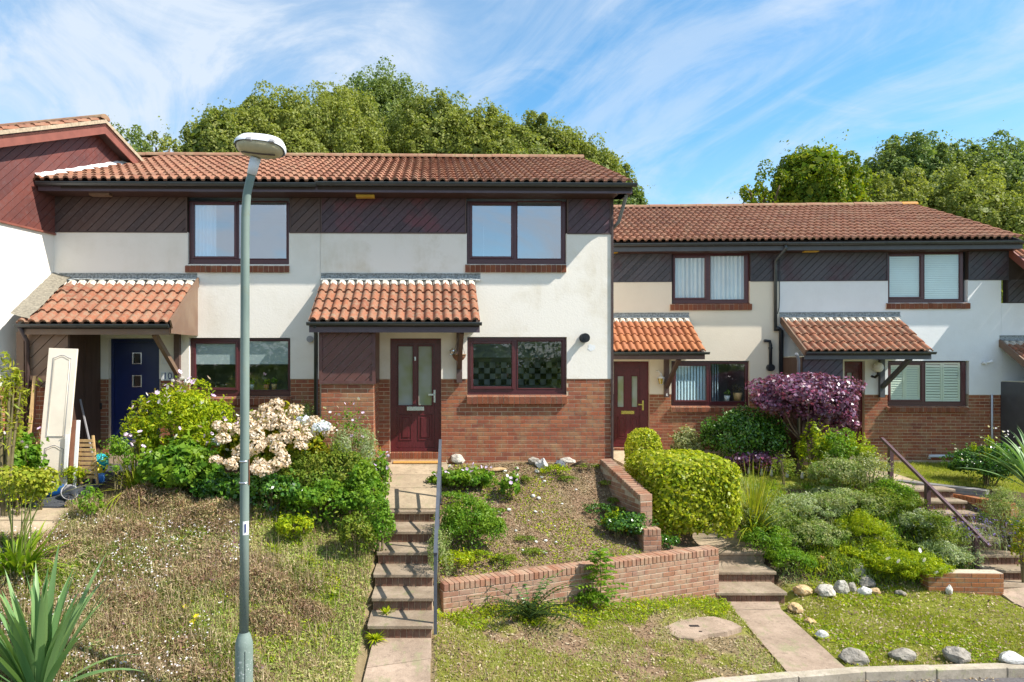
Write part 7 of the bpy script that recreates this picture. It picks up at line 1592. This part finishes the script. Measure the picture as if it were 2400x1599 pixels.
cl = scatter(5.4, 8.9, 13.6, 16.6, 2600, lambda X, Y: clear(X, Y) & (Y > 14.0)); tag(blades('lawn_grass', None, 'lawn_blade', cl, .035, .009), kind='stuff')
cl = scatter(9.9, 13, 13.9, 16.6, 2200, lambda X, Y: clear(X, Y)); tag(blades('lawn_grass', None, 'lawn_blade', cl, .07, .010, lean=.3), kind='stuff')
def inside(X, Y, poly):
    r = np.zeros(np.shape(X), bool); n = len(poly)
    for i in range(n):
        (x0, y0), (x1, y1) = poly[i], poly[(i + 1) % n]
        c = ((y0 > Y) != (y1 > Y)) & (X < (x1 - x0) * (Y - y0) / (y1 - y0 + 1e-12) + x0); r ^= c
    return r
PATIO = [gp(*q)[:2] for q in ((-60, 1192), (180, 1192), (150, 1226), (122, 1264), (-80, 1264))]
sl = lambda X, Y: clear(X, Y) & (X < -.97) & (Y < 10.4) & ~inside(X, Y, rp) & ~inside(X, Y, PATIO) & ~((X < -5.6) & (Y > 9.9))
hz_ = lambda X, Y: fbm(X, Y, .9, 31)
UP = lambda P: np.tile([0, -.15, 1.0], (len(P), 1))
gr_ = lambda X, Y: (1 / (1 + np.exp(-(X + 2.75 + .5 * vnoise(X, Y, 1.2, 3)) * 3))) + (vnoise(X, Y, 1.5, 19) - .5) * 1.1      # greener towards the steps
cl = scatter(-8, -.95, 5.6, 10.6, 3000, lambda X, Y: sl(X, Y) & (gr_(X, Y) < .62)); tag(leaves('dry_scrub', None, 'dry_blade', cl + np.stack([np.zeros(len(cl))] * 2 + [rng.uniform(.01, .10, len(cl))], 1), UP(cl), .075, .13, 1.2), kind='stuff')
cl = scatter(-8, -.95, 5.6, 10.6, 2400, lambda X, Y: sl(X, Y) & (hz_(X, Y) > .42) & (gr_(X, Y) < .6)); tag(leaves('dry_scrub', None, 'heather', cl + np.stack([np.zeros(len(cl))] * 2 + [rng.uniform(.03, .13, len(cl))], 1), UP(cl), .06, .2, 1.2), kind='stuff')
cl = scatter(-8, -.95, 5.6, 10.6, 4200, lambda X, Y: sl(X, Y) & (gr_(X, Y) > .42)); tag(leaves('low_weeds', None, 'weed_blade', cl + np.stack([np.zeros(len(cl))] * 2 + [rng.uniform(.005, .06, len(cl))], 1), UP(cl), .045, .35, .8), kind='stuff')
cl = scatter(-8, -.95, 5.6, 10.6, 2600, lambda X, Y: sl(X, Y) & (vnoise(X, Y, 1.9, 29) > .40)); tag(leaves('low_weeds', None, 'shrub_lime', cl + np.stack([np.zeros(len(cl))] * 2 + [rng.uniform(.005, .07, len(cl))], 1), UP(cl), .035, .5, .7), kind='stuff')
cl = scatter(-6.5, -3.2, 6.2, 10, 2600, lambda X, Y: sl(X, Y) & (vnoise(X, Y, 1.4, 49) > .42)); tag(leaves('low_weeds', None, 'shrub_green', cl + np.stack([np.zeros(len(cl))] * 2 + [rng.uniform(.005, .08, len(cl))], 1), UP(cl), .035, .5, .8), kind='stuff')
def mound(cx, cy, rx, ry, H_, n, mat, size, asp, name):
    a = rng.uniform(0, 6.28, n); q = np.sqrt(rng.uniform(0, 1, n)); X = cx + rx * q * np.cos(a); Y = cy + ry * q * np.sin(a); h_ = H_ * (1 - q ** 2) * (.6 + .8 * vnoise(X, Y, 5, 40)); P = np.stack([X, Y, ground_z(X, Y) + h_ * rng.uniform(.7, 1.0, n)], 1)
    N = np.stack([(X - cx) / rx * .7, (Y - cy) / ry * .7, np.ones(n)], 1); return P, N
# spent heather mounds on the left slope
for i, (px, py, wp, H_, n) in enumerate(((370, 1195, 250, .36, 9000), (470, 1225, 260, .30, 9000), (300, 1260, 200, .20, 5000), (620, 1390, 200, .22, 6000), (640, 1470, 150, .18, 4000), (300, 1420, 220, .16, 5000), (430, 1350, 180, .14, 4500), (730, 1440, 130, .14, 3000), (400, 1520, 260, .12, 5000))):
    x, y, z = gp(px, py); rx = wp / 2 / F * y; t = thing('heather', ('faded heather mound below the sword-leaf clumps', 'widest faded heather mound left of the lamp post', 'low heather mound nearest the arching strap-leaved clump', 'brown heather mound right of the lamp post', 'dark heather tuft right of the lamp post base', 'flat heather patch beside the sword-leaved plant', 'thin heather patch in the middle of the daisies', 'small heather tuft between lamp post and bottom steps', 'flat heather patch at the bottom edge')[i], 'heather', (x, y, z), 0, 'heather mounds on the dry slope')
    P, N = mound(x, y, rx, rx * .55, H_, n, '', 0, 0, ''); P -= np.array([x, y, z]); k = len(P) // 2
    blades('foliage', t, 'heather', P[:k // 2] - np.array([0, 0, .05]), .13, .009, lean=.8); leaves('foliage', t, 'heather', P[k // 2:], N[k // 2:], .05, .22, 1.2)
for mt_, dn, sd, hh2, th_ in (('dry_blade', 900, 17, .24, .50), ('heather', 1300, 27, .20, .48), ('shrub_olive', 1100, 37, .19, .52), ('shrub_grey', 800, 47, .17, .55), ('purple_leaf', 260, 67, .16, .54)):
    tw = scatter(-8, -1.3, 5.8, 10.3, dn * 2, lambda X, Y: sl(X, Y) & (fbm(X, Y, 1.7, sd) > th_ - .02) & (gr_(X, Y) < .9)); tag(blades('tangled_scrub', None, mt_, tw, hh2, .009, lean=.65, curve=.7, seg=2), kind='stuff')
    tw[:, 2] += rng.uniform(.5, .95, len(tw)) * hh2 * .7; tag(leaves('tangled_scrub', None, mt_, tw[::2], UP(tw[::2]), .045, .35, 1.2), kind='stuff')
dz = scatter(-6, -2.6, 6.4, 9.6, 260, lambda X, Y: sl(X, Y) & (vnoise(X, Y, 1.3, 77) > .30)); dz[:, 2] += rng.uniform(.06, .13, len(dz))
tag(leaves('daisies', None, 'petal_white', dz + np.array([0, 0, .05]), np.tile([0, -.2, 1.0], (len(dz), 1)), .024, .9, .4), kind='stuff')
for q in ((435, 1440), (460, 1462), (452, 1475)): p_ = gp(*q); o = link('yellow_flower', FY, None, (p_[0], p_[1], p_[2] + .08), (R(30), 0, 0), (1.3,) * 3); tag(o, ('topmost yellow ragwort flower on the dry slope', 'right-hand yellow ragwort flower on the dry slope', 'lowest yellow ragwort flower on the dry slope')[[435, 460, 452].index(q[0])], 'flower', 'yellow flowers on the dry slope')
bedm = lambda X, Y: in_bed(X, Y) & (Y < 12.5) & (X < 3.2) & (X > -.02) & (Y > wall_y(X) + .25)
cl = scatter(-.1, 4.4, 9.2, 12.6, 3400, bedm); tag(leaves('leaf_litter', None, 'litter', cl + np.array([0, 0, .014]), np.tile([0, 0, 1.0], (len(cl), 1)), .042, .28, .5), kind='stuff')
cl = scatter(-.1, 4.4, 9.2, 12.6, 700, lambda X, Y: bedm(X, Y) & (vnoise(X, Y, 2.2, 66) > .5)); tag(leaves('low_weeds', None, 'shrub_lime', cl + np.array([0, 0, .02]), UP(cl), .04, .5, .7), kind='stuff')
cl = scatter(-.1, 4.4, 9.2, 12.6, 1500, lambda X, Y: bedm(X, Y) & (vnoise(X, Y, 2.6, 61) > .52)); tag(blades('rough_grass', None, 'weed_blade', cl, .05, .006, lean=.9), kind='stuff')
cl = scatter(5.4, 9.0, 11.15, 14.2, 1000, lambda X, Y: clear(X, Y)); tag(leaves('low_cover', None, 'shrub_grey', cl + np.array([0, 0, .03]), np.tile([0, -.2, 1.0], (len(cl), 1)), .04, .5, .6), kind='stuff')
for nm, mt_, h_, dn, sd, th_ in (('low_cover', 'shrub_green', .11, 1500, 71, .48), ('low_cover', 'shrub_lime', .10, 1300, 83, .52), ('low_cover', 'shrub_grey', .13, 1500, 93, .45)):
    cl = scatter(5.45, 9.0, 11.25, 14.1, dn, lambda X, Y: clear(X, Y) & (vnoise(X, Y, 2.1, sd) > th_)); cl[:, 2] += rng.uniform(0, .30, len(cl)) * vnoise(cl[:, 0], cl[:, 1], 1.6, sd + 1); tag(blades(nm, None, mt_, cl, h_, .02, lean=.7), kind='stuff')
cl = scatter(-8, -.95, 5.6, 10.4, 420, lambda X, Y: sl(X, Y) & (vnoise(X, Y, 1.5, 15) > .35)); tag(blades('tall_grass', None, 'dry_blade', cl, .22, .007, lean=.35, seg=2), kind='stuff')
cl = scatter(-8, -.95, 5.6, 10.4, 900, lambda X, Y: sl(X, Y) & (vnoise(X, Y, 1.1, 25) > .52)); tag(blades('tall_grass', None, 'shrub_green', cl, .11, .013, lean=.9), kind='stuff')
cl = scatter(-8, -.95, 5.6, 10.4, 1500, lambda X, Y: sl(X, Y) & (vnoise(X, Y, 1.3, 35) > .45)); tag(blades('dry_scrub', None, 'heather', cl, .14, .010, lean=.7), kind='stuff')
ec = scatter(1.0, 14, 7.3, 8.7, 500, lambda X, Y: (Y < kerb_y(X) - .125) & (Y > kerb_y(X) - .23) & (vnoise(X, Y, 3, 5) > .4)); ec[:, 2] = np.interp(ec[:, 0], KX, KZ) - .10
tag(leaves('leaf_litter', None, 'litter', ec, np.tile([0, 0, 1.0], (len(ec), 1)), .035, .5, .4), kind='stuff')

# ------------------------------------------------------------------ trees
def tree(name, label, px, ytop, d, rpx, rz_, mat, n, size, K=150, lr=.15, ry=None, group='trees behind the houses', lowz=None, sparse=0):
    X = (px - PX0) / F * d; zt = ZC - (ytop - PY0) / F * d; rx = rpx / F * d; zb = -.6; rz = rz_
    rx *= 1.08; zt += .3; t = thing(name, label, 'tree', (X, d, zb), 0, group); c = (0, 0, zt - zb - rz); size *= .88; n = int(n * 1.75)
    P, N = lumps(c, (rx, ry or rx, rz), K, lr, n, -.45, shell=(.8, 1.05), fill=.04)
    if sparse: k = rng.random(len(P)) > sparse; P, N = P[k], N[k]
    # sprigs standing out of the outline
    q = unit(rng.normal(0, 1, (int(n * .0012), 3))); q = q[q[:, 2] > 0]; S = np.array(c) + q * np.array([rx, ry or rx, rz]) * rng.uniform(.95, 1.0, (len(q), 1)); S = np.repeat(S, 22, 0) + rng.normal(0, size * 1.2, (len(q) * 22, 3)) + np.repeat(q, 22, 0) * rng.uniform(-.5, .4, (len(q) * 22, 1))
    P = np.concatenate([P, S]); N = np.concatenate([N, np.repeat(q, 22, 0)])
    leaves('crown', t, mat, P, N, size, .6, .7)
    if not sparse: q = unit(rng.normal(0, 1, (5200, 3))); leaves('inner_foliage', t, mat, np.array(c) + q * np.array([rx, ry or rx, rz]) * rng.uniform(.66, .84, (5200, 1)), q, .42, .7, .5)
    h0 = c[2] - rz * .35; MB().tube([(0, 0, -.3), (.1, .1, h0 * .5), (0, 0, h0), (.1, 0, c[2])], [.45, .38, .3, .12], 10).build('trunk', 'bark', t)
    for k in range(8): a = k * .8; MB().tube([(0, 0, h0 * .9), (rx * .35 * math.cos(a), rx * .35 * math.sin(a), c[2] - rz * .1), (rx * .7 * math.cos(a), rx * .7 * math.sin(a), c[2] + rz * .3)], [.18, .10, .04], 6).build('limb', 'bark', t)
    return t
for a in (('yellowish oak at the left shoulder of the tree mass', 505, 272, 34, 82, 3.4, 'oak_leaf', 16000, .17), ('broad round oak crown behind the lantern', 640, 228, 38, 150, 5.2, 'oak_leaf', 36000, .18), ('low oak filling in under the lantern crown', 560, 262, 36, 110, 4.2, 'oak_leaf', 20000, .18),
          ('tallest dark crown rising at the middle of the tree mass', 895, 176, 46, 125, 7.0, 'dark_leaf', 32000, .19), ('round oak crown in front of the tallest dark crown', 780, 215, 40, 150, 5.6, 'oak_leaf', 34000, .18), ('oak crown right of the tallest, above the middle house', 1020, 232, 41, 140, 5.4, 'oak_leaf', 32000, .18),
          ('oak crown between the middle house crown and the long sloping one', 1125, 262, 40, 120, 4.6, 'oak_leaf', 22000, .18), ('long sloping oak crown above the right end of the middle roof', 1240, 283, 42, 130, 4.6, 'oak_leaf', 28000, .18), ('lower oak crown dropping behind the gutter corner', 1350, 325, 42, 105, 4.0, 'oak_leaf', 20000, .18),
          ('dark tree tip between the two roofs', 1455, 425, 40, 70, 3.0, 'dark_leaf', 9000, .18), ('low crown filling behind the right end of the middle ridge', 1420, 372, 44, 70, 3.4, 'oak_leaf', 10000, .18),
          ('dark green oak behind the ridge end of the right-hand roof', 2140, 322, 40, 130, 5.4, 'dark_leaf', 30000, .19), ('tall dark oak at the right edge', 2310, 328, 40, 140, 5.8, 'dark_leaf', 32000, .19), ('dark oak cut by the right edge of the view', 2440, 345, 40, 130, 5.8, 'dark_leaf', 26000, .19),
          ('lower pale-topped oak in front at the right edge', 2260, 405, 34, 150, 4.8, 'oak_leaf', 28000, .17), ('round low oak crown right of the bright ragged tree', 2090, 415, 35, 100, 3.8, 'oak_leaf', 18000, .17)):
    tree('oak_tree', *a)
tree('sparse_tree', 'thin leafy treetops between the left gable and the tree mass', 300, 302, 30, 65, 2.0, 'dark_leaf', 2600, .15, K=34, lr=.2, sparse=.25)
tree('sparse_tree', 'small ragged treetop just left of the oak mass', 378, 315, 31, 50, 1.6, 'oak_leaf', 1500, .15, K=26, lr=.2, sparse=.3)
tree('beech_tree', 'bright yellow-green ragged tree above the right-hand roof', 1910, 340, 34, 112, 3.6, 'yellow_tree_leaf', 14000, .19, K=60, lr=.2)
tree('beech_tree', 'spindly yellow-green side branches left of the bright ragged tree', 1800, 395, 34, 62, 2.0, 'yellow_tree_leaf', 2200, .18, K=30, lr=.2, sparse=.2)

# unseen trees added behind the camera to give the panes dark reflections
for i, (x, y, r_) in enumerate(((-13, -24, 5.5), (-4, -27, 5), (6, -25, 5.5), (16, -28, 6), (27, -26, 6), (-24, -27, 6))):
    t = thing('reflection_tree', 'broad tree across the road, %s seen only in the window reflections' % ('first', 'second', 'third', 'fourth', 'fifth', 'sixth')[i], 'tree', (x, y, -2.3), 0, 'trees across the road')
    P, N = lumps((0, 0, 3.6), (r_, 3.0, 3.2), 40, .3, 7000, -.8); leaves('crown', t, 'dark_leaf', P, N, .32, .6, .7); MB().tube([(0, 0, -.2), (0, 0, 3.2)], [.3, .2], 8).build('trunk', 'bark', t)
